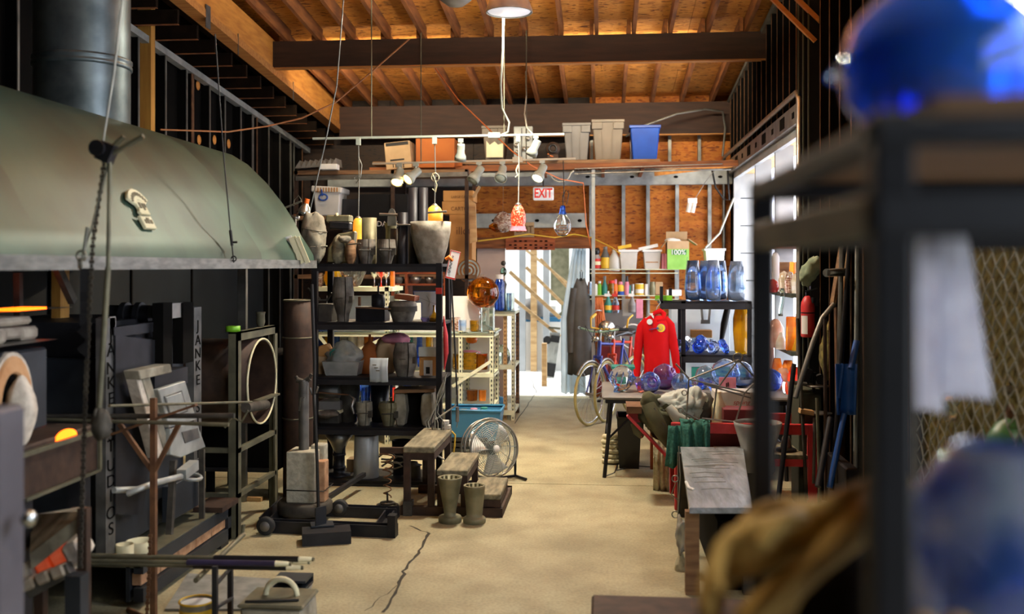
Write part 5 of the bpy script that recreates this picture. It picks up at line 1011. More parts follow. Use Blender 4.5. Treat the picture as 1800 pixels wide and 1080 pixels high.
deco(620, 9.55, z5, 50, 28, 'glass_clear', 'wide clear ribbed glass bowl on the upper cream shelf', 'bowl', 'glass_bowl', [(.4, 0), (.6, .2), (1, 1)])
for i, px in enumerate((658, 670, 679)): deco(px, 9.5, z5, 14, 26, ('glass_clear', 'glass_red', 'glass_clear')[i], ('clear stemmed glass before the red one', 'stemmed glass with a red stem on the cream shelf', 'clear stemmed glass beside the red stem')[i], 'goblet', 'goblet', [(.8, 0), (.15, .08), (.12, .6), (.7, .75), (1, 1)], 'stemmed glasses on the cream shelf')
deco(690, 9.7, ZY(690, 505, 9.7), 9, 40, 'glass_orange', 'slim orange and white spotted glass column', 'vase', 'glass_vase', [(.9, 0), (1, .5), (.8, 1)])
deco(568, 9.6, EZ[0], 30, 40, 'glass_deep', 'blue and yellow swirled bowl below the upper cream shelf', 'bowl', 'glass_bowl')
# bright jumble seen through the black shelf on the middle cream levels
cols = ['glass_deep', 'glass_white', 'glass_red', 'glass_clear', 'glass_green', 'glass_yellow', 'glass_orange', 'teal', 'paper', 'print_red', 'print_blue', 'glass_violet']
nm_ = {'glass_deep': 'cobalt blue', 'glass_white': 'milky white', 'glass_red': 'red', 'glass_clear': 'clear', 'glass_green': 'pale green', 'glass_yellow': 'yellow', 'glass_orange': 'orange', 'teal': 'teal', 'paper': 'white', 'print_red': 'scarlet', 'print_blue': 'royal blue', 'glass_violet': 'violet'}
lv_ = ['under the glass top', 'on the middle cream shelf', 'on the lower cream shelf']
for li, (z, n) in enumerate(((EZ[1], 14), (EZ[2], 15))):
    for k in range(n):
        px = 562+k*(205/n)+rr.uniform(-3, 3); c = cols[(k*5+li*3) % 12]; hh = rr.uniform(50, 66) if li == 0 else rr.uniform(24, 42); ww = rr.uniform(11, 17)
        deco(px, rr.uniform(9.45, 9.7), z, ww, hh, c, f'{nm_[c]} {"short" if hh < (58 if li == 0 else 32) else "tall"} vessel {lv_[li+1]}, {("near the pipe column", "behind the plastic tub", "behind the barrel mould", "near the shelf corner")[min(3, k*4//n)]}', 'vessel', 'glass_vessel', rr.choice([None, [(1, 0), (1, 1)], [(.6, 0), (1, .4), (.4, .8), (.5, 1)]]))
for k in range(16):
    px = 690+k*5.2; h = rr.uniform(26, 36); c = ('print_red', 'paper', 'print_black', 'paper_cream', 'print_blue', 'glass_white')[k % 6]
    if k > 11: continue
    crate('binder', f'{("red", "white", "black", "cream", "blue", "pale")[k % 6]} spine {"nearest the black bin" if k < 6 else "towards the shelf corner"} in the row behind the saddle mould', 'book', px, px+4.4, 712-h, 712, 9.4, .2, c, 'spines behind the saddle mould', 0)
# glass on the visible right end
def cup(px, py, Y, w_, h_, m_, lab, z=None): return deco(px, Y, EZ[0]-.006 if z is None else z, w_, h_, m_, lab, 'glass', 'drinking_glass', [(.85, 0), (.95, .1), (1, 1)], 'tumblers on the glass top')
cup(801, 577, 9.45, 16, 24, 'glass_speckle', 'round speckled glass at the left of the glass top'); cup(813, 577, 9.42, 14, 20, 'glass_vase_blue', 'blue and white patterned tumbler on the glass top'); cup(834, 577, 9.42, 17, 19, 'glass_gold', 'golden brown patterned tumbler on the glass top')
t = M().box(XY(845, 9.42), 9.42, EZ[0]-.006, XY(867, 9.42), 9.55, ZY(850, 541, 9.42)).build('glass_block', 'glass_green', bevel=.004); tag(t, 'tall clear rectangular glass block on the glass top', 'glass block')
deco(829, 9.6, ZY(829, 604, 9.6), 22, 16, 'glass_orange', 'glowing orange glass drop hung under the glass top', 'ornament', 'glass_drop', [(.3, 0), (.8, .1), (1, .5), (.6, .85), (.7, 1)])
for k, (px, w_, h_, m_, lab) in enumerate([(808, 26, 27, 'glass_gold', 'bubbly gold brown vase nearest the cord'), (827, 30, 30, 'glass_gold', 'bubbly gold brown vase with a red striped rim'), (846, 24, 28, 'glass_amber', 'bubbly amber vase at the end post')]): deco(px, 9.5, EZ[1], w_, h_, m_, lab, 'vase', 'glass_vase', [(.9, 0), (1, .5), (.9, .9), (.95, 1)])
t = M().ell(P(825, 622, 9.6), (.12, .1, .035), 16, 8).build('striped_dish', 'pink'); tag(t, 'pink and white striped dish resting on the bubbly gold vases', 'dish')
for k, (px, w_, h_, m_, lab) in enumerate([(812, 16, 18, 'glass_clear', 'clear ribbed tumbler on the lower cream shelf end'), (830, 20, 19, 'glass_amber', 'amber feathered tumbler on the lower cream shelf end'), (848, 14, 19, 'glass_orange', 'orange feathered tumbler beside the end post')]): deco(px, 9.5, EZ[2], w_, h_, m_, lab, 'tumbler', 'tumbler', [(.9, 0), (1, 1)])
cb_ = thing('wooden_cubby', 'reddish brown wooden cubby shelf with metal bowls behind the black shelf', 'shelf', P(735, 520, 10.5))
for py in (479, 499, 521): B(M().box(XY(688, 10.5), 10.5, ZY(735, py, 10.5)-.02, XY(784, 10.5), 10.8, ZY(735, py, 10.5)), 'board', 'red_wood', cb_)
for px in (690, 714, 782): B(M().box(XY(px, 10.5)-.012, 10.49, 0 if px != 714 else ZY(735, 521, 10.5), XY(px, 10.5)+.012, 10.8, ZY(735, 479, 10.5)), 'upright', 'red_wood', cb_)
for px, r, lab in ((701, 9, 'pale round bowl in the first bay of the wooden cubby'), (730, 11, 'steel bowl in the middle of the wooden cubby'), (754, 8, 'small grey cup near the end of the wooden cubby')): pot('cubby_bowl', lab, 'bowl', px, 10.6, ZY(735, 499, 10.5), [(r*.5, 0), (r*.85, 5), (r, 12)], ('milk_plastic', 'steel_mid', 'grey_bin')[px % 3], 'bowls in the cubby', 1)
# tall things on the far deck
FY0, FY1 = 10.9, 11.5
far = thing('far_shelf', 'second cream slotted shelf unit beside the doorway', 'shelf', S(880, 11.2, 0)); fz = ZY(880, 548, FY0); gx0, gx1 = XY(790, FY0), XY(905, FY0)
for x in (gx0, gx1-.04):
    for y in (FY0, FY1-.04): m, h = M(), M(); slotted(m, h, x, y, 0, fz); B(m, 'slotted_post', 'cream_paint' if y == FY0 else 'rust_iron', far); B(h, 'slots', 'dark_steel', far)
m, h = M(), M(); slotted(m, h, XY(884, FY0), FY0+.05, 0, fz); B(m, 'rusty_post', 'pale_wood', far); B(h, 'slots', 'rust_iron', far)
for z in (fz, ZY(880, 642, FY0), ZY(880, 722, FY0)): B(M().box(gx0, FY0, z-.03, gx1, FY1, z).box(gx0, FY0-.003, z-.05, gx1, FY0+.003, z), 'shelf_pan', 'cream_paint', far)
B(M().box(gx0, FY0-.04, fz, gx1+.01, FY1, fz+.012), 'glass_deck', 'glass_green', far)
B(M().box(XY(878, FY0)-.0, FY0+.1, fz+.012, XY(900, FY0), FY0+.3, ZY(880, 516, FY0)), 'glass_case', 'glass_green', far)
t = pot('amber_globe', 'large amber brown glass globe on the far glass deck', 'globe', 849, 9.72, ZY(849, 541, 9.72), [(6, 0), (18, 4), (27, 16), (28.5, 26), (26, 38), (17, 49), (5, 54), (4, 53)], 'glass_amber', None, 0, 26)
st_ = pot('globe_stand', 'small clear dish carrying the amber glass globe', 'dish', 849, 9.72, EZ[0]-.006, [(20, 0), (18, 4), (6, 8), (6, 34), (9, 35), (8, 37)], 'glass_clear')
t = thing('swirl_plate', 'round glass wall plate with brown and blue rings spiralling to the centre', 'plate', P(824, 502, 11.3)); c = P(824, 476, 11.3); s = SC(824, 11.3)
RX = Matrix(((1, 0, 0), (0, 0, 1), (0, -1, 0)))
for i, (r0, r1, m_) in enumerate(((21, 19, 'glaze_brown'), (19, 16, 'glaze_grey'), (16, 13, 'glaze_brown'), (13, 10, 'glaze_grey'), (10, 7, 'glaze_brown'), (7, 4, 'glaze_grey'), (4, .1, 'glaze_brown'))): B(M().disc_([(r1*s, .012), (r0*s, .012-.0), (r0*s, -.012), (r1*s, -.012), (r1*s, .012)], c, 32, RX), 'ring', m_, t)
deco(828, 11.3, ZY(828, 547, 11.3)-.0, 20, 25, 'glass_speckle', 'dark speckled bowl under the round swirl plate', 'bowl', 'glass_bowl')
t = thing('blue_bottle', 'tall bright blue glass bottle with a white cap on the far deck', 'bottle', S(878, 10.95, fz+.012)); 
q = S(878, 10.95, fz+.012); s = SC(878, 10.95); B(M().lathe([(.001, 0), (8*s, 0), (9*s, 4*s), (9*s, 48*s), (6*s, 54*s), (5.5*s, 58*s), (.001, 58*s)], q, 18), 'body', 'glass_deep', t); B(M().lathe([(7*s, 55*s), (7*s, 63*s), (.001, 63*s)], q, 16), 'cap', 'white_plastic', t)
t = thing('dark_finial', 'dark glass sculpture of stacked balls by the doorway', 'sculpture', S(885, 11.2, fz+.012)); q = S(885, 11.2, fz+.012); s = SC(885, 11.2)
B(M().lathe([(.001, 0), (7*s, 0), (5*s, 20*s), (4*s, 34*s), (6*s, 44*s), (3*s, 50*s), (.001, 50*s)], q, 14), 'stem', 'cast_dark', t); B(M().ell(q+V(0, 0, 66*s), (6*s, 6*s, 8*s)), 'upper_ball', 'glass_bottle', t); B(M().ell(q+V(0, 0, 81*s), (4.5*s, 4.5*s, 4.5*s)), 'top_ball', 'cast_dark', t)
deco(895, 11.0, fz+.012, 10, 30, 'glass_vase_blue', 'small white and blue glass ornament in the glass case', 'ornament', 'glass_ornament')
t = M().ell(P(882, 628, 11.1), (.1, .1, .14), 14, 9).build('green_float', 'glass_green'); tag(t, 'pale green glass float on the far cream shelf', 'float')
t = M().ell(P(878, 708, 11.1), (.09, .09, .07), 14, 9).build('blue_dish', 'blue_tub'); tag(t, 'yellow and blue plastic bundle on the lowest far shelf', 'bundle')
# blue tub and black crates below
t = thing('blue_tub', 'wide blue plastic tub on the floor under the cream shelving', 'tub', S(825, 9.1, 0)); a, b = XY(783, 9.0), XY(880, 9.0); zt, zb2 = ZY(820, 722, 9.0), ZY(820, 775, 9.0)
m = M(); vs = []
for x0, x1, y0_, y1_, z in ((a+.04, b-.04, 9.02, 9.3, zb2), (a, b, 8.98, 9.34, zt)): vs += [(x0, y0_, z), (x1, y0_, z), (x1, y1_, z), (x0, y1_, z)]
m.add(vs, [(0, 1, 2, 3), (0, 1, 5, 4), (1, 2, 6, 5), (2, 3, 7, 6), (3, 0, 4, 7)]); B(m, 'tub', 'blue_tub', t, solid=.008)
B(M().tube([vs[4], vs[5], vs[6], vs[7]], .014, 6, True), 'rim', 'blue_tub', t); 
m = M()
for k in range(3): m.box(a+.02, 9.0, .0+.05*k, b-.12, 9.3, .035+.05*k)
B(m, 'black_tray', 'black_plastic', t); B(M().box(a+.03, 9.05, 0, b-.03, 9.3, zb2), 'riser', 'black_plastic', t)
for k in range(3): deco(815+k*18, 9.15, zb2, 14, 50+k*2, ('glass_gold', 'pink', 'teal')[k], ('golden vase standing in the blue tub', 'pink vase standing in the blue tub', 'teal vase standing in the blue tub')[k], 'vase', 'glass_vase', None, 'vases in the blue tub')
# ================================================================ right side: table, rack, bench, bicycles, tools
TY0, TY1 = 7.95, 8.95
TZ = ZY(1100, 697, TY0)
tx0, tx1 = XY(1058, TY0), XY(1400, TY0)
ft = thing('folding_table', 'long folding table with a worn pale top and dark tube legs', 'table', ((tx0+tx1)/2, 8.45, 0))
B(M().box(tx0, TY0, TZ-.03, tx1, TY1, TZ), 'table_top', 'grey_bin', ft, bevel=.012)
B(M().box(tx0+.03, TY0+.02, TZ-.06, tx1-.03, TY0+.04, TZ-.03), 'apron', 'dark_steel', ft)
for x, sx in ((tx0+.06, -.04), (tx1-.1, .04)):
    for y in (TY0+.08, TY1-.1): B(M().cyl(V(x+.02, y, TZ-.03), V(x+sx, y, 0), .016, 10), 'leg', 'black_steel', ft)
    B(M().cyl(V(x-.01, TY0+.08, .3), V(x-.01, TY1-.1, .3), .012, 8).cyl(V(x, TY0+.1, .32), V(x+.35, TY0+.3, TZ-.04), .01, 8), 'leg_brace', 'black_steel', ft)
def shell_at(px, Y, z, w_, material, lab, seed=0, nm='glass_shell', grp='glass seashells on the folding table', e=None):
    s = SC(px, Y); o = seashell(w_*s*.62, e=e or (1.2+.3*math.sin(seed*2.1), .5*math.sin(seed), seed*1.3)); p = S(px, Y, z); m = o.build(nm, material, origin=(0, 0, 0)); m.location = p; return tag(m, lab, 'glass shell', grp)
def globe(px, Y, z, r, material, lab, nm='glass_globe', grp='glass seashells on the folding table'):
    return pot(nm, lab, 'glass globe', px, Y, z, [(r*.35, 0), (r*.75, r*.28), (r, r*.95), (r*.8, r*1.55), (r*.35, r*1.86), (r*.12, r*1.95), (r*.06, r*1.8)], material, grp, 1.2, 22)
t = thing('ribbed_conch', 'white and blue ribbed glass conch at the table corner', 'glass shell', S(1093, 8.25, TZ), 'glass seashells on the folding table'); c = S(1093, 8.25, TZ); s = SC(1093, 8.25)
B(M().lathe([(.001, 0), (9*s, 2*s), (18*s, 12*s), (22*s, 24*s), (18*s, 36*s), (9*s, 44*s), (.001, 47*s)], c, 20), 'body', 'glass_clear', t)
for k in range(11): a = k*.57; B(M().tube([c+V(17*s*math.cos(a), 17*s*math.sin(a), 11*s), c+V(22.5*s*math.cos(a+.15), 22.5*s*math.sin(a+.15), 24*s), c+V(18.5*s*math.cos(a+.3), 18.5*s*math.sin(a+.3), 36*s)], [.003, .009, .004], 5), 'rib', 'glass_blue', t)
B(M().tube([c+V(-8*s, -14*s, 10*s), c+V(-12*s, -20*s, 3*s), c+V(-4*s, -24*s, 1*s)], [.02, .014, .004], 8), 'lip', 'glass_sky', t)
shell_at(1122, 8.2, TZ, 30, 'glass_violet', 'heart shaped violet and blue glass shell second from the table corner', 1)
globe(1143, 8.2, TZ, 19, 'glass_blue', 'round blue glass shell with a swirling mouth in the front row'); B(M().ring(P(1147, 672, 8.08), .035, .011, 18, 7, (.3, -1, .2)), 'mouth', 'glass_violet', bpy.data.objects['glass_globe'])
globe(1168, 8.45, TZ, 23, 'glass_violet', 'biggest violet glass globe rising behind the front row'); globe(1197, 8.2, TZ, 18, 'glass_sky', 'clear sky blue glass globe right under the red sleeve')
shell_at(1216, 8.3, TZ, 26, 'glass_blue', 'blue glass shell behind the grey cloth heap', 4); shell_at(1232, 8.45, TZ, 24, 'glass_deep', 'dark blue glass shell beside the wire rods', 5); shell_at(1250, 8.2, TZ, 30, 'glass_blue', 'blue folded glass shell nearest the pink note', 6)
globe(1275, 8.6, TZ, 26, 'glass_sky', 'large clear wrinkled globe behind the pink note'); globe(1303, 8.6, TZ, 24, 'glass_sky', 'clear bluish globe at the black post'); globe(1240, 8.75, TZ, 18, 'glass_smoke', 'smoky globe at the back of the table'); globe(1356, 8.4, TZ, 20, 'glass_deep', 'cobalt blue globe seen past the black post')
for px, Y, r, h, m_, lab in ((1366, 8.7, 11, 50, 'glass_orange', 'tall amber orange vase at the table end'), (1376, 8.55, 13, 36, 'glass_peach', 'peach coloured vase in front of the amber one'), (1385, 8.8, 13, 44, 'glass_orange', 'orange vase behind the red one at the table end'), (1396, 8.5, 12, 40, 'glass_red', 'glossy red orange vase at the table end')):
    pot('glass_vase', lab, 'vase', px, Y, TZ, [(r*.6, 0), (r, h*.35), (r*.95, h*.6), (r*.55, h), (r*.4, h-1)], m_, 'orange vases at the table end', 0, 20)
pot('teal_bowl', 'small clear and teal glass bowl at the table edge near the cabinet', 'bowl', 1385, 8.2, TZ, [(6, 0), (9, 5), (10, 16), (9, 22)], 'glass_green')
crate('pink_note', 'pink paper note with black writing standing among the clear globes', 'note', 1264, 1294, 664, 688, 8.1, .01, 'pink', None, .001, None, [('writing', (.4, .3, .46, .6), .003, 'print_black'), ('writing', (.5, .35, .56, .65), .003, 'print_black')])
t = thing('planter_box', 'teal plastic planter behind the ribbed glass conch', 'planter', P(1095, 664, 8.75)); a, b = P(1077, 664, 8.7), P(1114, 646, 8.7); B(M().prism([(a.x+.015, a.z-.02), (b.x-.015, a.z-.02), (b.x, b.z), (a.x, b.z)], 8.7, 8.9, 'y'), 'box', 'teal', t, bevel=.006); B(M().box(a.x-.01, 8.69, b.z-.015, b.x+.01, 8.91, b.z+.004), 'rim', 'teal', t)
# things under the table
t = thing('black_bin', 'tall black rectangular plastic bin standing under the folding table', 'bin', S(1105, 8.5, 0)); a, b = P(1085, 822, 8.4), P(1125, 735, 8.4)
m = M(); x0, x1, zt = a.x, b.x, b.z; m.add([(x0+.02, 8.4, 0), (x1-.01, 8.4, 0), (x1-.01, 8.68, 0), (x0+.02, 8.68, 0), (x0, 8.38, zt), (x1+.01, 8.38, zt), (x1+.01, 8.7, zt), (x0, 8.7, zt)], [(0, 1, 2, 3), (0, 1, 5, 4), (1, 2, 6, 5), (2, 3, 7, 6), (3, 0, 4, 7)]); B(m, 'bin_body', 'black_plastic', t, solid=.006)
B(M().tube([(x0, 8.38, zt), (x1+.01, 8.38, zt), (x1+.01, 8.7, zt), (x0, 8.7, zt)], .01, 6, True), 'rim', 'black_plastic', t)
t = thing('hose_coil', 'cream coloured coiled hose in a heap beside the black bin', 'hose', S(1074, 8.6, 0)); 
for k in range(6): B(M().ring(S(1075, 8.62, .025+k*.042)+V(.004*math.sin(k*3), 0, 0), .07-.004*(k % 2), .02, 22, 7, (.08*math.sin(k), .1, 1)), 'hose_turn', 'rope_white', t)
t = M().tube([G(1064, 838), G(1080, 832), G(1086, 815), S(1084, 8.3, .006), G(1120, 820), G(1170, 824)], .006, 5).build('floor_cable', 'cord_black'); tag(t, 'thin dark cord lying on the floor under the folding table', 'cord')
pot('white_bucket', 'white plastic bucket on the floor behind the green towel', 'bucket', 1178, 7.75, 0, [(20, 0), (21, 2), (23, 62), (24, 64), (24, 67)], 'milk_plastic', None, 1.5, 22)
t = drape([(7.6, .5), (7.55, .25), (7.6, .0)], XY(1148, 7.6), XY(1176, 7.6), .012, 3, 12); t = t.build('rag', 'rope_white', solid=.004); tag(t, 'cream rag hanging behind the red bench arm', 'rag')
crate('wood_prop', 'brown wooden board standing under the table behind the rag', 'board', 1143, 1158, 760, 826, 8.2, .03, 'red_wood')
# ---- black display rack with vases
KY0, KY1 = 9.5, 9.95
kx0, kx1 = XY(1160, KY0), XY(1322, KY0)
K0, K1 = ZY(1240, 530, KY0), ZY(1240, 624, KY0)
rk = thing('display_rack', 'black steel display rack holding blue vases and shells behind the table', 'rack', ((kx0+kx1)/2, 9.7, 0))
for z in (K0, K1, .3): B(M().box(kx0 if z == K0 else kx0+.2, KY0, z-.03, kx1, KY1, z), 'shelf_board', 'black_steel', rk); B(M().box(kx0 if z == K0 else kx0+.2, KY0-.015, z-.075, kx1, KY0, z-.02), 'shelf_beam', 'dark_steel', rk)
for x in (kx0+.2, kx1-.04):
    for y in (KY0, KY1-.04): B(M().box(x, y, 0, x+.04, y+.04, K0), 'upright', 'black_steel', rk)
B(M().box(kx0, KY0, K0-.08, kx0+.03, KY0+.03, K0+.14).box(kx0+.09, KY0+.1, K0, kx0+.12, KY0+.13, K0+.12), 'end_bracket', 'black_steel', rk); B(M().box(kx0+.3, KY0+.02, K1-.24, kx1, KY0+.06, K1-.12), 'dark_drawer', 'teal', rk)
for px, Y, r, h, m_, lab in ((1218, 9.62, 14.5, 71, 'glass_sky', 'clear pale blue tapered vase standing leftmost on the rack top'), (1239, 9.75, 12, 70, 'glass_vase_blue', 'slim mid blue vase second along the rack top'), (1254, 9.6, 14, 72, 'glass_vase_blue', 'deepest blue vase in the middle of the rack top'), (1267, 9.78, 12, 70, 'glass_sky', 'pale vase tucked behind the deep blue one'), (1295, 9.62, 16.5, 70, 'glass_smoke', 'separate round shouldered smoky blue vase at the black post')):
    pot('rack_vase', lab, 'vase', px, Y, K0, [(r*.75, 0), (r*.9, 4), (r, h*.35), (r*.92, h*.6), (r*.68, h)], m_, 'blue vases on the rack top', 2.2, 24)
t = M().bar(P(1202, 527, 9.56), P(1208, 452, 9.56), .012, .01).build('glass_strip', 'glass_green'); tag(t, 'leaning pale glass strip beside the leftmost rack vase', 'strip')
for i, (px, lab) in enumerate(((1200, 'leftmost curled blue shell half behind the red sleeve'), (1206, 'small deep blue shell leaning on the leftmost one'), (1230, 'widest ribbed blue shell in the middle of the rack'), (1251, 'ribbed blue shell with a white mouth on the rack'), (1272, 'rightmost striped blue shell before the yellow vase'), (1216, 'pale blue shell at the back of the rack'), (1240, 'curled sky blue shell at the back of the rack'))):
    shell_at(px, 9.62 if i < 5 else 9.8, K1, (34, 22, 34, 30, 28, 34, 36)[i], ('glass_blue', 'glass_deep', 'glass_deep', 'glass_blue', 'glass_deep', 'glass_sky', 'glass_blue')[i], lab, i+2, 'rack_shell', 'blue shells on the display rack')
pot('yellow_vase', 'tall bright yellow speckled vase beside the black post', 'vase', 1303, 9.66, K1, [(10, 0), (12, 6), (14.5, 40), (14.5, 62), (11, 80), (7, 84)], 'glass_yellow', None, 1.5, 24)
crate('white_board', 'pale blue-white panel standing behind the display rack', 'panel', 1180, 1283, 540, 740, 10.2, .4, 'white_sheet'); crate('cork_block', 'brown block on the rack against the pale panel', 'block', 1215, 1252, 581, 594, 10.08, .13, 'card')
t = thing('spring_clamp', 'grey clamp frame hanging against the pale panel', 'clamp', P(1240, 560, 10.18)); B(M().bar(P(1233, 541, 10.15), P(1235, 564, 10.15), .03, .02).bar(P(1248, 541, 10.15), P(1246, 564, 10.15), .03, .02).bar(P(1232, 566, 10.15), P(1248, 566, 10.15), .02, .04), 'clamp_frame', 'stud_steel', t)
t = M().tube([P(1280, 538, 9.9), P(1273, 570, 9.9), P(1268, 600, 9.9)], [.03, .035, .02], 8).build('black_strap', 'cord_black'); tag(t, 'black braided strap hanging beside the yellow vase', 'strap')
crate('tool_board', 'white pegboard with pale tools beyond the display rack', 'board', 1262, 1300, 540, 775, 10.5, .05, 'siding')
# ---- red hoodie on a hanger
hY = 9.42
hd = thing('red_hoodie', 'bright red zip hoodie with a round yellow and blue emblem on a hanger', 'hoodie', P(1155, 665, hY)); s = SC(1155, hY)
def hp(px, py, y): return P(px, py, hY+y)
rows = [(555, 1154, 10, .035), (561, 1153, 20, .045), (570, 1152, 25, .06), (585, 1153, 24, .065), (605, 1154, 22.5, .065), (630, 1155, 22, .065), (650, 1155, 22.5, .065), (664, 1156, 23.5, .065)]
m = M(); n = 28; vs = []
for r_, (py, cx, hw, dd) in enumerate(rows):
    for j in range(n):
        a = 2*math.pi*j/n; f = .008*math.sin(a*5+r_*.3)*(r_/7)
        q = hp(cx+hw*math.cos(a), py, 0); vs.append((q.x, hY+(dd+f*2)*math.sin(a), q.z))
m.add(vs, [(i*n+j, i*n+(j+1) % n, (i+1)*n+(j+1) % n, (i+1)*n+j) for i in range(len(rows)-1) for j in range(n)], True); B(m, 'body', 'red_cloth', hd, solid=.004)
for sg, pts in ((-1, [(1138, 562), (1128, 575), (1124, 595), (1121, 625), (1119, 662)]), (1, [(1168, 560), (1178, 572), (1182, 595), (1187, 625), (1190, 656)])):
    B(M().tube([hp(a, b, .0) for a, b in pts], [.036, .044, .044, .04, .03], 12, flat=(1, .8, 1)), 'sleeve', 'red_cloth', hd)
B(M().tube([hp(1143, 562, -.03), hp(1150, 551, -.04), hp(1160, 547, .0), hp(1167, 552, .0), hp(1166, 562, -.03), hp(1155, 564, -.05)], [.014, .02, .026, .026, .022, .012], 12, flat=(1, .8, 1)), 'hood', 'red_cloth', hd)
B(M().tube([hp(1146, 562, -.065), hp(1146, 585, -.068)], .003, 4), 'zip', 'dark_red', hd)
q = hp(1142, 566, -.068); B(M().disc_([(.001, 0), (5*s, 0), (5*s, .002), (.001, .002)], q, 18, RX), 'round_tag', 'paper', hd); B(M().prism([(-.025, 0), (.02, 0), (.015, -.05)], 0, .003, 'y', hp(1146, 551, -.05)), 'neck_label', 'paper', hd)
for r_, m_, k in ((7.6, 'print_blue', 0), (7.0, 'print_yellow', 1), (4.6, 'print_blue', 2), (4.0, 'print_yellow', 3), (2.4, 'print_blue', 4), (1.8, 'print_yellow', 5)):
    B(M().disc_([(.0005, 0), (r_*s, 0), (r_*s, .002), (.0005, .002)], hp(1162-(1.5 if k > 1 else 0), 577, -.066-.0016*k), 24, RX), 'emblem_ring', m_, hd)
B(M().cyl(hp(1141, 580, -.07), hp(1156, 577, -.07), .003, 6).cb(hp(1156, 577, -.076), (.016, .004, .014)), 'emblem_pipe', 'print_blue', hd)
B(M().tube([hp(1125, 566, 0), hp(1145, 553, 0), hp(1165, 556, 0), hp(1180, 566, 0)], .006, 6).tube([hp(1152, 552, 0), hp(1155, 540, 0), hp(1161, 532, 0), hp(1158, 526, 0), hp(1153, 528, 0)], .004, 6), 'hanger', 'stud_pale', hd)
# ---- red steel bench with clothes
RYB = 7.0
rb = thing('red_bench', 'red painted steel glassblower bench with a worn board seat', 'bench', S(1310, 7.2, 0))
zr0, zr1 = ZY(1310, 764, RYB), ZY(1310, 745, RYB)
B(M().box(XY(1180, RYB), RYB, zr0, XY(1437, RYB), RYB+.03, zr1), 'front_rail', 'red_paint', rb, bevel=.005); B(M().box(XY(1180, RYB), RYB+.5, zr0, XY(1437, RYB), RYB+.53, zr1), 'rear_rail', 'red_paint', rb)
for px in (1420, 1186):
    for y in (RYB-.002, RYB+.5): B(M().box(XY(px, RYB), y, 0, XY(px+17, RYB), y+.035, zr1-.01), 'leg', 'red_paint', rb, bevel=.005)
zs = ZY(1390, 808, RYB); B(M().box(XY(1250, RYB), RYB+.0, zs-.05, XY(1424, RYB), RYB+.03, zs), 'seat_rail', 'red_paint', rb)
for k in range(4): B(M().box(XY(1262, RYB), RYB+.005+k*.125, zs, XY(1421, RYB), RYB+.12+k*.125, zs+.03), 'seat_board', 'worn_wood', rb, bevel=.004)
B(M().bar(P(1103, 730, 7.3), P(1176, 806, 7.3), .02, .09, (0, 1, 0)).bar(P(1176, 806, 7.3), P(1188, 800, 7.1), .02, .05, (0, 1, 0)), 'side_arm', 'red_paint', rb); B(M().prism([(P(a, b, 7.32).x, P(a, b, 7.32).z) for a, b in ((1101, 722), (1128, 724), (1128, 770), (1104, 730))], 7.3, 7.33, 'y'), 'arm_plate', 'red_paint', rb)
B(M().box(XY(1101, 7.3), 7.2, ZY(1101, 724, 7.3), XY(1127, 7.3), 7.5, ZY(1101, 712, 7.3)), 'arm_top', 'rust_iron', rb)
B(M().box(XY(1252, RYB), RYB+.3, zr0-.18, XY(1350, RYB), RYB+.33, zr1-.02), 'back_plate', 'dark_red', rb)
crate('maroon_case', 'flat maroon case standing on the red bench', 'case', 1272, 1345, 721, 746, 7.1, .2, 'dark_red')
def oj(px, py, y): return P(px, py, 7.35+y)
cj = thing('olive_jacket', 'crumpled olive green jacket slumped over the bench arm', 'jacket', oj(1170, 790, 0)); m = M()
B(crumple(oj(1165, 735, 0), (.17, .12, .13), 61, 26, 16, .5, Euler((0, .75, 0)).to_matrix()), 'jacket_body', 'olive_cloth', cj); B(M().tube([oj(1140, 712, -.1), oj(1150, 735, -.14), oj(1165, 762, -.14), oj(1178, 782, -.1)], [.05, .06, .055, .04], 12), 'sleeve', 'olive_cloth', cj); B(M().tube([oj(1120, 745, -.02), oj(1122, 760, -.04), oj(1128, 768, -.02)], [.05, .04, .02], 10), 'hem_fold', 'olive_cloth', cj)
B(M().tube([oj(1150, 718, -.16), oj(1165, 745, -.18), oj(1180, 770, -.16)], .006, 5), 'seam_fold', 'coat_grey', cj)
t = thing('grey_sweater', 'pale grey and white cloth heaped on top of the olive jacket', 'sweater', oj(1205, 740, 0)); B(crumple(oj(1195, 712, -.05), (.12, .11, .1), 71, 24, 14, .55), 'cloth_fold', 'grey_cloth', t); B(crumple(oj(1222, 708, -.05), (.075, .09, .09), 72, 20, 12, .5), 'cloth_fold', 'grey_cloth', t); B(M().tube([oj(1175, 715, -.15), oj(1190, 735, -.17), oj(1212, 742, -.16)], [.03, .045, .02], 10), 'cloth_fold', 'grey_cloth', t)
t = thing('black_scarf', 'dark grey brown cloth bunched beside the pale grey heap', 'scarf', oj(1240, 740, 0)); B(crumple(oj(1238, 715, .02), (.06, .09, .1), 73, 18, 12, .3), 'cloth_fold', 'coat_grey', t)
t = thing('green_towel', 'dark green towel draped over the red bench rail', 'towel', P(1213, 820, RYB-.05))
m = drape([(RYB+.1, zr1-.1), (RYB+.02, zr1+.02), (RYB-.04, zr1-.02), (RYB-.06, zr0-.1), (RYB-.05, ZY(1200, 806, RYB))], XY(1194, RYB), XY(1250, RYB), .03, 3.1, 36, .5, 'x', -.15); B(m, 'towel', 'green_towel', t, solid=.006)
m = drape([(RYB-.01, zr1-.02), (RYB-.03, zr0-.1), (RYB-.03, ZY(1200, 820, RYB))], XY(1175, RYB), XY(1203, RYB), .025, 1.6, 20, 2, 'x', .5); B(m, 'towel_corner', 'green_towel', t, solid=.006)
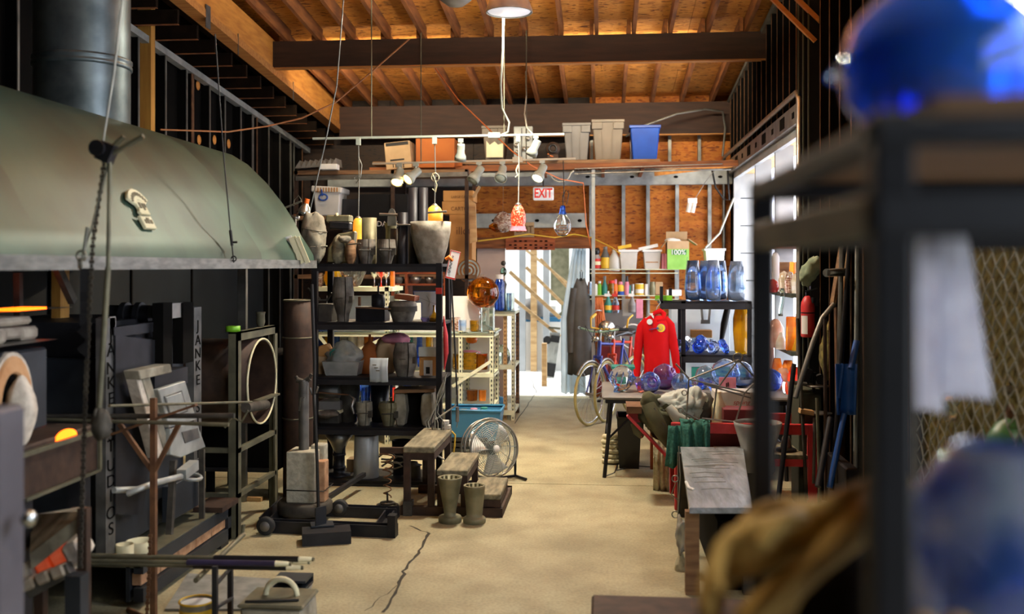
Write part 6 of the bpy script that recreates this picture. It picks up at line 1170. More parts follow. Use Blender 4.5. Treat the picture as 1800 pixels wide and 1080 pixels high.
crate('white_carton', 'white carton with a small red script word beside the wire rods', 'carton', 1256, 1340, 690, 724, 7.45, .22, 'milk_plastic'); wc = bpy.data.objects[[o.name for o in C.objects if o.get('label') == 'white carton with a small red script word beside the wire rods'][0]]
q = P(1303, 708, 7.45)-V(0, .003, 0)-wc.location; text('spring', q, .05, 'print_red', wc, shear=.3)
pot('frosted_pitcher', 'frosted clear plastic container standing on the bench near the black post', 'container', 1332, 6.9, ZY(1332, 832, 6.9), [(26, 0), (30, 6), (28, 40), (41, 84), (42, 90)], 'clear_bag', None, 1.2, 22)
pot('pale_bottle', 'pale green square shouldered bottle standing on the bench behind the towel', 'bottle', 1263, 7.25, ZY(1263, 745, 7.25), [(12, 0), (12, 30), (8, 42), (5, 50), (5, 56)], 'paper_cream', None, 0, 12)
t = thing('tape_weight', 'small grey and black puck shaped bench tool on the seat board', 'tool', S(1382, 7.15, zs+.03)); q = S(1382, 7.15, zs+.03); s = SC(1382, 7.15); B(M().lathe([(.001, 0), (18*s, 0), (18*s, 4*s), (12*s, 6*s), (.001, 6*s)], q, 20), 'base', 'black_plastic', t); B(M().lathe([(10*s, 6*s), (9*s, 16*s), (6*s, 26*s), (.001, 28*s)], q, 16), 'dome', 'steel_mid', t)
# ---- steel rod frame on the bench
WY = 7.0
wf = thing('rod_frame', 'open star shaped frame of thin steel rods with small hooks above the bench', 'frame', P(1250, 745, WY))
for a, b in (((1188, 640), (1212, 667)), ((1212, 667), (1298, 633)), ((1212, 667), (1275, 682)), ((1235, 673), (1318, 692)), ((1298, 633), (1262, 682)), ((1298, 633), (1325, 662)), ((1211, 667), (1206, 742)), ((1260, 682), (1253, 738)), ((1309, 690), (1293, 742)), ((1198, 722), (1234, 742)), ((1234, 736), (1292, 742)), ((1310, 690), (1332, 668)), ((1238, 676), (1320, 700))): B(M().cyl(P(*a, WY), P(*b, WY+.02), .006, 7), 'rod', 'steel_mid', wf)
B(M().ring(P(1297, 629, WY), .03, .006, 18, 6, (.2, 1, 0)), 'ring', 'steel_mid', wf)
for px, py in ((1222, 673), (1203, 691), (1197, 722), (1185, 905)): B(M().ring(P(px, py, WY), .018, .004, 14, 5, (.3, 1, .2)), 'hook', 'steel_mid', wf) if py < 800 else None
# ---- low marver table wrapped in plastic
mz = .46
mv = thing('marver_table', 'low steel table with a wrinkled plastic wrapped top and wooden posts', 'table', tuple(G(1255, 840, mz)[:2])+(0,))
q = [G(1212, 893, mz), G(1322, 893, mz), G(1306, 786, mz), G(1196, 786, mz)]; m = M(); m.add([p-V(0, 0, .03) for p in q]+q, [(3, 2, 1, 0), (4, 5, 6, 7), (0, 1, 5, 4), (1, 2, 6, 5), (2, 3, 7, 6), (3, 0, 4, 7)]); B(m, 'wrapped_top', 'plastic_wrap', mv)
m = M()
for k in range(14): f = rr.uniform(0, .95); a = q[0].lerp(q[3], f); b = q[1].lerp(q[2], f+rr.uniform(-.03, .03)); u = rr.uniform(0, .5); m.tube([a.lerp(b, u)+V(0, 0, .001), a.lerp(b, u+.25)+V(0, rr.uniform(-.03, .03), .003), a.lerp(b, u+.5)+V(0, 0, .001)], .0025, 4)
stuff(B(m, 'wrap_crease', 'clear_bag', mv))
B(M().tube([G(1206, 848, mz+.004), G(1211, 858, mz+.006), G(1220, 862, mz+.004)], .009, 6), 'tape_scrap', 'paper', mv)
for p in q: c = p.lerp((q[0]+q[2])/2, .07); B(M().box(c.x-.035, c.y-.03, 0, c.x+.035, c.y+.03, mz-.03), 'leg', 'plank_wood' if p is q[0] else 'cast_dark', mv)
c = (q[0]+q[2])/2; B(M().box(c.x-.1, c.y-.75, .0, c.x+.28, c.y+.5, .36), 'dark_drawer', 'near_black', mv)
t = thing('hanging_hooks', 'thin steel rod with ring hooks hanging at the side of the low table', 'rod', G(1190, 960)); a = G(1193, 965); B(M().cyl(P(1196, 845, a.y), P(1190, 940, a.y), .006, 6), 'rod', 'steel_mid', t); B(M().ring(P(1187, 842, a.y), .02, .004, 14, 5, (0, 1, 0)).tube([P(1188, 850, a.y), P(1180, 870, a.y), P(1192, 880, a.y)], .004, 5).ring(P(1187, 905, a.y), .02, .004, 14, 5, (0, 1, 0)).tube([P(1196, 845, a.y), P(1193, 785, a.y)], .004, 5), 'hook', 'steel_mid', t)
t = thing('torn_plastic', 'scraps of torn white plastic and card hanging below the low table edge', 'plastic', G(1195, 1000)); a = G(1196, 1000); B(crumple(P(1199, 940, a.y), (.035, .06, .09), 81, 14, 10, .4), 'plastic_scrap', 'clear_bag', t); B(crumple(P(1196, 1005, a.y), (.03, .06, .1), 82, 14, 10, .4), 'plastic_scrap', 'rope_white', t)
t = thing('front_bench', 'reddish brown steel edge of a low bench nearest the camera', 'bench', S(1180, 4.2, 0)); z = ZY(1180, 1049, 4.2); B(M().box(XY(1040, 4.2), 3.7, z-.09, XY(1312, 4.2), 4.2, z), 'bench_top', 'iron_brown', t, bevel=.01); B(M().box(XY(1060, 4.2), 4.1, 0, XY(1080, 4.2), 4.15, z-.05).box(XY(1290, 4.2), 4.1, 0, XY(1310, 4.2), 4.15, z-.05), 'leg', 'iron_brown', t)
# ---- bicycles
def bike(lab, loc, yaw, frame, bars, tape, wheel_r=.335, drop=False):
    t = thing('bicycle', lab, 'bicycle', loc, None, yaw); r = wheel_r
    for nm, x in (('front_wheel', .55), ('rear_wheel', -.5)):
        wv = M().ring((x, 0, r), r-.016, .016, 40, 8, (0, 1, 0)).build(nm, 'rubber_tan', t)
        M().ring((x, 0, r), r-.034, .009, 40, 6, (0, 1, 0)).build('rim', 'bright_steel', wv)
        m = M()
        for k in range(24): a = k*math.pi/12; m.tube([(x+.02*math.cos(a+.8), .02*(-1)**k, r+.02*math.sin(a+.8)), (x+(r-.04)*math.cos(a), 0, r+(r-.04)*math.sin(a))], .0014, 3)
        m.build('spokes', 'bright_steel', wv); M().cyl((x, -.05, r), (x, .05, r), .018, 10).build('hub', 'steel_mid', wv)
    ht, hb, bb, st_ = V(.33, 0, .86), V(.36, 0, .72), V(-.08, 0, .28), V(-.2, 0, .82)
    fr = M().cyl(hb, bb, .018, 10).cyl(ht, st_, .016, 10).cyl(bb, st_+V(-.03, 0, .06), .016, 10).cyl(hb-V(0.005, 0, .03), ht+V(0, 0, .03), .022, 10)
    for y in (-.05, .05): fr.cyl(bb, V(-.5, y, r), .009, 6).cyl(st_, V(-.5, y, r), .008, 6)
    fr.build('frame', frame, t)
    fk = M()
    for y in (-.045, .045): fk.tube([hb+V(.01, y, 0), (.43, y, .55), (.55, y, r)], .011, 8)
    fk.cyl(hb+V(.01, -.05, 0), hb+V(.01, .05, 0), .016, 8).build('fork', frame, t)
    gd = M().tube([V(.55+(r+.02)*math.cos(a), 0, r+(r+.02)*math.sin(a)) for a in (math.radians(x) for x in range(40, 181, 14))], .014, 6); gd.build('mudguard', 'steel_mid', t)
    hbz = V(.31, 0, 1.0)
    M().cyl(ht, hbz, .014, 8).cyl(hbz, hbz+V(.06, 0, 0), .014, 8).build('stem', 'steel_mid', t)
    h0 = hbz+V(.06, 0, 0)
    pts = [h0+V(-.12, -.3, .02), h0+V(-.03, -.22, .02), h0+V(0, -.06, -.01), h0+V(0, .06, -.01), h0+V(-.03, .22, .02), h0+V(-.12, .3, .02)] if not drop else [h0+V(-.05, -.22, .16), h0+V(.08, -.22, .12), h0+V(.1, -.21, .02), h0+V(.0, -.16, 0), h0, h0+V(.0, .16, 0), h0+V(.1, .21, .02), h0+V(.08, .22, .12), h0+V(-.05, .22, .16)]
    M().tube(pts, .011, 8).build('handlebar', bars, t)
    for i in (0, 1) if not drop else (0,): 
        a, b = (pts[0], pts[1]) if i == 0 else (pts[-1], pts[-2]); M().cyl(a, a.lerp(b, .9), .017, 8).build('grip', tape, t)
    M().cyl(h0+V(.03, -.02, .02), h0+V(.1, -.02, -.12), .006, 6).tube([h0+V(0, -.15, 0), h0+V(.1, -.1, .06), h0+V(.08, 0, -.1), hb+V(.05, 0, 0)], .004, 5).tube([h0+V(0, .15, 0), h0+V(.12, .1, .05), h0+V(.09, 0, -.12)], .004, 5).build('brake_cables', 'cord_black', t)
    M().ell((.44, 0, .92), (.035, .045, .035), 12, 8).build('headlamp', 'bright_steel', t)
    M().tube([(-.36, 0, .93), (-.22, 0, .95), (-.08, 0, .93), (.0, 0, .92)], [.06, .07, .035, .018], 10, flat=(1, 1, .5)).build('saddle', 'black_plastic', t)
    M().cyl((-.08, -.04, .28), (-.08, .04, .28), .025, 12).ring((-.08, -.045, .28), .09, .006, 24, 5, (0, 1, 0)).bar((-.08, -.07, .28), (.06, -.07, .2), .015, .02).bar((-.08, .07, .28), (-.22, .07, .36), .015, .02).cb((.07, -.11, .2), (.08, .08, .02)).cb((-.23, .11, .36), (.08, .08, .02)).build('crank', 'black_steel', t)
    return t
q = G(1037, 749); yw = math.radians(-118)
bike('violet framed bicycle with a pale front tyre parked by the doorway', (q.x-.55*math.cos(yw), q.y-.55*math.sin(yw), 0), yw, 'purple_frame', 'frame_teal', 'black_plastic')
q = S(1092, 11.25, 0); bike('red framed bicycle with tan taped drop bars behind the violet one', (q.x-.2*math.cos(math.radians(-100)), q.y+.15, 0), math.radians(-112), 'frame_red', 'cord_yellow', 'cord_yellow', .335, True)
# ---- wall corner with poles, shovel, cabinet, extinguisher
def pole(a, b, Ya, Yb, r, m_, nm, lab, cat='pole', grp=None): t = M().cyl(P(*a, Ya), P(*b, Yb), r, 10).build(nm, m_); return tag(t, lab, cat, grp)
gp = 'long poles leaning at the right wall'
pole((1480, 412), (1470, 850), 6.55, 6.40, .016, 'steel_mid', 'steel_pipe', 'grey steel pipe rising just before the wooden planks', grp=gp); pole((1507, 390), (1503, 858), 6.40, 6.35, .013, 'stud_pale', 'steel_pipe', 'pale thin pipe nearest the black rack post', grp=gp)
pole((1496, 395), (1462, 862), 6.35, 6.20, .014, 'black_steel', 'steel_pipe', 'black pipe crossing in front of the blue shovel', grp=gp); pole((1460, 735), (1438, 856), 6.30, 6.10, .02, 'dark_steel', 'steel_pipe', 'short dark pipe leaning below the shovel blade', grp=gp)
pole((1452, 880), (1450, 560), 6.4, 6.5, .012, 'iron_brown', 'steel_pipe', 'brown rod beside the olive sack', grp=gp); pole((1418, 880), (1402, 560), 6.9, 7.0, .012, 'cast_dark', 'steel_pipe', 'dark rod below the fire extinguisher', grp=gp)
pole((1396, 640), (1361, 938), 6.55, 6.30, .016, 'black_steel', 'steel_pipe', 'black rod slanting down behind the red bench post', grp=gp); pole((1436, 700), (1442, 900), 6.70, 6.60, .011, 'angle_grey', 'steel_pipe', 'olive rod between the cabinet and the short dark pipe', grp=gp)
t = M().tube([P(1466, 535, 6.60), P(1445, 560, 6.55), P(1428, 605, 6.50), P(1412, 655, 6.45), P(1398, 700, 6.40)], .016, 8).build('bent_bar', 'stud_steel'); tag(t, 'bent grey tool handle curving down past the fire extinguisher', 'tool')
t = M().cyl(P(1453, 480, 6.30), P(1500, 478, 6.60), .026, 14).cyl(P(1453, 480, 6.29), P(1453.2, 480, 6.29), .02, 12).build('stub_pipe', 'bright_steel'); tag(t, 'thick bright stub pipe sticking out by the planks', 'pipe')
for i, (a, b, wd, m_, lab) in enumerate((((1486, 395), (1464, 535), .05, 'plank_wood', 'grey brown plank behind the bent handle'), ((1496, 420), (1480, 560), .045, 'pale_wood', 'pale plank beside the bright stub pipe'), ((1474, 540), (1478, 830), .06, 'rust_iron', 'rusty flat bar behind the blue shovel'))): t = M().bar(P(*a, 6.72), P(*b, 6.70), wd, .02).build('plank', m_); tag(t, lab, 'plank')
sv = thing('blue_shovel', 'blue shovel with its blade upward leaning at the right wall', 'shovel', G(1458, 905)); a = P(1488, 668, 6.20)
def sf(u, v): x = (u-.5); return P(1488+38*x*(1-.15*v), 640+90*v, 6.22+.05*(1-4*x*x))
B(M().surf(sf, 8, 8), 'blade', 'blue_paint', sv, solid=.006); B(M().cyl(P(1484, 728, 6.24), P(1458, 858, 6.10), .018, 10), 'handle', 'blue_paint', sv); B(M().cyl(P(1496, 648, 6.24), P(1506, 600, 6.30), .02, 10), 'socket', 'blue_paint', sv)
pole((1482, 640), (1474, 700), 6.26, 6.23, .012, 'blue_paint', 'blue_rod', 'bright blue rod beside the shovel blade')
cbn = thing('green_cabinet', 'small dark green steel cabinet behind the red bench post', 'cabinet', S(1425, 7.20, 0)); a, b = P(1404, 860, 7.15), P(1444, 685, 7.15); B(M().box(a.x, 7.15, 0, b.x, 7.43, b.z), 'body', 'cab_green', cbn, bevel=.006); B(M().box(a.x+.015, 7.14, .1, b.x-.015, 7.15, b.z-.03), 'door', 'cab_green', cbn); B(M().box(b.x-.04, 7.12, b.z-.3, b.x-.03, 7.14, b.z-.2), 'handle', 'steel_mid', cbn)
t = thing('wheel_clamp', 'round plates and clamps of an old vise on the green cabinet', 'vise', P(1430, 680, 7.15)); B(M().cyl(P(1418, 676, 7.10), P(1448, 680, 7.10), .012, 8).lathe([(.001, 0), (.08, 0), (.08, .01), (.001, .012)], P(1436, 680, 7.10), 20).cyl(P(1396, 673, 7.05), P(1418, 676, 7.05), .014, 8).lathe([(.001, 0), (.085, 0), (.085, .01), (.001, .012)], P(1440, 728, 7.00), 20), 'plates', 'grey_iron', t); B(M().cb(P(1416, 660, 7.10), (.06, .06, .1), (0, .3, 0)).cb(P(1440, 668, 7.13), (.05, .06, .07), (0, -.4, 0)).cyl(P(1430, 690, 7.10), P(1432, 655, 7.10), .012, 8), 'clamp', 'black_steel', t); B(M().cyl(P(1432, 735, 7.00), P(1430, 850, 7.00), .012, 8), 'stem', 'steel_mid', t); B(M().cb(P(1417, 724, 6.95), (.09, .08, .03), (0, .15, 0)), 'wood_pad', 'pale_wood', t)
t = thing('olive_sack', 'dusty olive sack hanging between the dark poles', 'sack', P(1457, 660, 7.15)); B(crumple(P(1457, 625, 7.20), (.06, .08, .17), 91, 18, 14, .18), 'sack', 'mesh_olive', t); B(M().tube([P(1457, 585, 7.20), P(1459, 565, 7.25)], [.03, .012], 8), 'neck', 'mesh_olive', t)
fe = thing('fire_extinguisher', 'red fire extinguisher with a white label hanging at the window post', 'extinguisher', P(1420, 593, 7.45)); c = P(1420, 593, 7.45); s = SC(1420, 7.45)
B(M().lathe([(.001, 0), (11*s, 0), (12*s, 2*s), (12*s, 54*s), (11*s, 62*s), (7*s, 70*s), (4*s, 73*s), (.001, 74*s)], c, 22), 'cylinder', 'red_paint', fe); B(M().shell_([(12.3*s, 42*s), (12.3*s, 44*s)], c, 22), 'band', 'black_plastic', fe); B(M().surf(lambda u, v: c+V(12.2*s*math.cos(-2.9+1.1*u), 12.2*s*math.sin(-2.9+1.1*u), (6+32*v)*s), 6, 2), 'label', 'paper', fe)
B(M().cb(c+V(0, 0, 77*s), (.03, .03, .04)).bar(c+V(-.02, -.01, 80*s), c+V(.06, -.03, 86*s), .018, .01), 'valve', 'black_plastic', fe); B(M().cb(c+V(.045, 0, 84*s), (.06, .05, .24), (0, .06, 0)).cyl(c+V(.03, -.03, 60*s), c+V(.035, -.03, 70*s), .016, 8), 'horn_bracket', 'black_plastic', fe)
t = thing('pale_bag', 'crumpled pale green cloth bag hanging above the fire extinguisher', 'bag', P(1427, 482, 7.45)); B(crumple(P(1427, 474, 7.45), (.06, .05, .11), 95, 16, 12, .3, Euler((0, .5, 0)).to_matrix()), 'bag', 'sage_cloth', t)
t = M().box(XY(1478, 6.30), 6.15, 0, XY(1500, 6.30), 6.70, ZY(1490, 816, 6.30)).build('black_chest', 'black_steel', bevel=.01); tag(t, 'black box on the floor at the foot of the poles', 'box')
# ---- shelves and glass in the bay window
bay = [(1.90, 'upper'), (1.475, 'middle'), (1.0, 'lower')]
sx0 = XY(1391, 8.3)
for z, nm in bay:
    m = M().add([(sx0, 8.3, z), (NX-.02, 8.22, z), (NX-.02, 9.9, z), (XR-.02, 9.9, z), (sx0, 9.2, z)]+[(a, b, z-.035) for a, b in ((sx0, 8.3), (NX-.02, 8.22), (NX-.02, 9.9), (XR-.02, 9.9), (sx0, 9.2))], [(0, 1, 2, 3, 4), (9, 8, 7, 6, 5), (0, 5, 6, 1), (1, 6, 7, 2), (2, 7, 8, 3), (3, 8, 9, 4), (4, 9, 5, 0)])
    m.build('window_shelf', 'red_wood' if nm == 'upper' else 'cab_green', wi, world=True)
wg = 'coloured glass on the window shelves'
def wg_(px, Y, z, pr, m_, lab, nm='window_vase', cat='vase', sx=1.): return pot(nm, lab, cat, px, Y, z, pr, m_, wg, 0, 18, sx)
wg_(1368, 8.9, 1.9, [(9, 0), (14, 8), (10, 20), (5, 34), (4, 36)], 'glass_green', 'mottled pale green vase on the upper window shelf'); wg_(1388, 8.6, 1.9, [(10, 0), (12, 8), (7, 22)], 'glass_bottle', 'dark olive glass on the upper window shelf'); wg_(1408, 8.5, 1.9, [(16, 0), (18, 8), (14, 16)], 'glass_amber', 'amber dish on the upper window shelf', 'window_dish', 'dish')
wg_(1363, 9.0, 1.475, [(7, 0), (7, 60), (4, 68), (.1, 69)], 'paper', 'round ended white tube standing on the middle window shelf', 'white_tube', 'tube'); wg_(1358, 8.7, 1.475, [(8, 0), (12, 8), (9, 18), (3, 23)], 'glass_red', 'scarlet round glass on the middle window shelf', 'window_globe', 'globe')
wg_(1378, 8.6, 1.475, [(8, 0), (10, 22), (7, 34), (1, 38)], 'glass_white', 'milky upright glass shell on the middle window shelf', 'window_shell', 'glass shell'); wg_(1388, 8.5, 1.475, [(7, 0), (9, 20), (5, 36), (1, 38)], 'glass_speckle', 'sand coloured glass shell beside the milky one', 'window_shell', 'glass shell'); wg_(1404, 8.42, 1.475, [(12, 0), (13, 22), (9, 34), (1, 38)], 'glass_white', 'broad speckled white glass shell at the shelf end', 'window_shell', 'glass shell')
wg_(1395, 9.0, 1.475, [(6, 0), (8, 30), (7, 52)], 'glass_orange', 'orange cup behind the glass shells', 'window_cup', 'cup'); wg_(1409, 8.8, 1.475, [(8, 0), (10, 20), (5, 40), (6, 44)], 'glass_peach', 'pinkish brown pot behind the broad shell', 'window_pot', 'pot'); crate('dark_box', 'dark brown patterned box behind the glass shells', 'box', 1370, 1388, 461, 509, 9.1, .05, 'plank_wood')
wg_(1363, 8.75, 1.0, [(12, 0), (16, 14), (15, 34), (8, 46), (3, 50)], 'glass_peach', 'tall peach glass shell on the lower window shelf', 'window_shell', 'glass shell'); wg_(1373, 8.55, 1.0, [(10, 0), (9, 14), (2, 30)], 'glass_white', 'small white glass cone on the lower window shelf', 'window_cone', 'cone')
t = M().cb(S(1391, 8.45, 1.14), (.09, .03, .28), (.05, 0, .2)).build('amber_slab', 'glass_orange', bevel=.006); tag(t, 'upright orange glass slab on the lower window shelf', 'glass slab'); t = M().prism([(-.05, 0), (.05, 0), (.04, .26), (.0, .16)], -.012, .012, 'y', S(1402, 8.4, 1.0)).build('yellow_wing', 'glass_yellow', bevel=.005); tag(t, 'pointed yellow glass wing leaning by the orange slab', 'glass wing')
t = M().cb(P(1410, 550, 8.6), (.1, .01, .25), (.1, .1, .1)).build('brown_plaque', 'glass_gold'); tag(t, 'brown printed board behind the fire extinguisher', 'board')
t = M().surf(lambda u, v: P(1370+8*u+2*math.sin(v*5), 507+49*v, 8.5), 3, 8).build('hanging_leaf', 'glass_green', solid=.004); tag(t, 'pale green wavy glass strip hanging below the middle window shelf', 'glass strip')
t = M().cb(P(1420, 448, 8.5), (.04, .01, .14)).build('red_card', 'print_red'); tag(t, 'small red and black card at the window edge above the middle shelf', 'card')
pot('orange_candle', 'tall orange and white glass spire below the lower window shelf', 'spire', 1355, 8.9, TZ, [(6, 0), (8, 20), (5, 60), (2, 84)], 'glass_peach')
t = M().cyl(P(1331, 372, 11.0), P(1332, 315, 11.0), .02, 8).build('orange_streamer', 'orange'); tag(t, 'thin orange streamer hanging before the window header', 'streamer')
# ================================================================ back wall, loft, hanging lights, yard
# ---- loft platform with bins
LY0, LY1 = 11.75, 12.55
lz = ZY(1000, 281, LY0)
lf = sempty('trim_1', (XY(900, LY0), LY0, lz))
for k in range(5): B(M().box(XY(655, LY0), LY0+k*.16, lz-.04, XY(1160, LY0), LY0+.155+k*.16, lz), 'loft_plank', 'plank_wood', lf)
for px in (700, 820, 950, 1060, 1130): B(M().box(XY(px, LY0)-.02, LY0+.02, lz-.12, XY(px, LY0)+.02, LY1+.3, lz-.04), 'loft_joist', 'header_wood', lf)
B(M().bar(P(650, 300, LY0-.02), P(1300, 287, LY0-.02), .03, .07), 'loft_rail', 'header_wood', lf); B(M().bar(P(1150, 303, 12.2), P(1300, 286, 12.2), .04, .09), 'loft_beam', 'beam_orange', lf)
m = M(); a, b = P(1010, 297, LY0-.06), P(1270, 288, LY0-.06)
for k in range(40): p_ = a.lerp(b, k/39); m.tube([p_, p_+V(0, .3, 0)], .003, 4)
m.tube([a, b], .006, 6).tube([a-V(0, 0, .06), b-V(0, 0, .06)], .008, 6).tube([a+V(0, .3, 0), b+V(0, .3, 0)], .006, 6); B(m, 'wire_shelf', 'steel_mid', lf)
B(M().tube([P(520, 311, 12.0), P(830, 303, 12.0), P(1285, 298, 12.0)], .012, 8), 'conduit', 'steel_mid', lf)
for px, py in ((820, 300), (1043, 298)): B(M().box(XY(px, LY0)-.02, LY0-.01, 0 if px > 900 else 1.9, XY(px, LY0)+.02, LY0+.03, ZY(px, py, LY0)), 'loft_post', 'stud_pale' if px > 900 else 'iron_brown', lf)
def bin_(px0, px1, py0, Y, m_, lab, rimlug=True):
    a, b = XY(px0, Y), XY(px1, Y); zt = ZY((px0+px1)/2, py0, Y); t = thing('storage_bin', lab, 'bin', ((a+b)/2, Y+.2, lz), 'storage bins on the loft'); h = zt-lz; k = .035
    m = M(); vs = [(a+k, Y+k, lz), (b-k, Y+k, lz), (b-k, Y+.4-k, lz), (a+k, Y+.4-k, lz), (a, Y, zt), (b, Y, zt), (b, Y+.4, zt), (a, Y+.4, zt)]; m.add(vs, [(0, 1, 2, 3), (0, 1, 5, 4), (1, 2, 6, 5), (2, 3, 7, 6), (3, 0, 4, 7), (4, 5, 6, 7)]); B(m, 'body', m_, t, bevel=.01)
    B(M().box(a-.012, Y-.012, zt-.02, b+.012, Y+.412, zt+.015), 'lid', m_, t, bevel=.006)
    if rimlug:
        B(M().box(a-.006, Y-.012, zt-.1, a+(b-a)*.33, Y+.02, zt-.02), 'lug', m_, t, bevel=.005); B(M().box(b-(b-a)*.33, Y-.012, zt-.1, b+.006, Y+.02, zt-.02), 'lug', m_, t, bevel=.005)
        for f in (.32, .66): B(M().bar(V(a+(b-a)*f, Y+.004, zt-.1), V(a+k+(b-a-2*k)*f, Y+k-.004, lz+.02), .012, .012, (0, 1, 0)), 'rib', m_, t)
    return t
bin_(848, 889, 223, 11.8, 'taupe_bin', 'dusty taupe bin with torn paper stuck on its front'); bin_(990, 1037, 218, 11.8, 'grey_bin', 'pale grey bin next to the small fan'); bin_(1041, 1096, 212, 11.8, 'taupe_bin', 'tall beige bin between the grey and blue ones'); bin_(1108, 1160, 222, 11.8, 'blue_bin', 'bright blue bin at the right end of the loft', False)
t = M().prism([(0, 0), (.2, 0), (.2, .17), (.14, .15), (.1, .19), (.04, .15), (0, .2)], -.003, .003, 'y', P(855, 277, 11.79)).build('torn_paper', 'paper_cream'); tag(t, 'torn white paper sheet stuck to the dusty taupe bin', 'paper')
t = thing('meter_box', 'grey electrical meter box with knobs on the loft', 'meter box', P(918, 281, 11.72)); a, b = P(903, 281, 11.72), P(936, 222, 11.72); B(M().box(a.x, 11.72, a.z, b.x, 11.8, b.z), 'case', 'stud_pale', t, bevel=.006); B(M().box((a.x+b.x)/2-.02, 11.715, a.z+.02, (a.x+b.x)/2-.012, 11.72, b.z-.02), 'seam', 'dark_steel', t)
for px, py in ((908, 256), (909, 268), (921, 262), (928, 262), (928, 244), (911, 240)): B(M().lathe([(.03, 0), (.026, .03), (.001, .03)], P(px, py, 11.72), 14, Matrix(((1, 0, 0), (0, 0, -1), (0, 1, 0)))), 'knob', 'steel_mid', t)
t = thing('small_blower', 'small dark round blower with an orange wire on the loft', 'blower', P(972, 279, 11.7)); c = P(972, 262, 11.7); B(M().lathe([(.001, -.04), (.07, -.04), (.085, 0), (.07, .04), (.001, .04)], c, 18, RX), 'housing', 'iron_brown', t); B(M().ring(c-V(0, .045, 0), .045, .012, 18, 6, (0, 1, 0)), 'inlet', 'black_plastic', t); B(M().tube([c+V(-.06, -.03, -.06), c+V(-.02, -.05, -.09), c+V(.06, -.03, -.1)], .008, 5), 'orange_wire', 'cord_orange', t); B(M().box(c.x-.06, c.y-.05, lz, c.x+.06, c.y+.05, c.z-.07), 'foot', 'iron_brown', t)
c1 = crate('printed_carton', 'cream carton with black printed bars leaning on the loft', 'carton', 677, 722, 249, 297, 11.5, .3, 'card_pale', None, .004, (0, -.09, 0), [('print_bar', (.2, .3, .75, .36), .003, 'print_black'), ('flap_edge', (.02, .86, .9, .98), .003, 'print_black')]+[('print_bar', (.3+.1*k, .04, .34+.1*k, .22), .003, 'print_black') for k in range(5)])
crate('orange_carton', 'large orange brown cardboard carton on the loft', 'carton', 731, 799, 243, 295, 11.6, .35, 'card_orange')
crate('side_carton', 'dull orange carton end behind the large orange one', 'carton', 797, 812, 262, 293, 11.7, .3, 'card_orange')
eg = thing('egg_tray', 'grey zigzag moulded pulp tray on the rack at the left', 'tray', P(552, 297, 11.2)); m = M()
for k in range(8): m.prism([(0, 0), (.07, 0), (.06, .09)], 0, .25, 'y', P(518+k*9, 296-k*.6, 11.2)) 
B(m, 'ridges', 'grey_bin', eg); crate('white_box', 'small white box beside the zigzag tray', 'box', 562, 592, 288, 298, 11.15, .12, 'paper')
# ---- dark storage rack below
rk2 = thing('storage_rack', 'dark storage rack with plank shelves in the back corner', 'rack', P(670, 300, 11.4)); rk2.location.z = 0
SY0 = 11.25; za = ZY(670, 299, SY0); zb3 = ZY(670, 379, SY0)
for z, p1 in ((za, 822), (zb3, 600), (1.6, 838)): B(M().box(XY(516, SY0), SY0, z-.045, XY(p1, SY0), SY0+.7, z), 'rack_plank', 'plank_wood', rk2)
B(M().bar(P(520, 314, SY0-.01), P(822, 306, SY0-.01), .02, .05), 'rack_pipe', 'steel_mid', rk2)
for px in (520, 690, 820):
    for y in (SY0, SY0+.65): B(M().box(XY(px, SY0)-.02, y, 0, XY(px, SY0)+.02, y+.04, za), 'rack_post', 'iron_brown', rk2)
t = thing('lidded_basket', 'white plastic basket with slotted sides and a blue hook on the dark rack', 'basket', P(573, 379, 11.3)); a, b = P(552, 379, 11.25), P(598, 338, 11.25); B(M().add([(a.x+.02, 11.25, a.z), (b.x-.02, 11.25, a.z), (b.x-.02, 11.55, a.z), (a.x+.02, 11.55, a.z), (a.x, 11.23, b.z), (b.x, 11.23, b.z), (b.x, 11.57, b.z), (a.x, 11.57, b.z)], [(0, 1, 2, 3), (0, 1, 5, 4), (1, 2, 6, 5), (2, 3, 7, 6), (3, 0, 4, 7), (4, 5, 6, 7)]), 'tub', 'white_plastic', t, bevel=.008)
B(M().cb(V((a.x+b.x)/2, 11.4, b.z+.03), (b.x-a.x+.05, .38, .07), (0, .06, 0)), 'lid', 'white_plastic', t, bevel=.012)
m = M()
for k in range(9): m.box(a.x+.02+k*.032, 11.205, b.z+.0, a.x+.034+k*.032, 11.212, b.z+.05)
B(m, 'slots', 'card', t); B(M().ring(P(568, 347, 11.2), .035, .01, 18, 6, (0, 1, 0), 1.4).bar(P(567, 345, 11.2), P(565, 333, 11.2), .02, .01), 'blue_hook', 'print_blue', t)
bb_ = crate('black_case', 'big black carton with white block letters on the dark rack', 'carton', 632, 718, 341, 484, 11.32, .4, 'black_plastic'); text('DABLE', P(681, 394, 11.31)-bb_.location-V(0, .002, 0), .085, 'paper', bb_)
crate('grey_case', 'dark grey case beside the white basket', 'case', 602, 630, 350, 483, 11.35, .4, 'dark_steel'); 
for i, (y0_, y1_, x0, x1, lab, tx) in enumerate(((335, 354, 779, 832, 'top tan carton with an open flap in the stack by the rack post', 'LARGE CARTON'), (354, 377, 777, 829, 'second tan carton of the stack by the rack post', 'CARTON'), (377, 432, 790, 830, 'tall tan carton with a brown word at the bottom of the stack', 'illott'))):
    o = crate('tan_carton', lab, 'carton', x0, x1, y0_, y1_ if i < 2 else 483, 11.35, .35, 'card', 'tan cartons by the rack post'); text(tx, P((x0+x1)/2+8, (y0_+y1_)/2+2, 11.347)-o.location, (.04, .065, .13)[i], 'print_brown', o, sx=.9)
